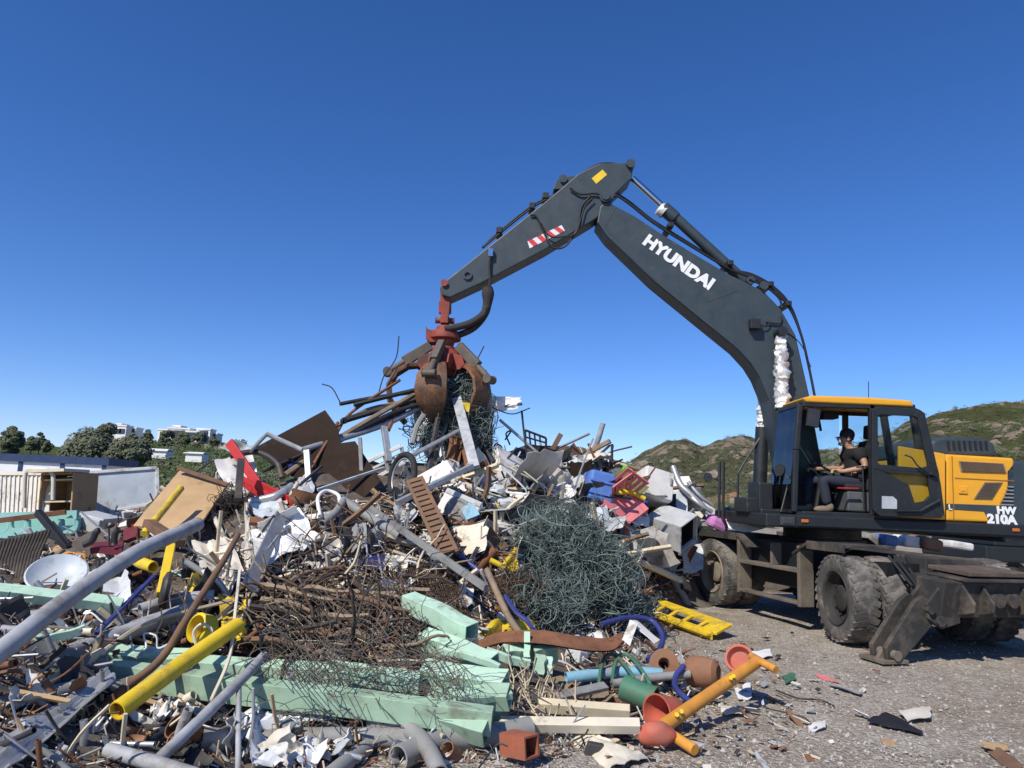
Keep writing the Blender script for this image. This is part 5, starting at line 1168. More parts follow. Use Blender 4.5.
for i, pts in enumerate([[(379, 392, 10.9), (384, 376, 10.9), (396, 358, 10.9), (399, 336, 10.9)], [(386, 388, 10.9), (395, 372, 10.9), (398, 366, 10.9)], [(476, 362, 11.2), (482, 350, 11.2), (484, 346, 11.2)], [(340, 402, 10.6), (332, 388, 10.6), (322, 384, 10.6)], [(493, 408, 11.2), (512, 414, 11.2), (530, 408, 11.2)]]):
    pipe('loose_wire', ['long bent wire sticking up beside the grapple', 'short wire sticking up beside the grapple bars', 'short wire sticking up behind the grapple', 'curled wire at the end of the held bars', 'thin wire trailing under the torn white sheet'][i], 'wire', pts, .6, 'wire', n=4)
# --- top of the heap, right of the grapple
root = empty('black_gate', P(536, 450, 12.3)); m = MB(); Y = 12.3
q_ = [P(525, 430, Y), P(546, 438, Y), P(546, 452, Y), P(526, 450, Y)]
for a, b in zip(q_, q_[1:]+q_[:1]): m.tube([a, b], .022, 6)
for t in (.35, .7): m.tube([q_[0].lerp(q_[3], t), q_[1].lerp(q_[2], t)], .016, 5)
for t in (.2, .45, .7): m.tube([q_[0].lerp(q_[1], t), q_[3].lerp(q_[2], t+.05)], .016, 5)
m.build('bar_grid', PC['black'], root); reg(root, 'small black metal gate frame standing on top of the heap', 'gate frame', 536, 441)
bar('wood_post', 'dark brown post leaning on the skyline beside the black gate frame', 'post', (549, 456, 12), (561, 434, 12), 5, 5, 'woodbrown')
bar('tan_plank', 'tan plank jutting up from the top of the heap', 'plank', (580, 457, 12.2), (610, 441, 12.0), 7, 4, 'wood')
pipe('bent_rod', 'black bent rod hanging from the tip of the tan plank', 'rod', [(596, 458, 12), (609, 446, 12), (612, 444, 12), (612, 461, 12)], 1.4, 'dark', curve=False, n=6)
pipe('wire_stub', 'curled wire stub on the skyline between grapple and black frame', 'wire', [(505, 440, 12), (511, 431, 12), (506, 434, 12), (510, 445, 12)], .8, 'wire', n=4)
def fr_extra(root, Rm, p, h):
    m = MB(); m.box(p+Rm @ V((0, -h.y-.025, h.z*.35)), (h.x*2-.01, .045, h.z*1.25), Rm); m.build('door', PC['white'], root, bevel=.012)
    m = MB(); m.box(p+Rm @ V((0, -h.y-.025, -h.z*.66)), (h.x*2-.01, .045, h.z*.6), Rm); m.build('door', PC['white'], root, bevel=.012)
    m = MB(); m.box(p+Rm @ V((h.x*.8, -h.y-.06, h.z*.1)), (.03, .03, .2), Rm); m.build('handle', PC['dullgrey'], root)
    m = MB(); m.box(p+Rm @ V((0, h.y+.01, -.1)), (h.x*1.6, .02, h.z*1.2), Rm); m.build('back_grid', PC['dark'], root)
box('refrigerator', 'white refrigerator lying on its back high on the heap below the black gate frame', 'refrigerator', (501, 480, 11.1), (.55, .5, .80), (-48, 24, 30), 'white', extra=fr_extra)
box('refrigerator', 'tilted white refrigerator carcass beside the foot of the upright channel', 'refrigerator', (446, 496, 10.0), (.5, .45, .7), (-35, -32, 12), 'white', extra=fr_extra)
def wm_extra(root, Rm, p, h):
    m = MB(); m.lathe(p+Rm @ V((0, -h.y, .0)), Rm @ V((0, -1, 0)), [(.16, 0), (.16, .02), (.12, .03), (.10, .01), (0, .01)], 20); m.build('porthole', PC['dullgrey'], root, smooth=40)
    m = MB(); m.box(p+Rm @ V((0, -h.y-.008, h.z*.8)), (h.x*1.9, .016, h.z*.28), Rm); m.build('control_panel', PC['pale'], root)
box('washing_machine', 'white washing machine on the top slope beside the olive panels', 'washing machine', (652, 488, 12.0), (.50, .46, .50), (-18, 14, 14), 'white', extra=door_extra(1, 'white', 'dullgrey'))
box('washing_machine', 'white washing machine half buried under the refrigerators, blue panel showing', 'washing machine', (458, 516, 9.3), (.5, .4, .45), (-25, 20, -10), 'white', extra=wm_extra)
sheet('plastic_sheet', 'sky blue plastic panel beside the half buried washing machine', 'panel', [(461, 508, 9.0), (474, 503, 9.0), (480, 515, 8.9), (466, 520, 8.9)], 'sky', .02)
sheet('sky_scrap', 'small sky blue scrap under the skyline near the grapple wires', 'scrap piece', [(484, 457, 11.4), (493, 456, 11.4), (494, 468, 11.2), (484, 468, 11.2)], 'sky', .03)
sheet('corrugated_sheet', 'brown corrugated sheet wedged below the white refrigerator', 'corrugated sheet', [(512, 486, 10.7), (530, 482, 10.8), (526, 508, 10.3), (507, 506, 10.2)], 'rust', .02, 8)
bar('corner_bar', 'long dark bar leaning across the brown corrugated sheet', 'bar', (538, 465, 11.2), (522, 504, 10.2), 4, 4, 'dark')
for i, (c4, mt, am, l) in enumerate([
    ([(530, 486, 10.9), (560, 482, 11), (576, 500, 10.6), (540, 506, 10.4)], 'white', .08, 'large bent white sheet in the middle of the upper heap'),
    ([(562, 462, 11.6), (586, 460, 11.6), (590, 486, 11.1), (568, 490, 11)], 'pale', .14, 'crumpled light grey sheet standing beside the blue crate'),
    ([(553, 480, 11.2), (568, 470, 11.3), (578, 494, 10.8), (566, 500, 10.7)], 'galv', .10, 'torn galvanised sheet below the crumpled grey one'),
    ([(508, 456, 11.9), (520, 452, 12), (523, 466, 11.7), (510, 466, 11.7)], 'white', .08, 'pointed white scrap just below the skyline'),
    ([(575, 458, 12), (600, 462, 12), (602, 472, 11.7), (584, 470, 11.8)], 'pale', .06, 'pale sheet lying under the tan plank'),
    ([(606, 474, 11.7), (628, 468, 11.9), (632, 478, 11.6), (612, 484, 11.4)], 'olive', .05, 'olive green panel beside the blue crate'),
    ([(612, 482, 11.3), (634, 480, 11.4), (648, 494, 11.2), (626, 494, 11)], 'olive', .05, 'olive green lid lying over the pink chairs'),
    ([(622, 465, 12.3), (634, 468, 12.3), (632, 474, 12.2), (620, 471, 12.2)], 'lime', .03, 'yellow-green scrap strip on the shoulder of the heap'),
    ([(538, 508, 10.1), (568, 504, 10.2), (570, 514, 9.9), (541, 516, 9.9)], 'cream', .04, 'cream plastic tray just above the green wire tangle'),
    ([(585, 512, 10.5), (606, 506, 10.7), (614, 522, 10.4), (588, 526, 10.2)], 'blueish', .07, 'pale blue crumpled sheet beside the green wire tangle'),
    ([(600, 520, 10.4), (626, 516, 10.6), (622, 530, 10.3), (604, 532, 10.2)], 'pale', .06, 'light grey tin sheet right of the wire tangle'),
    ([(630, 510, 11.2), (648, 508, 11.4), (652, 524, 11.1), (636, 526, 11)], 'whitebag', .07, 'white plastic bag next to the pink chairs'),
    ([(645, 530, 11.2), (664, 532, 11.3), (664, 552, 11), (646, 550, 11)], 'white', .05, 'white flap hanging under the grey chute box'),
    ([(628, 541, 10.9), (662, 536, 11.1), (664, 562, 10.8), (632, 566, 10.6)], 'dark', .08, 'dark crushed car panel below the white flap'),
    ([(670, 492, 12.4), (686, 490, 12.6), (687, 514, 12.2), (672, 514, 12.2)], 'blueish', .03, 'blue-grey panel behind the grey chute box'),
    ([(660, 496, 12.2), (676, 494, 12.3), (676, 508, 12), (660, 512, 12)], 'black', .03, 'black plastic casing behind the grey chute box'),
    ([(640, 492, 11.9), (650, 505, 11.7), (640, 512, 11.5), (632, 500, 11.7)], 'deepblue', .05, 'deep blue scrap beside the pink chairs'),
    ([(444, 472, 10.6), (462, 468, 10.8), (468, 482, 10.4), (450, 488, 10.2)], 'white', .06, 'white sheet scrap at the foot of the hanging channel'),
    ([(468, 470, 10.9), (484, 466, 11.1), (494, 488, 10.6), (476, 494, 10.4)], 'blueish', .05, 'pale blue enamel sheet behind the hanging channel'),
    ([(484, 498, 10.2), (506, 500, 10.2), (500, 520, 9.8), (480, 516, 9.8)], 'pale', .07, 'light grey dented panel below the white refrigerator'),
    ([(466, 532, 9.0), (492, 538, 8.9), (488, 552, 8.6), (468, 548, 8.7)], 'white', .06, 'white crumpled scrap left of the wire tangle'),
    ([(680, 546, 12.2), (702, 544, 12.4), (700, 572, 12), (682, 574, 11.9)], 'blueish', .04, 'pale grey sheet leaning beside the front wheel'),
    ([(676, 512, 12.4), (694, 516, 12.4), (690, 532, 12.2), (676, 528, 12.2)], 'lime', .03, 'bright green strip under the grey chute box'),
    ([(590, 446, 12.4), (612, 455, 12.3), (608, 464, 12.1), (588, 458, 12.2)], 'cloth', .06, 'cream rag draped under the tip of the tan plank')]):
    sheet(['bent_sheet', 'crumpled_sheet', 'dented_sheet', 'plastic_scrap'][i % 4], l, 'scrap sheet', c4, mt, am, 8, .006, 2.4, .05)
box('plastic_crate', 'dented blue plastic drum box on the upper heap', 'drum', (598, 488, 11.0), (.42, .4, .46), (-8, 10, 12), 'blue', bevel=.05, extra=lambda root, Rm, p, h: [MB().box(p+Rm @ V((0, -h.y-.01, k)), (h.x*1.9, .03, .03), Rm).build('rib', PC['blue'], root) for k in (-.12, .06)])
def pinkchair(px, py, Y, rz, l):
    root = empty('plastic_chair', P(px, py+6, Y)); c = P(px, py, Y); Rm = Euler((R(60), R(rz), R(20))).to_matrix(); T = lambda x, y, z: c+Rm @ V((x, y, z))
    m = MB(); m.sheet([T(-.2, -.2, 0), T(.2, -.2, 0), T(.2, .2, 0), T(-.2, .2, 0)], 5, 5, .01, .015, 3); m.build('seat', PC['pink'], root, smooth=40)
    m = MB()
    for k in range(5): m.bar(T(-.18+.09*k, .2, .0), T(-.18+.09*k, .28, .4), .05, .012, up=Rm @ V((0, 1, 0)))
    m.bar(T(-.21, .28, .42), T(.21, .28, .42), .06, .02, up=Rm @ V((0, 1, 0))); m.build('backrest', PC['pink'], root)
    for x in (-.18, .18):
        for y in (-.18, .18):
            m = MB(); m.bar(T(x, y, 0), T(x*1.15, y*1.15, -.4), .045, .03); m.build('leg', PC['pink'], root)
    reg(root, l, 'chair', px, py, None)
pinkchair(616, 502, 10.9, 30, 'faded pink plastic chair lying in the heap beside the blue drum box'); pinkchair(630, 506, 11.0, -35, 'pink plastic chair upturned against the white plastic bag')
pipe('yellow_strip', 'yellow plastic strip curving over the pink chairs', 'strip', [(616, 494, 10.9), (630, 492, 11), (645, 499, 11)], 2.6, 'yellow', n=8)
def inside_shade(root, Rm, p, h):  # black panels added inside the box, standing in for the shade in its opening
    m = MB(); m.box(p+Rm @ V((0, h.y-.06, 0)), (h.x*1.8, .02, h.z*1.8), Rm)
    for sg in (-1, 1):
        m.box(p+Rm @ V((sg*(h.x-.04), .02, 0)), (.012, h.y*1.9-.06, h.z*1.8), Rm); m.box(p+Rm @ V((0, .02, sg*(h.z-.04))), (h.x*1.75, h.y*1.9-.06, .012), Rm)
    m.build('inside', PC['black'], root)
box('chute_box', 'open grey-green metal chute box with dark inside near the front wheel', 'metal box', (672, 528, 11.6), (.52, .62, .46), (14, -22, 44), 'pale', open_=True, extra=lambda root, Rm, p, h: [MB().box(p+Rm @ V((0, -h.y+.02, -h.z-.01)), (h.x*2, .05, .05), Rm).build('lip', PC['galv'], root), inside_shade(root, Rm, p, h)])
for i, pts in enumerate([[(673, 467, 12.6), (680, 484, 12.4), (690, 494, 12.3), (704, 508, 12.2)], [(688, 482, 12.5), (700, 496, 12.4), (712, 505, 12.4)], [(684, 490, 12.4), (698, 503, 12.2), (712, 512, 12.2)]]):
    pipe('curved_tube', ['thick curved galvanised tube rising beside the cab', 'thin straight galvanised tube below the thick curved one', 'bent grey tube lowest of the tubes before the cab'][i], 'tube', pts, (3.2, 2, 2.4)[i], 'galv', n=8)
pipe('white_pole', 'long white pole lying down the right flank towards the front wheel', 'pole', [(603, 546, 9.9), (640, 562, 10.6), (680, 580, 11.4)], 3.4, 'cream', n=10)
pipe('bent_stick', 'dark stick leaning over the shoulder of the heap behind the olive panels', 'stick', [(600, 498, 11.2), (640, 480, 11.6), (660, 474, 12)], 2, 'woodbrown', n=6)
pipe('thin_stick', 'long brown lath lying over the skyline toward the hill', 'lath', [(628, 466, 12.3), (640, 470, 12.2), (662, 473, 12.2)], 1.6, 'woodbrown', n=5)
pipe('black_hose', 'black hose curling in front of the pink chairs', 'hose', [(588, 508, 10.6), (600, 498, 10.8), (616, 496, 10.8), (632, 498, 10.8)], 1.6, 'rubber', n=6)
for i, (px, py) in enumerate([(625, 568), (641, 565), (621, 578)]):
    m = MB(); c = S(px, py, .4); m.sheet([c+V((-.15, 0, .12)), c+V((.10, .05, .12)), c+V((.12, 0, -.1)), c+V((-.08, -.05, -.12))], 6, 6, .08, .004, 60+i, 3, .2); o = m.build('red_rag', PC['red'], smooth=30); reg(o, ['largest red rag beside the green wire tangle', 'red rag furthest from the wire tangle, near the white pole', 'small lower red rag touching the wire tangle'][i], 'rag', px, py)
box('magenta_bag', 'mauve plastic bag lying on the machine fender', 'bag', (717, 523, 12.3), (.34, .3, .2), (10, 20, 10), 'magenta', bevel=.06)
sheet('white_rag', 'striped white rag spread along the front fender', 'rag', [(728, 524, 12.0), (772, 525, 11.6), (770, 531, 11.5), (730, 531, 11.9)], 'whitebag', .05, 8)
# white waste seen beneath the machine's deck
for i, (c, sz, mt, l) in enumerate([((886, 540, 13.5), (.3, .3, .2), 'blue', 'blue crate seen in the gap under the excavator deck'), ((906, 541, 13.6), (.34, .4, .2), 'whitebag', 'white sack beside the blue crate under the deck'), ((955, 545, 14), (.5, .4, .14), 'white', 'white slab seen beneath the engine end of the deck')]):
    box('scrap_sack' if i == 1 else 'waste_crate', l, 'sack' if i == 1 else 'crate', c, sz, (0, 6, 10), mt, bevel=.04)
m = MB(); m.sheet([V((3.5, 14.2, .15)), V((11, 14.2, .15)), V((11, 16.5, .7)), V((3.5, 16.5, .9))], 26, 10, .35, .02, 3, 8); tag(m.build('rubble', heap_m, smooth=True), kind='stuff')

# truck at the right edge, behind the excavator
def truck():
    Y = 14.2; a = P(985, 540, Y); root = empty('parked_truck', V((a.x+1.5, Y+1, 0)), 'dark truck parked behind the excavator at the right edge of the yard', 'truck')
    m = MB(); m.bb(a.x, a.x+5.5, Y, Y+2.2, .75, 1.05); m.bb(a.x+.2, a.x+5.4, Y+.05, Y+2.15, 1.051, 1.28); m.build('chassis', paint_black, root, bevel=.03)
    m = MB(); m.bb(a.x+2.6, a.x+5.4, Y+.02, Y+2.18, 1.3, 2.9); m.build('cabin', paint_black, root, bevel=.05)
    for dx in (.55, 1.75, 4.3):
        for y in (Y+.14, Y+2.0):
            w_ = empty('wheel', V((a.x+dx, y, .5)), parent=root)
            m = MB(); m.lathe(V((a.x+dx, y, .5)), (0, -1, 0), [(.27, .12), (.44, .14), (.5, .09), (.5, -.09), (.44, -.14), (.27, -.12)], 32); m.build('tyre', tyre_m, w_, smooth=40)
            m = MB(); m.lathe(V((a.x+dx, y, .5)), (0, -1, 0), [(.28, .11), (.2, .04), (.1, .1), (0, .1)], 24); m.build('rim', rim_m, w_, smooth=40)
truck()
for i, (px, py, sz, mt, l) in enumerate([(925, 543, (.5, .4, .22), 'terracotta', 'rust brown lump seen under the deck between the white slab and the sack'), (868, 541, (.4, .4, .26), 'dullgrey', 'dull grey casing under the deck next to the blue crate')]):
    box('waste_lump', l, 'lump', (px, py, 13.6), sz, (4, 9, 20), mt, bevel=.06)
# ================================================================== left and front of the heap
# white cloth and bags
for i, (c4, mt, am, l) in enumerate([
    ([(246, 530, .25), (300, 512, .2), (322, 540, .2), (262, 574, .2)], 'whitebag', .12, 'large white cloth spread over the heap beneath the brown plate'),
    ([(196, 548, .2), (226, 534, .2), (250, 580, .15), (214, 604, .15)], 'cloth', .14, 'cream cloth bundle left of the galvanised strip'),
    ([(238, 500, .2), (252, 494, .15), (262, 560, .15), (240, 566, .2)], 'cloth', .12, 'hanging cream rag under the black square post'),
    ([(176, 535, .35), (192, 532, .3), (195, 547, .3), (180, 549, .3)], 'cloth', .10, 'small cream rag at the upper end of the long grey pole'),
    ([(300, 560, .15), (340, 540, .15), (356, 556, .1), (320, 572, .1)], 'cloth', .08, 'cream strip of cloth over the brush pile'),
    ([(334, 522, .15), (362, 514, .15), (378, 552, .12), (344, 560, .12)], 'black', .10, 'black plastic bag below the dark grey pipe'),
    ([(352, 528, .2), (366, 522, .2), (372, 552, .2), (354, 548, .2)], 'dullgrey', .08, 'grey plastic sheet on the black bag'),
    ([(355, 558, .12), (386, 556, .12), (388, 570, .1), (358, 568, .1)], 'deepblue', .03, 'violet-blue plastic crate piece on top of the brush pile'),
    ([(70, 578, .1), (108, 560, .12), (122, 590, .08), (76, 602, .08)], 'white', .05, 'white panel under the long grey pole'),
    ([(84, 592, .15), (128, 574, .15), (134, 606, .1), (90, 614, .1)], 'film', .06, 'pale plastic sheet below the long grey pole'),
    ([(96, 556, .1), (112, 551, .1), (116, 557, .1), (98, 562, .1)], 'white', .03, 'small white board before the office chair'),
    ([(118, 596, .15), (150, 584, .15), (154, 600, .12), (122, 612, .12)], 'white', .05, 'white bent panel beside the dirty yellow post'),
    ([(76, 618, .15), (120, 604, .15), (146, 614, .12), (88, 638, .1)], 'galv', .08, 'crushed galvanised duct under the white panel'),
    ([(196, 574, .2), (214, 568, .2), (218, 590, .2), (200, 594, .2)], 'deepblue', .06, 'dark blue bag beside the cream cloth bundle'),
    ([(300, 470, .2), (314, 482, .2), (306, 500, .15), (284, 492, .2)], 'pale', .06, 'pale sheet at the lower corner of the brown plate'),
    ([(250, 506, .2), (280, 500, .2), (290, 514, .2), (258, 520, .2)], 'blueish', .06, 'pale blue sheet between the red strips and the white cloth'),
    ([(392, 498, .1), (410, 490, .1), (416, 520, .1), (396, 524, .1)], 'pale', .06, 'dented pale sheet left of the slotted plank'),
    ([(384, 556, .1), (408, 560, .1), (404, 576, .1), (384, 572, .1)], 'cream', .06, 'cream plastic scrap below the angle iron'),
    ([(458, 584, .1), (472, 580, .1), (474, 606, .1), (460, 608, .1)], 'white', .03, 'white perforated board behind the uppermost mint beam'),
    ([(378, 586, .15), (412, 579, .15), (414, 588, .15), (382, 596, .15)], 'whitebag', .04, 'flat white plastic piece on the brush pile'),
    ([(430, 470, .3), (446, 462, .3), (450, 476, .3), (434, 482, .3)], 'sky', .04, 'light blue scrap under the hanging metal strips')]):
    sheet(['cloth_bundle', 'plastic_bag', 'scrap_sheet', 'rag'][(0 if mt in ('cloth', 'whitebag') else 1 if mt == 'black' else 2)], l, 'cloth' if mt in ('cloth', 'whitebag') else 'sheet', c4, mt, am, 12, .008, 3.2, .08)
bar('gutter_strip', 'bent galvanised gutter strip leaning over the white cloth', 'gutter', (281, 516, .45), (249, 587, .5), 14, 3, 'galv', up=(.6, -.6, .3))
pipe('hoop_hose', 'white hose hoop standing beside the cream cloth', 'hose', [(222, 534, .3), (214, 512, .35), (222, 492, .35), (238, 486, .3)], 2.2, 'cream')
pipe('striped_hose', 'white hoop hose standing on the heap at the foot of the brown plate', 'hose', [(320, 516, .25), (318, 498, .3), (326, 491, .3), (338, 495, .3), (340, 504, .25)], 1.9, 'whitebag')
pipe('grey_pipe', 'dark grey pipe lying on the heap above the brush pile', 'pipe', [(345, 502, .25), (400, 536, .3)], 5, 'dullgrey', hollow=.2)
pipe('bent_tube', 'rusty grey pipe elbow by the white hoop hose', 'pipe', [(322, 524, .2), (336, 512, .3), (344, 500, .3)], 4, 'dullgrey', hollow=.2)
pipe('pale_rail', 'bent pale rail curving across the heap below the red strips', 'rail', [(250, 502, .3), (276, 496, .3), (292, 486, .3)], 4, 'galv')
pipe('dark_rail', 'curved black rail behind the red strips', 'rail', [(230, 456, 9.0), (256, 452, 9.1), (276, 462, 9.0), (282, 478, 8.9)], 3, 'dark')
pipe('blue_rod', 'violet-blue tube lying along the lower end of the angle iron', 'tube', [(444, 545, .25), (482, 573, .25), (494, 584, .2)], 2.6, 'deepblue')
pipe('tan_pole', 'weathered tan pole standing between the wire tangle and the mint beams', 'pole', [(487, 570, 7.3), (506, 612, 6.9), (520, 634, 6.7)], 3.4, 'wood', n=8)
# brush pile: dry branches (countless) + dead roots
rg = random.Random(8); m = MB()
for _ in range(640):
    px = rg.uniform(246, 440); py = rg.uniform(552, 668); 
    if ((px-335)/100)**2+((py-612)/62)**2 > 1: continue
    c = S(px, py, rg.uniform(-.12, .46)); v = V((rg.gauss(0, 1), rg.gauss(0, .6), rg.gauss(0, .6))).normalized(); pts = [c]
    for k in range(rg.randint(4, 9)): v = (v+V((rg.gauss(0, .28), rg.gauss(0, .28), rg.gauss(0, .28)-.05))).normalized(); pts.append(pts[-1]+v*rg.uniform(.05, .12))
    m.cur = rg.choice((0, 0, 1, 2, 2, 3, 3)); r0 = rg.choice((.003, .004, .005, .007, .012, .018)); m.tube(pts, [r0*(1-.6*i/len(pts)) for i in range(len(pts))], 4, caps=False)
tag(m.build('brush_litter', [PC['wirerust'], PC['straw'], PC['woodblack'], PC['wood']], smooth=True), kind='stuff')
for i, (a, b, c, r_, mt) in enumerate([((286, 606), (330, 616), (368, 628), 4, 'woodbrown'), ((296, 588), (345, 600), (392, 596), 3, 'woodbrown'), ((330, 640), (352, 632), (384, 648), 5, 'wood'), ((372, 652), (384, 630), (384, 604), 3, 'wood'), ((300, 640), (320, 630), (350, 650), 4, 'terracotta'), ((340, 572), (362, 590), (372, 622), 3, 'woodblack'), ((270, 600), (300, 575), (340, 566), 2.5, 'wood')]):
    pipe('dead_branch', ['thick brown branch lying across the middle of the brush pile', 'long brown branch across the top of the brush pile', 'grey root end at the bottom of the brush pile', 'upright forked root stick in the brush pile', 'reddish split branch low in the brush pile', 'black rotten branch at the near end of the brush pile', 'thin pale branch arching over the brush pile'][i], 'branch', [(*a, .3), (*b, .38), (*c, .3)], [r_, r_*.6], mt, n=7)
for i, (px, py, rr) in enumerate([(345, 628, .16), (378, 662, .13), (318, 632, .13), (362, 606, .11)]):
    m = MB(); c = S(px, py, .22); m.blob(c, (rr*.9, rr*.5, rr*.5), i, .7, 3, 3.2)
    for k in range(12): d = V((rg.gauss(0, 1), rg.gauss(-.4, .6), rg.gauss(.1, .6))).normalized(); m.tube([c+d*rr*.3, c+d*rr*1.2+V((rg.gauss(0, .03), 0, -.02)), c+d*rr*rg.uniform(1.6, 2.6)+V((rg.gauss(0, .06), 0, .02))], [.022, .015, .004], 5)
    o = m.build('tree_root', PC['wood' if i != 1 else 'terracotta'], smooth=True); reg(o, ['knotted brown root in the middle of the brush pile', 'reddish brown root ball at the lower edge of the brush pile', 'split root stump at the near side of the brush pile', 'small root lump at the top of the brush pile'][i], 'root', px, py)
# diamond wire fence crumpled over the brush and beams
m = MB(); nu, nv = 26, 14
def fn(u, v):
    px = 262+u*200; py = 588+v*88+8*math.sin(u*7)+6*math.sin(u*17+v*4); return S(px, py, .55+.10*math.sin(u*9+v*5)+.25*v)
grid = [[fn(i/nu, j/nv) for i in range(nu+1)] for j in range(nv+1)]
for s in range(-nv, nu+1, 1):
    for dirn in (1, -1):
        pts = []
        for j in range(nv+1):
            i = s+j if dirn > 0 else s+nv-j
            if 0 <= i <= nu: pts.append(grid[j][i])
        if len(pts) > 2 and rg.random() > .25: m.tube(pts, .0032, 3, caps=False)
o = m.build('wire_netting', PC['wiregrey'], smooth=True); reg(o, 'diamond mesh wire netting draped over the brush pile and the mint beams', 'netting', 370, 640)
m = MB()
for _ in range(220):
    px = rg.uniform(270, 470); py = rg.uniform(640, 715); c = P(px, py, 4.95-.004*(py-690)); v = V((rg.gauss(0, 1), -.2, rg.gauss(-.4, .6))).normalized(); pts = [c]
    for k in range(8): v = (v+V((rg.gauss(0, .3), rg.gauss(0, .1), rg.gauss(0, .3)))).normalized(); pts.append(pts[-1]+v*.05)
    m.tube(pts, .0028, 3, caps=False)
tag(m.build('loose_wires', PC['wiregrey'], smooth=True), kind='stuff')
# rusty reinforcement mesh right of the brush
m = MB()
for k in range(46):
    t = k/45; a = S(388+t*66, 560+t*14, .14+.05*math.sin(k)); b = S(402+t*70, 612+t*8, .14+.05*math.cos(k*1.7)); m.tube(catmull([a, a.lerp(b, .5)+V((0, -.05, .05*math.sin(k*2.1))), b], 4), .0035, 4, caps=False)
for k in range(34):
    t = k/33; a = S(386+t*18, 560+t*52, .17); b = S(456+t*14, 572+t*46, .17); m.tube(catmull([a, a.lerp(b, .5)+V((0, 0, .06*math.sin(k*1.3))), b], 4), .0035, 4, caps=False)
o = m.build('steel_mesh', PC['wirerust'], smooth=True); reg(o, 'rusty reinforcement mesh crumpled below the angle iron', 'steel mesh', 428, 586)
# big green wire tangle
m = MB(); rg = random.Random(21); c = P(570, 568, 8.75); wires(m, c+V((-.12, .1, .16)), (.52, .45, .56), 330, 46, .0040, rg, .085); wires(m, c+V((.25, .1, -.10)), (.56, .45, .46), 300, 46, .0045, rg, .085); wires(m, c+V((-.1, 0, -.28)), (.60, .45, .40), 260, 46, .0045, rg, .085); wires(m, c, (.90, .6, .80), 90, 40, .0030, rg, .10); wires(m, S(610, 614, .1), (.46, .3, .30), 170, 36, .0055, rg, .08); wires(m, S(540, 612, .2), (.42, .3, .34), 160, 32, .005, rg, .08)
o = m.build('wire_tangle', PC['wiregreen'], smooth=True); reg(o, 'big grey-green tangle of fencing wire in the middle of the heap front', 'wire tangle', 568, 560)
m = MB(); wires(m, S(515, 600, .1), (.36, .3, .26), 130, 30, .004, rg, .07); o = m.build('wire_tangle', PC['wirerust'], smooth=True); reg(o, 'smaller rusty wire tangle at the foot of the green one', 'wire tangle', 515, 605)
m = MB(); wires(m, S(234, 510, .1), (.16, .2, .22), 90, 26, .004, rg, .06); o = m.build('wire_tangle', PC['wire'], smooth=True); reg(o, 'dark wire bunch inside the white hose hoop', 'wire tangle', 234, 508)
def twig(px, py, n, mt, rx, rz, l, nm='cane_bundle'):
    m = MB(); c = S(px, py, .12)
    for _ in range(n):
        d = V((rg.gauss(0, .35), rg.gauss(0, .3), 1 if rg.random() < .7 else -.2)).normalized(); p = c+V((rg.gauss(0, rx), rg.gauss(0, .08), rg.uniform(-.05, .1))); L_ = rg.uniform(.12, .34); m.tube([p, p+d*L_*.5+V((rg.gauss(0, .02), 0, 0)), p+d*L_+V((rg.gauss(0, .05), 0, -.02))], .006, 4)
    o = m.build(nm, PC[mt], smooth=True); reg(o, l, 'canes', px, py)
twig(528, 698, 34, 'straw', .11, .1, 'pale dry canes sticking up beside the cream boards'); twig(548, 722, 26, 'straw', .1, .1, 'pale dry canes hanging in front of the cream boards'); twig(166, 640, 22, 'straw', .14, .1, 'pale canes lying around the yellow pipe')
# --- mint green beams
def beam(label, a, b, wpx, hpx, mat='mint', up=(0, .25, 1)):
    A, B = at(a), at(b); s = scl((A.y+B.y)/2); d = (B-A).normalized(); side = d.cross(V(up)).normalized(); u = side.cross(d).normalized(); m = MB(); n = 9; sd = len(HERO)
    w_, h_ = wpx*s/2, hpx*s/2; vs = []
    for lay in (1, 0):                                     # outer skin, then the inner one of the hollow section
        for i in range(n+1):
            t = i/n; c = A.lerp(B, t)+u*(.012*noise.noise(V((t*3, sd, 1)))+.008*math.sin(t*5+sd))+side*.012*noise.noise(V((t*3, sd, 5)))
            k = 1 if lay else 1-.010/min(w_, h_)
            for q, (x, y) in enumerate(((-1, -1), (1, -1), (1, 1), (-1, 1))):
                dn = .03*noise.noise(V((t*6+q, sd*2.3, q))); vs.append(c+side*(x*w_*(k+dn*.5))+u*(y*h_*(k+dn)))
    fs = []; o = (n+1)*4
    for i in range(n):
        for k in range(4):
            k2 = (k+1) % 4; fs.append((i*4+k, i*4+k2, i*4+4+k2, i*4+4+k)); fs.append((o+i*4+k, o+i*4+4+k, o+i*4+4+k2, o+i*4+k2))
    for i in (0, n):
        for k in range(4): k2 = (k+1) % 4; q = (i*4+k, o+i*4+k, o+i*4+k2, i*4+k2); fs.append(q if i == 0 else q[::-1])
    m.add(vs, fs); ob = m.build('green_beam', PC[mat], bevel=.004); return reg(ob, label, 'beam', (a[0]+b[0])/2, (a[1]+b[1])/2, 'mint green steel beams')
beam('longest sage green beam along the bottom of the heap front', (108, 672, 5.0), (492, 722, 4.85), 17, 22, 'mint2', (0, -.1, 1))
beam('mint beam lying behind the longest sage beam under the netting', (150, 662, 5.35), (420, 682, 5.3), 18, 15, 'mint', (0, -.2, 1))
beam('mint beam end pointing up out of the brush, uppermost of the beams', (408, 601, 6.4), (472, 632, 5.9), 17, 17, 'mint', (.3, -.5, 1))
beam('mint beam second from the top beside the tan pole', (424, 639, 6.0), (494, 664, 5.6), 17, 17, 'mint', (.2, -.6, 1))
beam('mint beam crossing beneath the second one', (408, 684, 5.95), (452, 650, 6.1), 17, 16, 'mint', (0, -.4, 1))
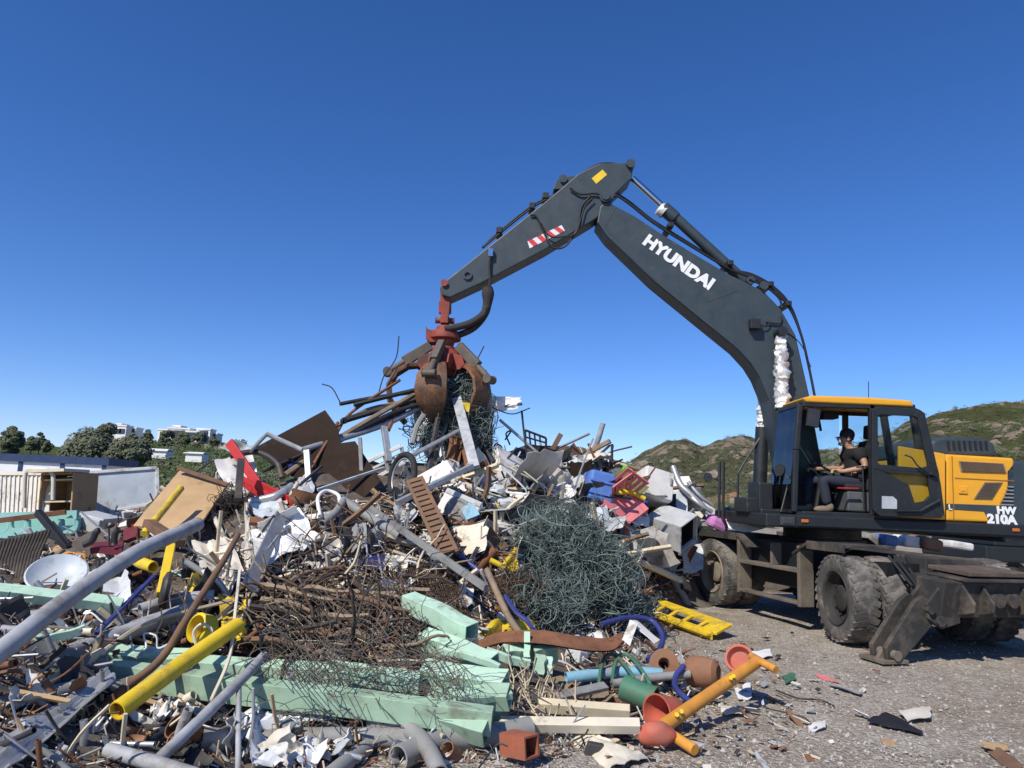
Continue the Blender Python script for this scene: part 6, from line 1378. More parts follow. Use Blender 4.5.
beam('mint beam lying flat in shade below the crossing one', (424, 672, 5.5), (506, 684, 5.3), 22, 16, 'mint', (0, -.4, 1))
beam('sage beam just above the end of the longest one', (430, 700, 5.3), (510, 698, 5.15), 19, 17, 'mint2', (0, -.5, 1))
beam('sage beam end poking out below the others', (400, 708, 5.0), (487, 732, 4.8), 19, 20, 'mint2', (0, -.7, 1))
beam('upright mint beam stub right of the crossing beams', (527, 634, 6.35), (527, 660, 6.2), 6, 9, 'mint', (0, 1, 0))
beam('wide sage block beside the upright stub', (534, 657, 6.3), (557, 652, 6.35), 7, 18, 'mint2', (0, -.5, 1))
beam('mint block lying under the wide sage block', (504, 655, 6.3), (534, 650, 6.4), 12, 14, 'mint', (0, -.5, 1))
beam('lower sage stub beside the canes', (538, 676, 6.0), (540, 656, 6.1), 10, 10, 'mint2', (0, 1, 0))
beam('small mint stub lowest right of the beams', (549, 676, 6.05), (549, 658, 6.15), 6, 9, 'mint', (0, 1, 0))
beam('short mint beam end at the foot of the canes', (484, 716, 5.35), (506, 712, 5.4), 13, 12, 'mint', (0, -.5, 1))
beam('pale mint beam running in from the left edge under the grey pole', (-30, 588, 5.2), (122, 606, 5.5), 12, 11, 'mint', (0, -.6, 1))
beam('pale mint beam near the left edge under the blue plank', (-25, 634, 4.9), (70, 640, 5.1), 13, 13, 'mint', (0, -.5, 1))
beam('mint beam between the blue plank and the yellow pipe', (90, 656, 5.2), (196, 660, 5.3), 19, 15, 'mint', (0, -.4, 1))
beam('sage beam half hidden under the lower grey pipes', (-20, 668, 4.7), (60, 664, 4.9), 12, 12, 'mint2', (0, -.4, 1))
# --- yellow pipe and rods at the left
pipe('yellow_pipe', 'bright yellow steel pipe with open end pointing at the camera', 'pipe', [(117, 711, 4.2), (176, 668, 4.65), (238, 625, 5.2)], 8.2, 'yellow', hollow=.14, n=20, curve=False)
m = MB(); c = P(199, 628, 5.4); m.lathe(c, V((-.5, -.8, .3)), [(.085, -.10), (.105, -.08), (.105, .02), (.085, .03), (.075, 0), (.07, -.08)], 24); o = m.build('yellow_collar', PC['yellow'], smooth=40); reg(o, 'yellow round pipe collar above the yellow pipe', 'collar', 201, 632)
sheet('yellow_casing', 'crumpled yellow metal casing at the upper end of the yellow pipe', 'casing', [(218, 594, .25), (246, 598, .25), (246, 640, .2), (222, 634, .2)], 'yellow', .06, 8)
sheet('yellow_casing', 'small yellow cover with orange rust beside the dirty yellow post', 'casing', [(186, 580, .3), (200, 572, .3), (202, 602, .25), (188, 602, .25)], 'yellow', .08, 8)
m = MB(); m.lathe(P(163, 590, 6.0), V((-.9, -.4, .1)), [(0, .02), (.09, .02), (.14, 0), (.15, -.02), (.14, -.05), (0, -.05)], 24); o = m.build('wheel_disc', PC['dark'], smooth=40); reg(o, 'dark round disc leaning on the dirty yellow post', 'disc', 163, 590)
pipe('brown_rod', 'long rusty brown rod crossing in front of the yellow pipe', 'rod', [(238, 535, 6.6), (224, 560, 5.9), (186, 620, 5.1), (160, 660, 4.8), (122, 690, 4.6), (92, 718, 4.4)], 3.6, 'woodbrown', n=8)
pipe('cream_lath', 'long split cream lath reaching in from the left edge', 'lath', [(-25, 728, 3.85), (0, 713, 4.0), (60, 676, 4.5), (102, 652, 4.9)], 5, 'woodlight', n=6, curve=False)
pipe('cream_lath', 'thin cream lath continuing above the yellow pipe', 'lath', [(96, 656, 4.95), (150, 622, 5.4), (232, 600, 5.9)], 2, 'straw', n=5)
bar('blue_plank', 'deep blue plank leaning in at the left edge above the cream lath', 'plank', (-25, 714, 4.1), (82, 652, 5.0), 10, 4, 'deepblue', up=(0, -.6, 1))
bar('blue_edge', 'narrow blue strip rising beside the crushed duct', 'strip', (96, 634, 5.1), (154, 576, 6.0), 4, 3, 'deepblue')
for i, (pts, r_, l, mt, ho) in enumerate([
    ([(-25, 686, 4.3), (50, 662, 4.7), (88, 646, 5.1), (192, 610, 5.8)], 8.5, 'straight grey pipe running up to the yellow collar', 'pipegrey', .15),
    ([(84, 648, 5.0), (120, 632, 5.4), (196, 606, 5.9)], 6.5, 'thinner grey pipe with open end beside the straight grey one', 'pipegrey', .2),
    ([(-20, 612, 5.2), (30, 614, 5.4), (60, 618, 5.5)], 7, 'short grey pipe at the left edge under the pale mint beam', 'dullgrey', .2),
    ([(-25, 712, 4.0), (56, 694, 4.35), (100, 684, 4.6)], 9, 'grey pipe under the cream lath', 'pvc', .15),
    ([(-25, 736, 3.8), (40, 722, 4.0), (70, 716, 4.2)], 7, 'lower grey pipe at the left edge', 'pvc', .2),
    ([(100, 696, 4.7), (150, 684, 5.0), (190, 676, 5.3)], 11, 'stubby grey pipe beneath the yellow pipe', 'pvc', .15),
    ([(140, 610, 5.9), (176, 600, 6.1), (214, 596, 6.2)], 6, 'grey pipe behind the brown rod', 'pipegrey', .2),
    ([(-20, 756, 3.6), (30, 738, 3.8), (52, 726, 4.0)], 5, 'grey-white tube lowest at the left edge', 'cream', .2)]):
    pipe('grey_pipe', l, 'pipe', pts, r_, mt, hollow=ho, n=14)
# sheet metal trough
sheet('metal_trough', 'long bent galvanised trough in the lower left corner', 'trough', [(-30, 760, 3.5), (104, 672, 4.6), (114, 688, 4.5), (-20, 792, 3.3)], 'galv', .05, 12, .008)
bar('dark_plank', 'rotten dark plank lying below the stubby grey pipe', 'plank', (60, 775, 4.05), (192, 704, 4.9), 20, 8, 'woodblack', up=(0, -.6, 1), bevel=.012)
pipe('grey_tube', 'slim grey tube slanting up in front of the sage beam', 'tube', [(150, 768, 4.0), (238, 683, 4.7), (264, 656, 5.1)], 5.2, 'pipegrey', n=12)
pipe('grey_stub', 'short thick grey tube with bolts at the bottom edge', 'tube', [(108, 750, 4.0), (150, 762, 3.9), (196, 776, 3.8)], 7, 'pipegrey', hollow=.15)
pipe('thin_post', 'thin upright grey tube in front of the sage beam', 'tube', [(239, 682, 4.72), (238, 770, 4.2)], 2.6, 'pipegrey', n=8)
pipe('white_rope', 'white cable hanging down past the yellow pipe', 'cable', [(240, 570, 5.6), (236, 606, 5.3), (230, 655, 5.0), (214, 694, 4.8), (210, 702, 4.8)], 1.7, 'cream', n=6)
pipe('white_coil', 'coil of white cord below the thin cream lath', 'cord', [(130, 636, 5.1), (134, 650, 5.1), (146, 648, 5.1), (144, 634, 5.2), (156, 636, 5.2), (158, 648, 5.2), (172, 642, 5.2)], .9, 'whitebag', n=5)
pipe('white_loop', 'loop of white hose over the yellow collar', 'hose', [(196, 644, 5.3), (194, 632, 5.3), (202, 624, 5.3), (212, 630, 5.3), (208, 640, 5.3)], 1.5, 'cream', n=6)
for i, (px, py, r_, h_, mt, l) in enumerate([(198, 742, .075, .2, 'rust', 'rusty tin can standing by the slim grey tube'), (232, 742, .07, .18, 'pvc', 'grey clay pot stub behind the thin upright tube'), (186, 750, .05, .12, 'rustlight', 'small rusty tin beside the taller one'), (455, 756, .05, .1, 'terracotta', 'small brown seed ball by the grey elbow')]):
    m = MB(); c = S(px, py, .05); ax = V((rg.gauss(0, .6), -.7, rg.gauss(.4, .3))); m.lathe(c, ax, [(0, 0), (r_, 0), (r_, h_), (r_*.88, h_), (r_*.88, .02), (0, .02)], 18); o = m.build('tin_can', PC[mt], smooth=40); reg(o, l, 'can', px, py)
# white film below the long beam
for i, (c4, l) in enumerate([([(226, 712, .12), (300, 704, .12), (312, 728, .1), (232, 738, .1)], 'crumpled white plastic film under the longest sage beam'), ([(150, 706, .12), (176, 702, .12), (182, 716, .1), (154, 720, .1)], 'small white plastic film beside the rotten plank'), ([(250, 746, .08), (320, 744, .08), (322, 766, .06), (246, 768, .06)], 'white shredded film in front of the long grey plastic pipe'), ([(92, 716, .1), (106, 720, .1), (104, 732, .1), (90, 730, .1)], 'torn white card beside the end of the yellow pipe')]):
    sheet('plastic_film', l, 'plastic film', c4, 'whitebag' if i % 2 else 'film', .10, 14, .004, 4.5, .12)
m = MB(); c = S(321, 719, .1); m.sheet([c+V((-.12, 0, -.02)), c+V((.1, 0, .01)), c+V((.12, .05, .07)), c+V((-.08, .05, .05))], 5, 5, .02, .012, 9); o = m.build('metal_tray', PC['galv'], smooth=40); reg(o, 'shallow pale metal tray under the middle of the longest sage beam', 'tray', 321, 718)
# grey plastic pipes along the bottom
for pts, r_, l in (([(186, 746, 4.5), (220, 742, 4.65), (300, 738, 4.75), (416, 738, 4.85)], 9.5, 'long grey plastic pipe lying in front of the longest sage beam'), ([(330, 776, 4.3), (352, 758, 4.55), (366, 748, 4.7)], 8, 'short grey plastic pipe pointing away under the long plastic one'), ([(398, 758, 4.5), (440, 742, 4.8), (500, 734, 5.0), (530, 728, 5.1)], 11, 'dark grey corrugated pipe below the sage beams'), ([(404, 726, 4.9), (420, 738, 4.7), (430, 752, 4.5), (440, 774, 4.3)], 8, 'grey plastic elbow bending down to the bottom edge'), ([(356, 718, 5.0), (380, 722, 4.95), (408, 724, 4.95)], 13, 'wide grey plastic pipe stub behind the elbow')):
    pipe('plastic_pipe', l, 'pipe', pts, r_, 'pvc', hollow=.16, n=16)
# --- middle: yellow fan, rusty plate, cylinders
for i, (c4, l) in enumerate([([(478, 632, .2), (505, 614, .2), (522, 626, .2), (500, 640, .2)], 'crushed yellow cover at the foot of the tan pole'), ([(500, 622, .25), (534, 624, .25), (534, 634, .22), (506, 636, .22)], 'yellow curved shell lying beside the crushed yellow cover')]):
    sheet('yellow_cover', l, 'cover', c4, 'yellow', .09, 8)
root = empty('yellow_chair', S(504, 570)); m = MB()
q = lambda x, y, l_: S(x, y, l_)
m.tube([q(490, 560, .35), q(506, 568, .35), q(514, 572, .3)], .03, 8); m.tube([q(504, 566, .38), q(517, 548, .35)], .03, 8); m.build('frame', PC['yellow'], root)
m = MB(); m.sheet([q(504, 562, .36), q(516, 550, .34), q(518, 570, .3), q(508, 572, .34)], 5, 5, .03, .015, 5); m.build('seat', PC['yellow'], root); reg(root, 'broken yellow plastic chair frame beside the green wire tangle', 'chair', 504, 562)
def curl():
    m = MB(); top = [(478, 641, 6.6), (500, 632, 6.5), (540, 630, 6.45), (580, 636, 6.5), (608, 638, 6.6), (621, 632, 6.7)]; bot = [(486, 646, 6.4), (506, 642, 6.3), (545, 644, 6.2), (585, 650, 6.2), (612, 650, 6.3), (624, 640, 6.4)]
    T = catmull([P(*t) for t in top], 5); B = catmull([P(*t) for t in bot], 5); vs = []; fs = []; n_ = len(T)
    for i in range(n_):
        for k in range(5):
            t = k/4; vs.append(T[i].lerp(B[i], t)+V((0, -.05*math.sin(t*math.pi), -.03*math.sin(t*math.pi))))
    b0 = len(vs); vs += [p+V((0, .012, -.012)) for p in vs]
    for i in range(n_-1):
        for k in range(4): f = (i*5+k, (i+1)*5+k, (i+1)*5+k+1, i*5+k+1); fs += [f, tuple(x+b0 for x in f[::-1])]
    m.add(vs, fs); o = m.build('rusty_gutter', PC['rust'], smooth=40); reg(o, 'long rusty curved gutter lying below the green wire tangle', 'gutter', 560, 640)
curl()
sheet('folded_sheet', 'folded white sheet metal strip at the end of the rusty gutter', 'sheet metal', [(622, 640, 6.5), (630, 620, 6.7), (638, 624, 6.6), (630, 646, 6.4)], 'white', .01, 4); sheet('folded_sheet', 'white sheet metal strip sloping down to the blue hose', 'sheet metal', [(630, 620, 6.7), (638, 622, 6.8), (660, 640, 6.6), (654, 644, 6.5)], 'white', .01, 4)
pipe('blue_hose', 'blue hose hoop around the folded white sheet', 'hose', [(602, 624, 7.0), (626, 618, 7.2), (650, 620, 7.3), (662, 634, 7.1), (660, 648, 6.9), (648, 660, 6.7)], 2.6, 'deepblue', n=8)
pipe('blue_hose', 'dark blue hose curling beside the orange post', 'hose', [(684, 666, 6.3), (676, 676, 6.2), (676, 688, 6.0), (690, 702, 5.8)], 2.8, 'deepblue', n=8)
pipe('blue_cable', 'deep blue cable behind the yellow shell', 'cord', [(505, 596, 7.2), (516, 612, 7.0), (528, 622, 6.9), (534, 632, 6.7)], 2.4, 'deepblue', n=6)
pipe('blue_pipe', 'light blue pipe lying behind the green metal hoops', 'pipe', [(566, 678, 6.3), (620, 672, 6.4), (662, 674, 6.4)], 5.5, 'sky', hollow=.15)
pipe('grey_pipe', 'weathered grey pipe lying beside the light blue one', 'pipe', [(612, 684, 6.2), (650, 678, 6.3), (690, 674, 6.3)], 4, 'dullgrey')
for i, (dx, l) in enumerate(((0, 'green metal hoop frame standing over the light blue pipe'), (13, 'second green metal hoop, nearer the rusty flange'))):
    pipe('green_hoop', l, 'hoop', [(599+dx, 684, 6.2), (601+dx, 668, 6.3), (606+dx, 656, 6.4), (616+dx, 656, 6.4), (630+dx, 672, 6.2), (640+dx, 690, 6.0)], 1.8, 'green', n=7)
def cone(name, label, cat, px, py, Y, ax, prof, mat, mat2=None, n=24):
    m = MB(); m.lathe(P(px, py, Y), ax, prof, n); o = m.build(name, PC[mat], smooth=40); reg(o, label, cat, px, py)
cone('pipe_flange', 'rusty round pipe flange with a dark hole', 'flange', 664, 664, 6.5, V((-.15, -.9, .35)), [(.05, -.3), (.06, -.02), (.12, -.02), (.125, .02), (.05, .025), (.042, 0), (.04, -.28)], 'terracotta')
cone('rusty_cone', 'rusty brown drum-shaped lump lying next to the flange', 'drum', 704, 672, 6.4, V((.75, -.55, .1)), [(0, -.14), (.10, -.14), (.13, -.10), (.125, .02), (.105, .10), (.06, .13), (.05, .12), (0, .12)], 'terracotta')
cone('rusty_ring', 'flat rusty ring half buried beside the rusty drum-shaped lump', 'ring', 672, 668, 6.7, V((.2, -.6, .7)), [(.07, 0), (.09, .01), (.11, 0), (.09, -.02), (.07, 0)], 'rust')
cone('green_cylinder', 'dark green metal cylinder lying beside the red bell', 'cylinder', 640, 694, 5.75, V((.85, -.5, -.2)), [(0, -.14), (.09, -.14), (.098, -.12), (.092, 0), (.098, .1), (.098, .12), (.08, .12), (.08, -.1), (0, -.1)], 'green')
cone('red_bell', 'faded red plastic bell with a hollow end behind the orange post', 'bell', 662, 712, 5.45, V((-.75, -.6, .05)), [(.04, -.22), (.085, -.16), (.11, -.04), (.125, .04), (.13, .06), (.118, .06), (.095, -.04), (.03, -.18), (0, -.18)], 'redorange')
# spring-rocker like orange post with red caps
root = empty('playground_post', G(690, 735))
a, b = P(757, 662, 6.2), P(655, 732, 5.15)
m = MB(); m.tube([a, a.lerp(b, .5), b], .048, 18); m.build('post', PC['orange'], root, smooth=40)
m = MB(); m.tube([P(751, 656, 6.25), P(776, 670, 6.0)], .032, 12); m.build('peg', PC['orange'], root, smooth=40)
m = MB(); m.tube([P(664, 730, 5.2), P(695, 750, 4.95)], .036, 12); m.build('peg', PC['orange'], root, smooth=40)
m = MB(); m.blob(P(657, 734, 5.08), (.115, .07, .085), 2, .25, 3, 1.1); m.build('end_cap', PC['redorange'], root, smooth=True)
m = MB(); m.lathe(P(740, 660, 6.3), V((-.4, -.7, .5)), [(0, -.12), (.09, -.1), (.12, 0), (.12, .04), (.10, .04), (.08, -.02), (0, -.04)], 20); m.build('end_cap', PC['redorange'], root, smooth=40)
for t in (.30, .33, .80, .84): m = MB(); m.tube([a.lerp(b, t)+V((0, -.04, .03)), a.lerp(b, t)+V((0, -.075, .05))], .016, 8); m.build('bolt', PC['yellow'], root)
m = MB(); reg(root, 'orange post with two pegs and faded red rounded caps lying on the gravel', 'play post', 706, 698)
# cream boards, paper, brick
bar('cream_board', 'upper cream board lying beside the red bell', 'board', (539, 705, 5.45), (630, 712, 5.35), 10, 10, 'woodlight', up=(0, -.4, 1)); bar('cream_board', 'longer lower cream board in front of the dry canes', 'board', (500, 724, 5.2), (640, 726, 5.1), 11, 10, 'cream', up=(0, -.5, 1))
sheet('torn_sack', 'torn cream sack lying on the gravel in front of the boards', 'sack', [(566, 728, .16), (602, 734, .16), (657, 750, .10), (608, 766, .10)], 'cream', .05, 16, .006, 3.5, .12)
root = empty('brick_tube', S(520, 745)); A, B = P(507, 742, 4.75), P(532, 747, 4.6); m = MB()
s = .058; d = (B-A).normalized(); sd = d.cross(V((0, 0, 1))).normalized(); up = sd.cross(d)
for k, (u, v) in enumerate(((1, 0), (-1, 0), (0, 1), (0, -1))):
    o_ = sd*u*s+up*v*s; m.bar(A+o_, B+o_, .012 if u else .104, .128 if u else .012, up=up)
m.build('square_tube', PC['brick'], root); reg(root, 'short rusty red square tube lying on the gravel', 'tube', 520, 744)
sheet('cardboard_piece', 'brown cardboard scrap behind the dry canes', 'cardboard', [(535, 682, .1), (560, 674, .12), (574, 688, .1), (548, 700, .08)], 'wood', .05); bar('grey_plank', 'weathered grey board between the canes and the green cylinder', 'board', (556, 697, 5.8), (606, 686, 6.0), 10, 4, 'dullgrey', up=(0, -.4, 1))
sheet('cardboard_piece', 'dull flattened cardboard by the green cylinder', 'cardboard', [(572, 694, .08), (606, 690, .08), (610, 706, .05), (576, 708, .05)], 'wood', .05)
# yellow grating on the gravel
root = empty('yellow_grating', G(684, 620)); A, B, C_, D_ = [G(x, y, .06) for x, y in ((643, 607), (655, 600), (725, 622), (714, 632))]
A, B, C_, D_ = G(641, 609, .10), G(655, 600, .16), G(727, 626, .12), G(712, 634, .05)
m = MB(); nrm = (B-A).cross(D_-A).normalized()
for p, q_ in ((A, D_), (B, C_)): m.bar(p, q_, .17, .03, up=nrm)
m.bar(A, B, .16, .03, up=nrm); m.bar(D_.lerp(A, .06), C_.lerp(B, .06), .26, .03, up=nrm)
for k in range(1, 5): t = k/5; m.bar(A.lerp(D_, t), B.lerp(C_, t), .06, .03, up=nrm)
m.build('frame', PC['yellow'], root, bevel=.004)
m = MB(); m.bar(A+V((0, 0, -.02)), D_+V((0, 0, -.02)), .02, .10, up=nrm); m.build('flange', PC['yellow'], root); reg(root, 'bright yellow slotted grating panel lying on the gravel beside the heap', 'grating', 686, 618)
# scraps scattered on the gravel
for i, (c4, mt, l) in enumerate([([(868, 722, .03), (886, 712, .05), (922, 732, .03), (918, 735, .02)], 'black', 'black plastic shard lying on the gravel'), ([(897, 712, .05), (930, 706, .08), (932, 718, .05), (908, 722, .03)], 'cloth', 'crumpled cream paper beside the black shard'), ([(988, 752, .04), (1000, 748, .06), (1024, 768, .03), (1012, 772, .02)], 'woodbrown', 'brown bark piece at the bottom right corner'), ([(816, 674, .03), (836, 680, .03), (838, 683, .02), (818, 677, .02)], 'pink', 'thin pink strip on the gravel'), ([(808, 726, .03), (824, 722, .04), (826, 728, .03), (812, 732, .02)], 'white', 'white chip beside the grey sliver'), ([(734, 688, .03), (750, 684, .05), (752, 698, .03), (738, 700, .02)], 'whitebag', 'white paper scrap by the lower end of the orange post'), ([(752, 652, .04), (770, 648, .06), (772, 656, .04), (758, 660, .03)], 'whitebag', 'white paper scrap by the upper end of the orange post'), ([(880, 738, .03), (896, 742, .04), (894, 748, .03), (884, 746, .02)], 'ply', 'small tan chip below the black shard'), ([(720, 706, .03), (746, 708, .04), (742, 714, .03), (722, 714, .02)], 'cream', 'flat cream plastic strip on the gravel'), ([(858, 690, .02), (864, 687, .03), (866, 691, .02), (860, 693, .02)], 'white', 'tiny white chip alone on the gravel'), ([(830, 684, .03), (862, 693, .03), (861, 695, .02), (829, 686, .02)], 'dullgrey', 'grey sliver beside the pink strip'), ([(782, 676, .03), (794, 672, .05), (796, 680, .03), (786, 684, .02)], 'green', 'dark green scrap on the gravel'), ([(980, 744, .02), (1006, 744, .03), (1010, 750, .02), (985, 750, .02)], 'ply', 'flat tan cardboard near the bottom right bark')]):
    sheet('ground_scrap', l, 'litter piece', c4, mt, .02, 6, .005, 2, .1)
pipe('ground_twig', 'thin dark cable lying on the gravel', 'cable', [(776, 690, .03), (798, 698, .03), (820, 700, .03), (834, 706, .03)], .9, 'wire', n=5); pipe('ground_twig', 'short bent wire on the gravel below the orange post', 'wire', [(768, 740, .03), (776, 748, .03), (786, 750, .03)], .9, 'wire', n=5); pipe('ground_stick', 'short blue rod on the gravel at the bottom', 'rod', [(756, 754, .03), (768, 770, .03)], 2.2, 'blueish', n=6)
pipe('ground_twig', 'thin dark twig in front of the flat cream strip', 'twig', [(766, 708, .03), (800, 716, .03), (810, 722, .03)], .8, 'woodblack', n=5)

rg = random.Random(31)
spl = ['longest', 'broken', 'darkest', 'split', 'pale', 'curved', 'thick', 'short', 'mossy', 'straight', 'thin', 'rotten']
for i in range(12):
    px, py = 285+rg.random()*105, 585+rg.random()*65; c = S(px, py, .42); a_ = rg.uniform(-.5, .5); L_ = rg.uniform(.22, .5); d = V((math.cos(a_), -.2, math.sin(a_)*.8))*L_; m = MB()
    m.tube(catmull([c-d, c-d*.2+V((0, 0, .03)), c+d*.5, c+d], 4), [rg.uniform(.02, .04)*(1-.5*k/12) for k in range(13)], 5)
    o = m.build('wood_splinter', PC[('wood', 'woodbrown', 'woodblack', 'wood')[i % 4]], smooth=30); reg(o, f'{spl[i]} piece of splintered wood tangled in the middle of the brush pile', 'wood', px, py)
beam('thin mint slat lying over the end of the second mint beam', (440, 648, 5.7), (500, 668, 5.45), 4, 7, 'mint', (0, -.3, 1))
beam('broken mint slat sticking out above the longest sage beam', (330, 662, 5.1), (404, 680, 5.05), 4, 8, 'mint', (0, -.3, 1))
beam('short broken sage slat on the ground below the crossing beams', (452, 704, 5.0), (512, 694, 5.15), 5, 7, 'mint2', (0, -.3, 1))
beam('mint slat in the gap between the second beam and the upright stub', (486, 652, 6.0), (530, 664, 6.0), 4, 8, 'mint', (0, -.3, 1))
beam('pale mint slat leaning under the blue plank at the left', (12, 648, 4.7), (84, 630, 5.1), 4, 9, 'mint', (0, -.3, 1))
# ================================================================== smaller pieces between the named ones
rg = random.Random(77)
region = [(0, 520), (60, 508), (130, 512), (160, 495), (230, 470), (300, 495), (370, 500), (420, 480), (480, 462), (530, 455), (600, 456), (650, 478), (690, 505), (700, 560), (680, 600), (640, 640), (700, 660), (690, 700), (640, 735), (540, 760), (300, 768), (0, 768)]
clean = [(104, 655), (236, 650), (420, 664), (400, 604), (412, 586), (500, 655), (562, 636), (562, 690), (540, 758), (500, 760), (470, 735), (300, 700), (104, 690)]
def inside(x, y, pg):
    c = False; j = len(pg)-1
    for i in range(len(pg)):
        (xi, yi), (xj, yj) = pg[i], pg[j]
        if (yi > y) != (yj > y) and x < (xj-xi)*(y-yi)/(yj-yi)+xi: c = not c
        j = i
    return c
names = dict(brown='dark brown', white='white', pale='pale grey', blueish='pale blue', galv='shiny grey', rust='rusty', dark='dark', wood='weathered', woodlight='cream', cream='cream', black='black', cloth='cream', dullgrey='dull grey', blue='blue', terracotta='reddish', ply='tan', teal='turquoise', yellow='yellow', red='red', film='whitish', woodbrown='brown', rustlight='orange-rusty', pipegrey='grey', straw='straw-coloured', green='green', mint='mint', whitebag='white')
kinds = [('sheet_scrap', 'sheet scrap', 'scrap sheet'), ('metal_rod', 'rod', 'rod'), ('wood_lath', 'lath', 'lath'), ('tube_piece', 'tube piece', 'tube'), ('box_scrap', 'broken casing', 'casing'), ('bent_strip', 'bent strip', 'strip'), ('rag_scrap', 'rag', 'rag'), ('cable_piece', 'cable', 'cable')]
matfor = {0: ['white', 'white', 'pale', 'blueish', 'galv', 'rust', 'dullgrey', 'dark', 'cream', 'film', 'pale', 'blueish', 'woodbrown', 'brown', 'whitebag', 'rust', 'dullgrey'], 1: ['dark', 'rust', 'dullgrey', 'galv', 'pipegrey'], 2: ['wood', 'woodlight', 'woodbrown', 'straw', 'ply'], 3: ['pipegrey', 'galv', 'cream', 'dark', 'rust', 'dullgrey'], 4: ['white', 'pale', 'black', 'dullgrey', 'blueish', 'dark', 'dullgrey'], 5: ['galv', 'white', 'rust', 'dark', 'pale', 'rustlight'], 6: ['cloth', 'whitebag', 'dark', 'cloth', 'black'], 7: ['black', 'dark', 'cream', 'whitebag']}
sizes = ['small', 'narrow', 'broad', 'short', 'long', 'crooked', 'flat', 'half-buried', 'tilted', 'dented', 'dirty', 'faded']
rels = ['above', 'under', 'left of', 'right of']
used = set(o.get('label') for o in bpy.data.objects)
heroes = list(HERO)
CUTS = (' lying ', ' standing ', ' beside ', ' leaning ', ' under ', ' below ', ' above ', ' in front ', ' behind ', ' hanging ', ' on the ', ' at the ', ' across ', ' of the ', ' over ', ' between ', ' with ', ' pointing ', ' running ', ' along ', ' next ', ' near ', ' by the ', ' sloping ', ' sticking ', ' left of ', ' right of ', ' wedged ', ' half ', ' seen ', ' crossing ', ' reaching ', ' slanting ', ' in the ', ' slumped ', ' propped ', ' tipped ', ' curling ', ' draped ', ' spread ', ' down ', ' around ', ' crumpled ', ' high ', ' just ', ' resting ', ' poking ', ' rising ', ' continuing ', ' caught ', ' bending ', ' inside ', ' upturned ', ' jutting ', ' lowest ', ' to the ', ' from ', ' end ', ' that ', ' piece on ')
def shorten(t):
    for cut in CUTS:
        i = t.find(cut)
        if i > 8: t = t[:i]
    w_ = t.split()
    while w_[-1] in ('lying', 'wedged', 'spread', 'continuing', 'hanging', 'standing', 'curving', 'leaning', 'tipped', 'running', 'sloping', 'crossing', 'piece', 'reaching', 'rising', 'slumped', 'held', 'dropping', 'sagging', 'half', 'and', 'of', 'the', 'in', 'poking', 'lowest', 'uppermost', 'seen', 'clamped', 'filling', 'jutting', 'trailing', 'caught', 'nearer', 'tangled', 'alone', 'open', 'crumpled', 'draped', 'with', 'pinched', 'curling', 'just', 'left', 'right', 'low', 'second', 'crooked', 'hooked', 'between', 'before', 'middle', 'lower', 'upper') or w_[-1].endswith(','): w_ = w_[:-1]
    return ' '.join(w_)
SHORT = {q[2]: shorten(q[2]) for q in heroes}
n_fill = 0; tries = 0; placed = []
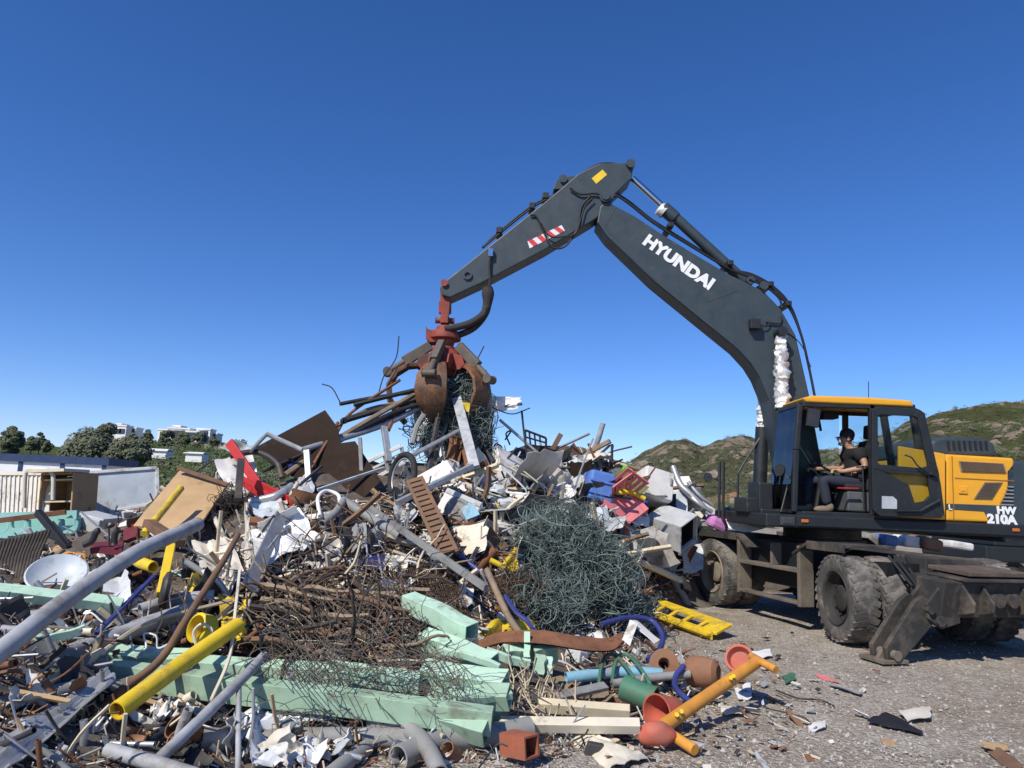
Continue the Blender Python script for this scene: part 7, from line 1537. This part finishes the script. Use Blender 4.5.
while n_fill < 760 and tries < 20000:
    tries += 1
    px, py = rg.uniform(2, 715), rg.uniform(450, 766)
    if rg.random() < .42: px, py = rg.uniform(430, 700), rg.uniform(455, 565)
    if not inside(px, py, region) or inside(px, py, clean): continue
    if any(abs(px-a)+abs(py-b) < 7 for a, b in placed): continue
    if py > 640 and px > 470 and rg.random() < .5: continue
    c = S(px, py, rg.uniform(.03, .16)); s = scl(c.y)
    k = rg.choice((0, 0, 0, 0, 1, 1, 2, 2, 3, 4, 4, 5, 5, 6, 7))
    mt = rg.choice(matfor[k])
    if k == 0 or k == 6:
        big = (1.35 if py < 560 and px > 420 else 1.)*rg.choice((.8, 1, 1.3, 2.1)); w_, h_ = rg.uniform(11, 28)*s*big, rg.uniform(8, 19)*s*big; E_ = Euler((rg.uniform(-.9, .9)+.7, rg.uniform(-.8, .8), rg.uniform(-3, 3))).to_matrix()
    if px < 270 and py > 560: k = rg.choice((1, 1, 2, 3, 3, 5, 7, 0)); mt = rg.choice(matfor[k]) if k else rg.choice(['dullgrey', 'dark', 'galv', 'pale'])
    if k == 0: big = (1.35 if py < 560 and px > 420 else 1.)*rg.choice((.8, 1, 1.3, 2.1)); w_, h_ = rg.uniform(11, 28)*s*big, rg.uniform(8, 19)*s*big; E_ = Euler((rg.uniform(-.9, .9)+.7, rg.uniform(-.8, .8), rg.uniform(-3, 3))).to_matrix()
    lab = None
    if k in (0, 6): adj = 'large crumpled' if w_ > 34*s else 'small crumpled' if w_ < 16*s else 'crumpled'
    elif k == 4:
        sz = V((rg.uniform(10, 24), rg.uniform(8, 16), rg.uniform(8, 18)))*s; adj = 'small tilted' if sz.x < 15*s else 'tilted'
    else:
        L_ = (rg.choice((1, 1, 1, 1.8))*rg.uniform(24, 70)*s*(1 if k != 3 else .7)) if k != 5 else rg.uniform(16, 44)*s
        a = rg.uniform(0, 3.14); d = V((math.cos(a), -.35*rg.random(), math.sin(a)*.75)).normalized()*L_/2; sl_ = abs(d.z)/d.length
        adj = ('long ' if L_ > 58*s else 'short ' if L_ < 34*s else '')+('steep' if sl_ > .72 else 'level' if sl_ < .3 else 'slanting')
    near = sorted(heroes, key=lambda q: (q[0]-px)**2+(q[1]-py)**2)[:9]
    for hx, hy, hl in near:
        dx, dy = px-hx, py-hy
        rel = ('right of' if dx > 0 else 'left of') if abs(dx) > abs(dy) else ('under' if dy > 0 else 'above')
        short = SHORT[hl]
        if sum(1 for q in heroes if q[2].startswith(short)) > 1: continue
        t = f"{adj} {names[mt]} {kinds[k][1]} {rel} the {short}"
        if t not in used and 5 <= len(t.split()) <= 15: lab = t; break
    if not lab: continue
    m = MB()
    if k in (0, 6):
        q_ = [c+E_ @ V((a*w_/2, b*h_/2, 0)) for a, b in ((-1, -1), (1, -1), (1, 1), (-1, 1))]; m.sheet(q_, 8, 7, rg.uniform(.01, .06) if k == 0 else .1, .005, n_fill+100, rg.uniform(1.2, 3.), .10, 0, rg.uniform(-.3, .3)*w_)
    elif k in (1, 2, 3, 7):
        bend = V((rg.gauss(0, 1), 0, rg.gauss(0, 1)))*L_*(.02 if k != 7 else .22)
        pts = catmull([c-d, c-d*.3+bend, c+d*.4-bend*.5, c+d], 4); r_ = {1: rg.uniform(.8, 1.6), 2: rg.uniform(1.4, 3), 3: rg.uniform(2.2, 4.5), 7: .9}[k]*s
        m.tube(pts, r_, {1: 5, 2: 4, 3: 10, 7: 5}[k], hollow=.2 if k == 3 else 0)
    elif k == 4:
        E_ = Euler((rg.uniform(-.8, .8), rg.uniform(-.8, .8), rg.uniform(-1, 1))).to_matrix(); m.box(c-V((0, 0, sz.z*.3)), sz, E_, rg.uniform(.75, 1))
    else:
        wv = d.cross(V((rg.gauss(0, .5), -1, rg.gauss(0, .5)))).normalized()*rg.uniform(2, 4.5)*s
        m.sheet([c-d-wv, c+d-wv, c+d+wv, c-d+wv], 10, 2, rg.uniform(.03, .09), .005, n_fill+500, 2.4)
    o = m.build(kinds[k][0], PC[mt], smooth=40 if k != 4 else 0, bevel=.012 if k == 4 else 0); tag(o, lab, kinds[k][2]); used.add(lab); placed.append((px, py)); n_fill += 1
# countless small fragments
m = MB(); mats = ['white', 'pale', 'galv', 'rust', 'dark', 'wood', 'black', 'cloth', 'blueish', 'terracotta', 'dullgrey', 'cream', 'woodbrown', 'teal', 'deepblue', 'straw', 'rustlight', 'red', 'yellow']; wts = [4, 4, 3, 7, 11, 9, 8, 5, 2, 4, 9, 4, 8, .6, .6, 6, 4, .3, .4]
ids = rg.choices(range(len(mats)), wts, k=22000); cnt = 0
for t in range(30000):
    if cnt >= 7500: break
    px, py = rg.uniform(-30, 730), rg.uniform(452, 790)
    pyc = min(py, 767)
    if not inside(min(max(px, 1), 722), pyc, region) or inside(px, py, clean): continue
    if px < 270 and rg.random() < .45: continue
    p = S(px, py, rg.uniform(-.02, .07)); s = scl(p.y); m.cur = ids[cnt]; cnt += 1; ty = rg.random()
    if ty < .30:
        w_, h_ = rg.uniform(2, 10)*s, rg.uniform(1.5, 7)*s; E_ = Euler((rg.uniform(-1.4, 1.4), rg.uniform(-1.4, 1.4), rg.uniform(-3, 3))).to_matrix(); q_ = [p+E_ @ V((a*w_*rg.uniform(.3, .6), b*h_*rg.uniform(.3, .6), rg.uniform(-.2, .2)*h_)) for a, b in ((-1, -1), (1, -1), (1, 1), (-1, 1))]
        nn = E_ @ V((0, 0, .004)); m.add(q_+[v-nn for v in q_], [(0, 1, 2, 3), (7, 6, 5, 4), (0, 4, 5, 1), (1, 5, 6, 2), (2, 6, 7, 3), (3, 7, 4, 0)])
    elif ty < .88:
        d = V((rg.gauss(0, 1), rg.gauss(0, .6), rg.gauss(0, .7))).normalized()*rg.uniform(5, 34)*s/2; b_ = V((rg.gauss(0, 1), rg.gauss(0, 1), rg.gauss(0, 1)))*d.length*.15; m.tube([p-d, p+b_, p+d], rg.uniform(.35, 1.)*s, 4)
    else:
        E_ = Euler((rg.uniform(-3, 3), rg.uniform(-3, 3), 0)).to_matrix(); m.box(p, V((rg.uniform(1.5, 6), rg.uniform(1.5, 5), rg.uniform(1, 4)))*s, E_, rg.uniform(.5, 1))
tag(m.build('scrap_fragments', [PC[x] for x in mats], origin=(0, 0, 0)), kind='stuff')
# stones and small litter on the gravel
stone = M('stone_grey', (.37, .35, .315), .95, var=.35, scale=9, bump=.2); stone2 = M('stone_pale', (.44, .42, .385), .95, var=.3, scale=9, bump=.2); stone3 = M('stone_dark', (.29, .27, .24), .95, var=.3, scale=9, bump=.2)
m = MB()
for _ in range(7000):
    px, py = rg.uniform(420, 1100), 560+240*rg.random()**.8; 
    p = G(px, py)
    if H(p.x, p.y) > .03 or p.y > 14: continue
    z = .0; s = rg.choice((.4, .5, .5, .6, .7, .8, 1.3))*.015*rg.uniform(.6, 1.3); m.cur = rg.choice((0, 0, 0, 1, 1, 2)); E_ = Euler((rg.uniform(-3, 3), rg.uniform(-3, 3), rg.uniform(-3, 3))).to_matrix()
    k = 1/math.sqrt(3); q_ = [V((1, 0, 0)), V((-1, 0, 0)), V((0, 1, 0)), V((0, -1, 0)), V((0, 0, 1)), V((0, 0, -1))]; c = V((p.x, p.y, H(p.x, p.y)*0-.0+.3*s+.035*noise.noise(V((p.x*.6, p.y*.6, 3)))+.015*noise.noise(V((p.x*2, p.y*2, 7)))-.02))
    vs = [c+E_ @ (v*s*rg.uniform(.6, 1.25)) for v in q_]; m.add(vs, [(0, 2, 4), (2, 1, 4), (1, 3, 4), (3, 0, 4), (2, 0, 5), (1, 2, 5), (3, 1, 5), (0, 3, 5)])
tag(m.build('gravel', [stone, stone2, stone3], origin=(0, 0, 0)), kind='stuff')
m = MB(); lm = ['cloth', 'dark', 'woodbrown', 'dullgrey', 'rust', 'terracotta', 'straw', 'pale']
for _ in range(420):
    px, py = rg.gauss(690, 75), rg.gauss(700, 38)
    if px > 900 or py < 610 or py > 800: continue
    p = G(px, py)+V((0, 0, .012)); s = .012*rg.uniform(.5, 2.6)*rg.choice((1, 1, 2)); m.cur = rg.randrange(len(lm)); E_ = Euler((rg.uniform(-.5, .5), rg.uniform(-.5, .5), rg.uniform(-3, 3))).to_matrix()
    m.box(p, V((s*rg.uniform(1, 4), s*rg.uniform(.5, 1.6), .006)), E_)
tag(m.build('litter', [PC[x] for x in lm], origin=(0, 0, 0)), kind='stuff')
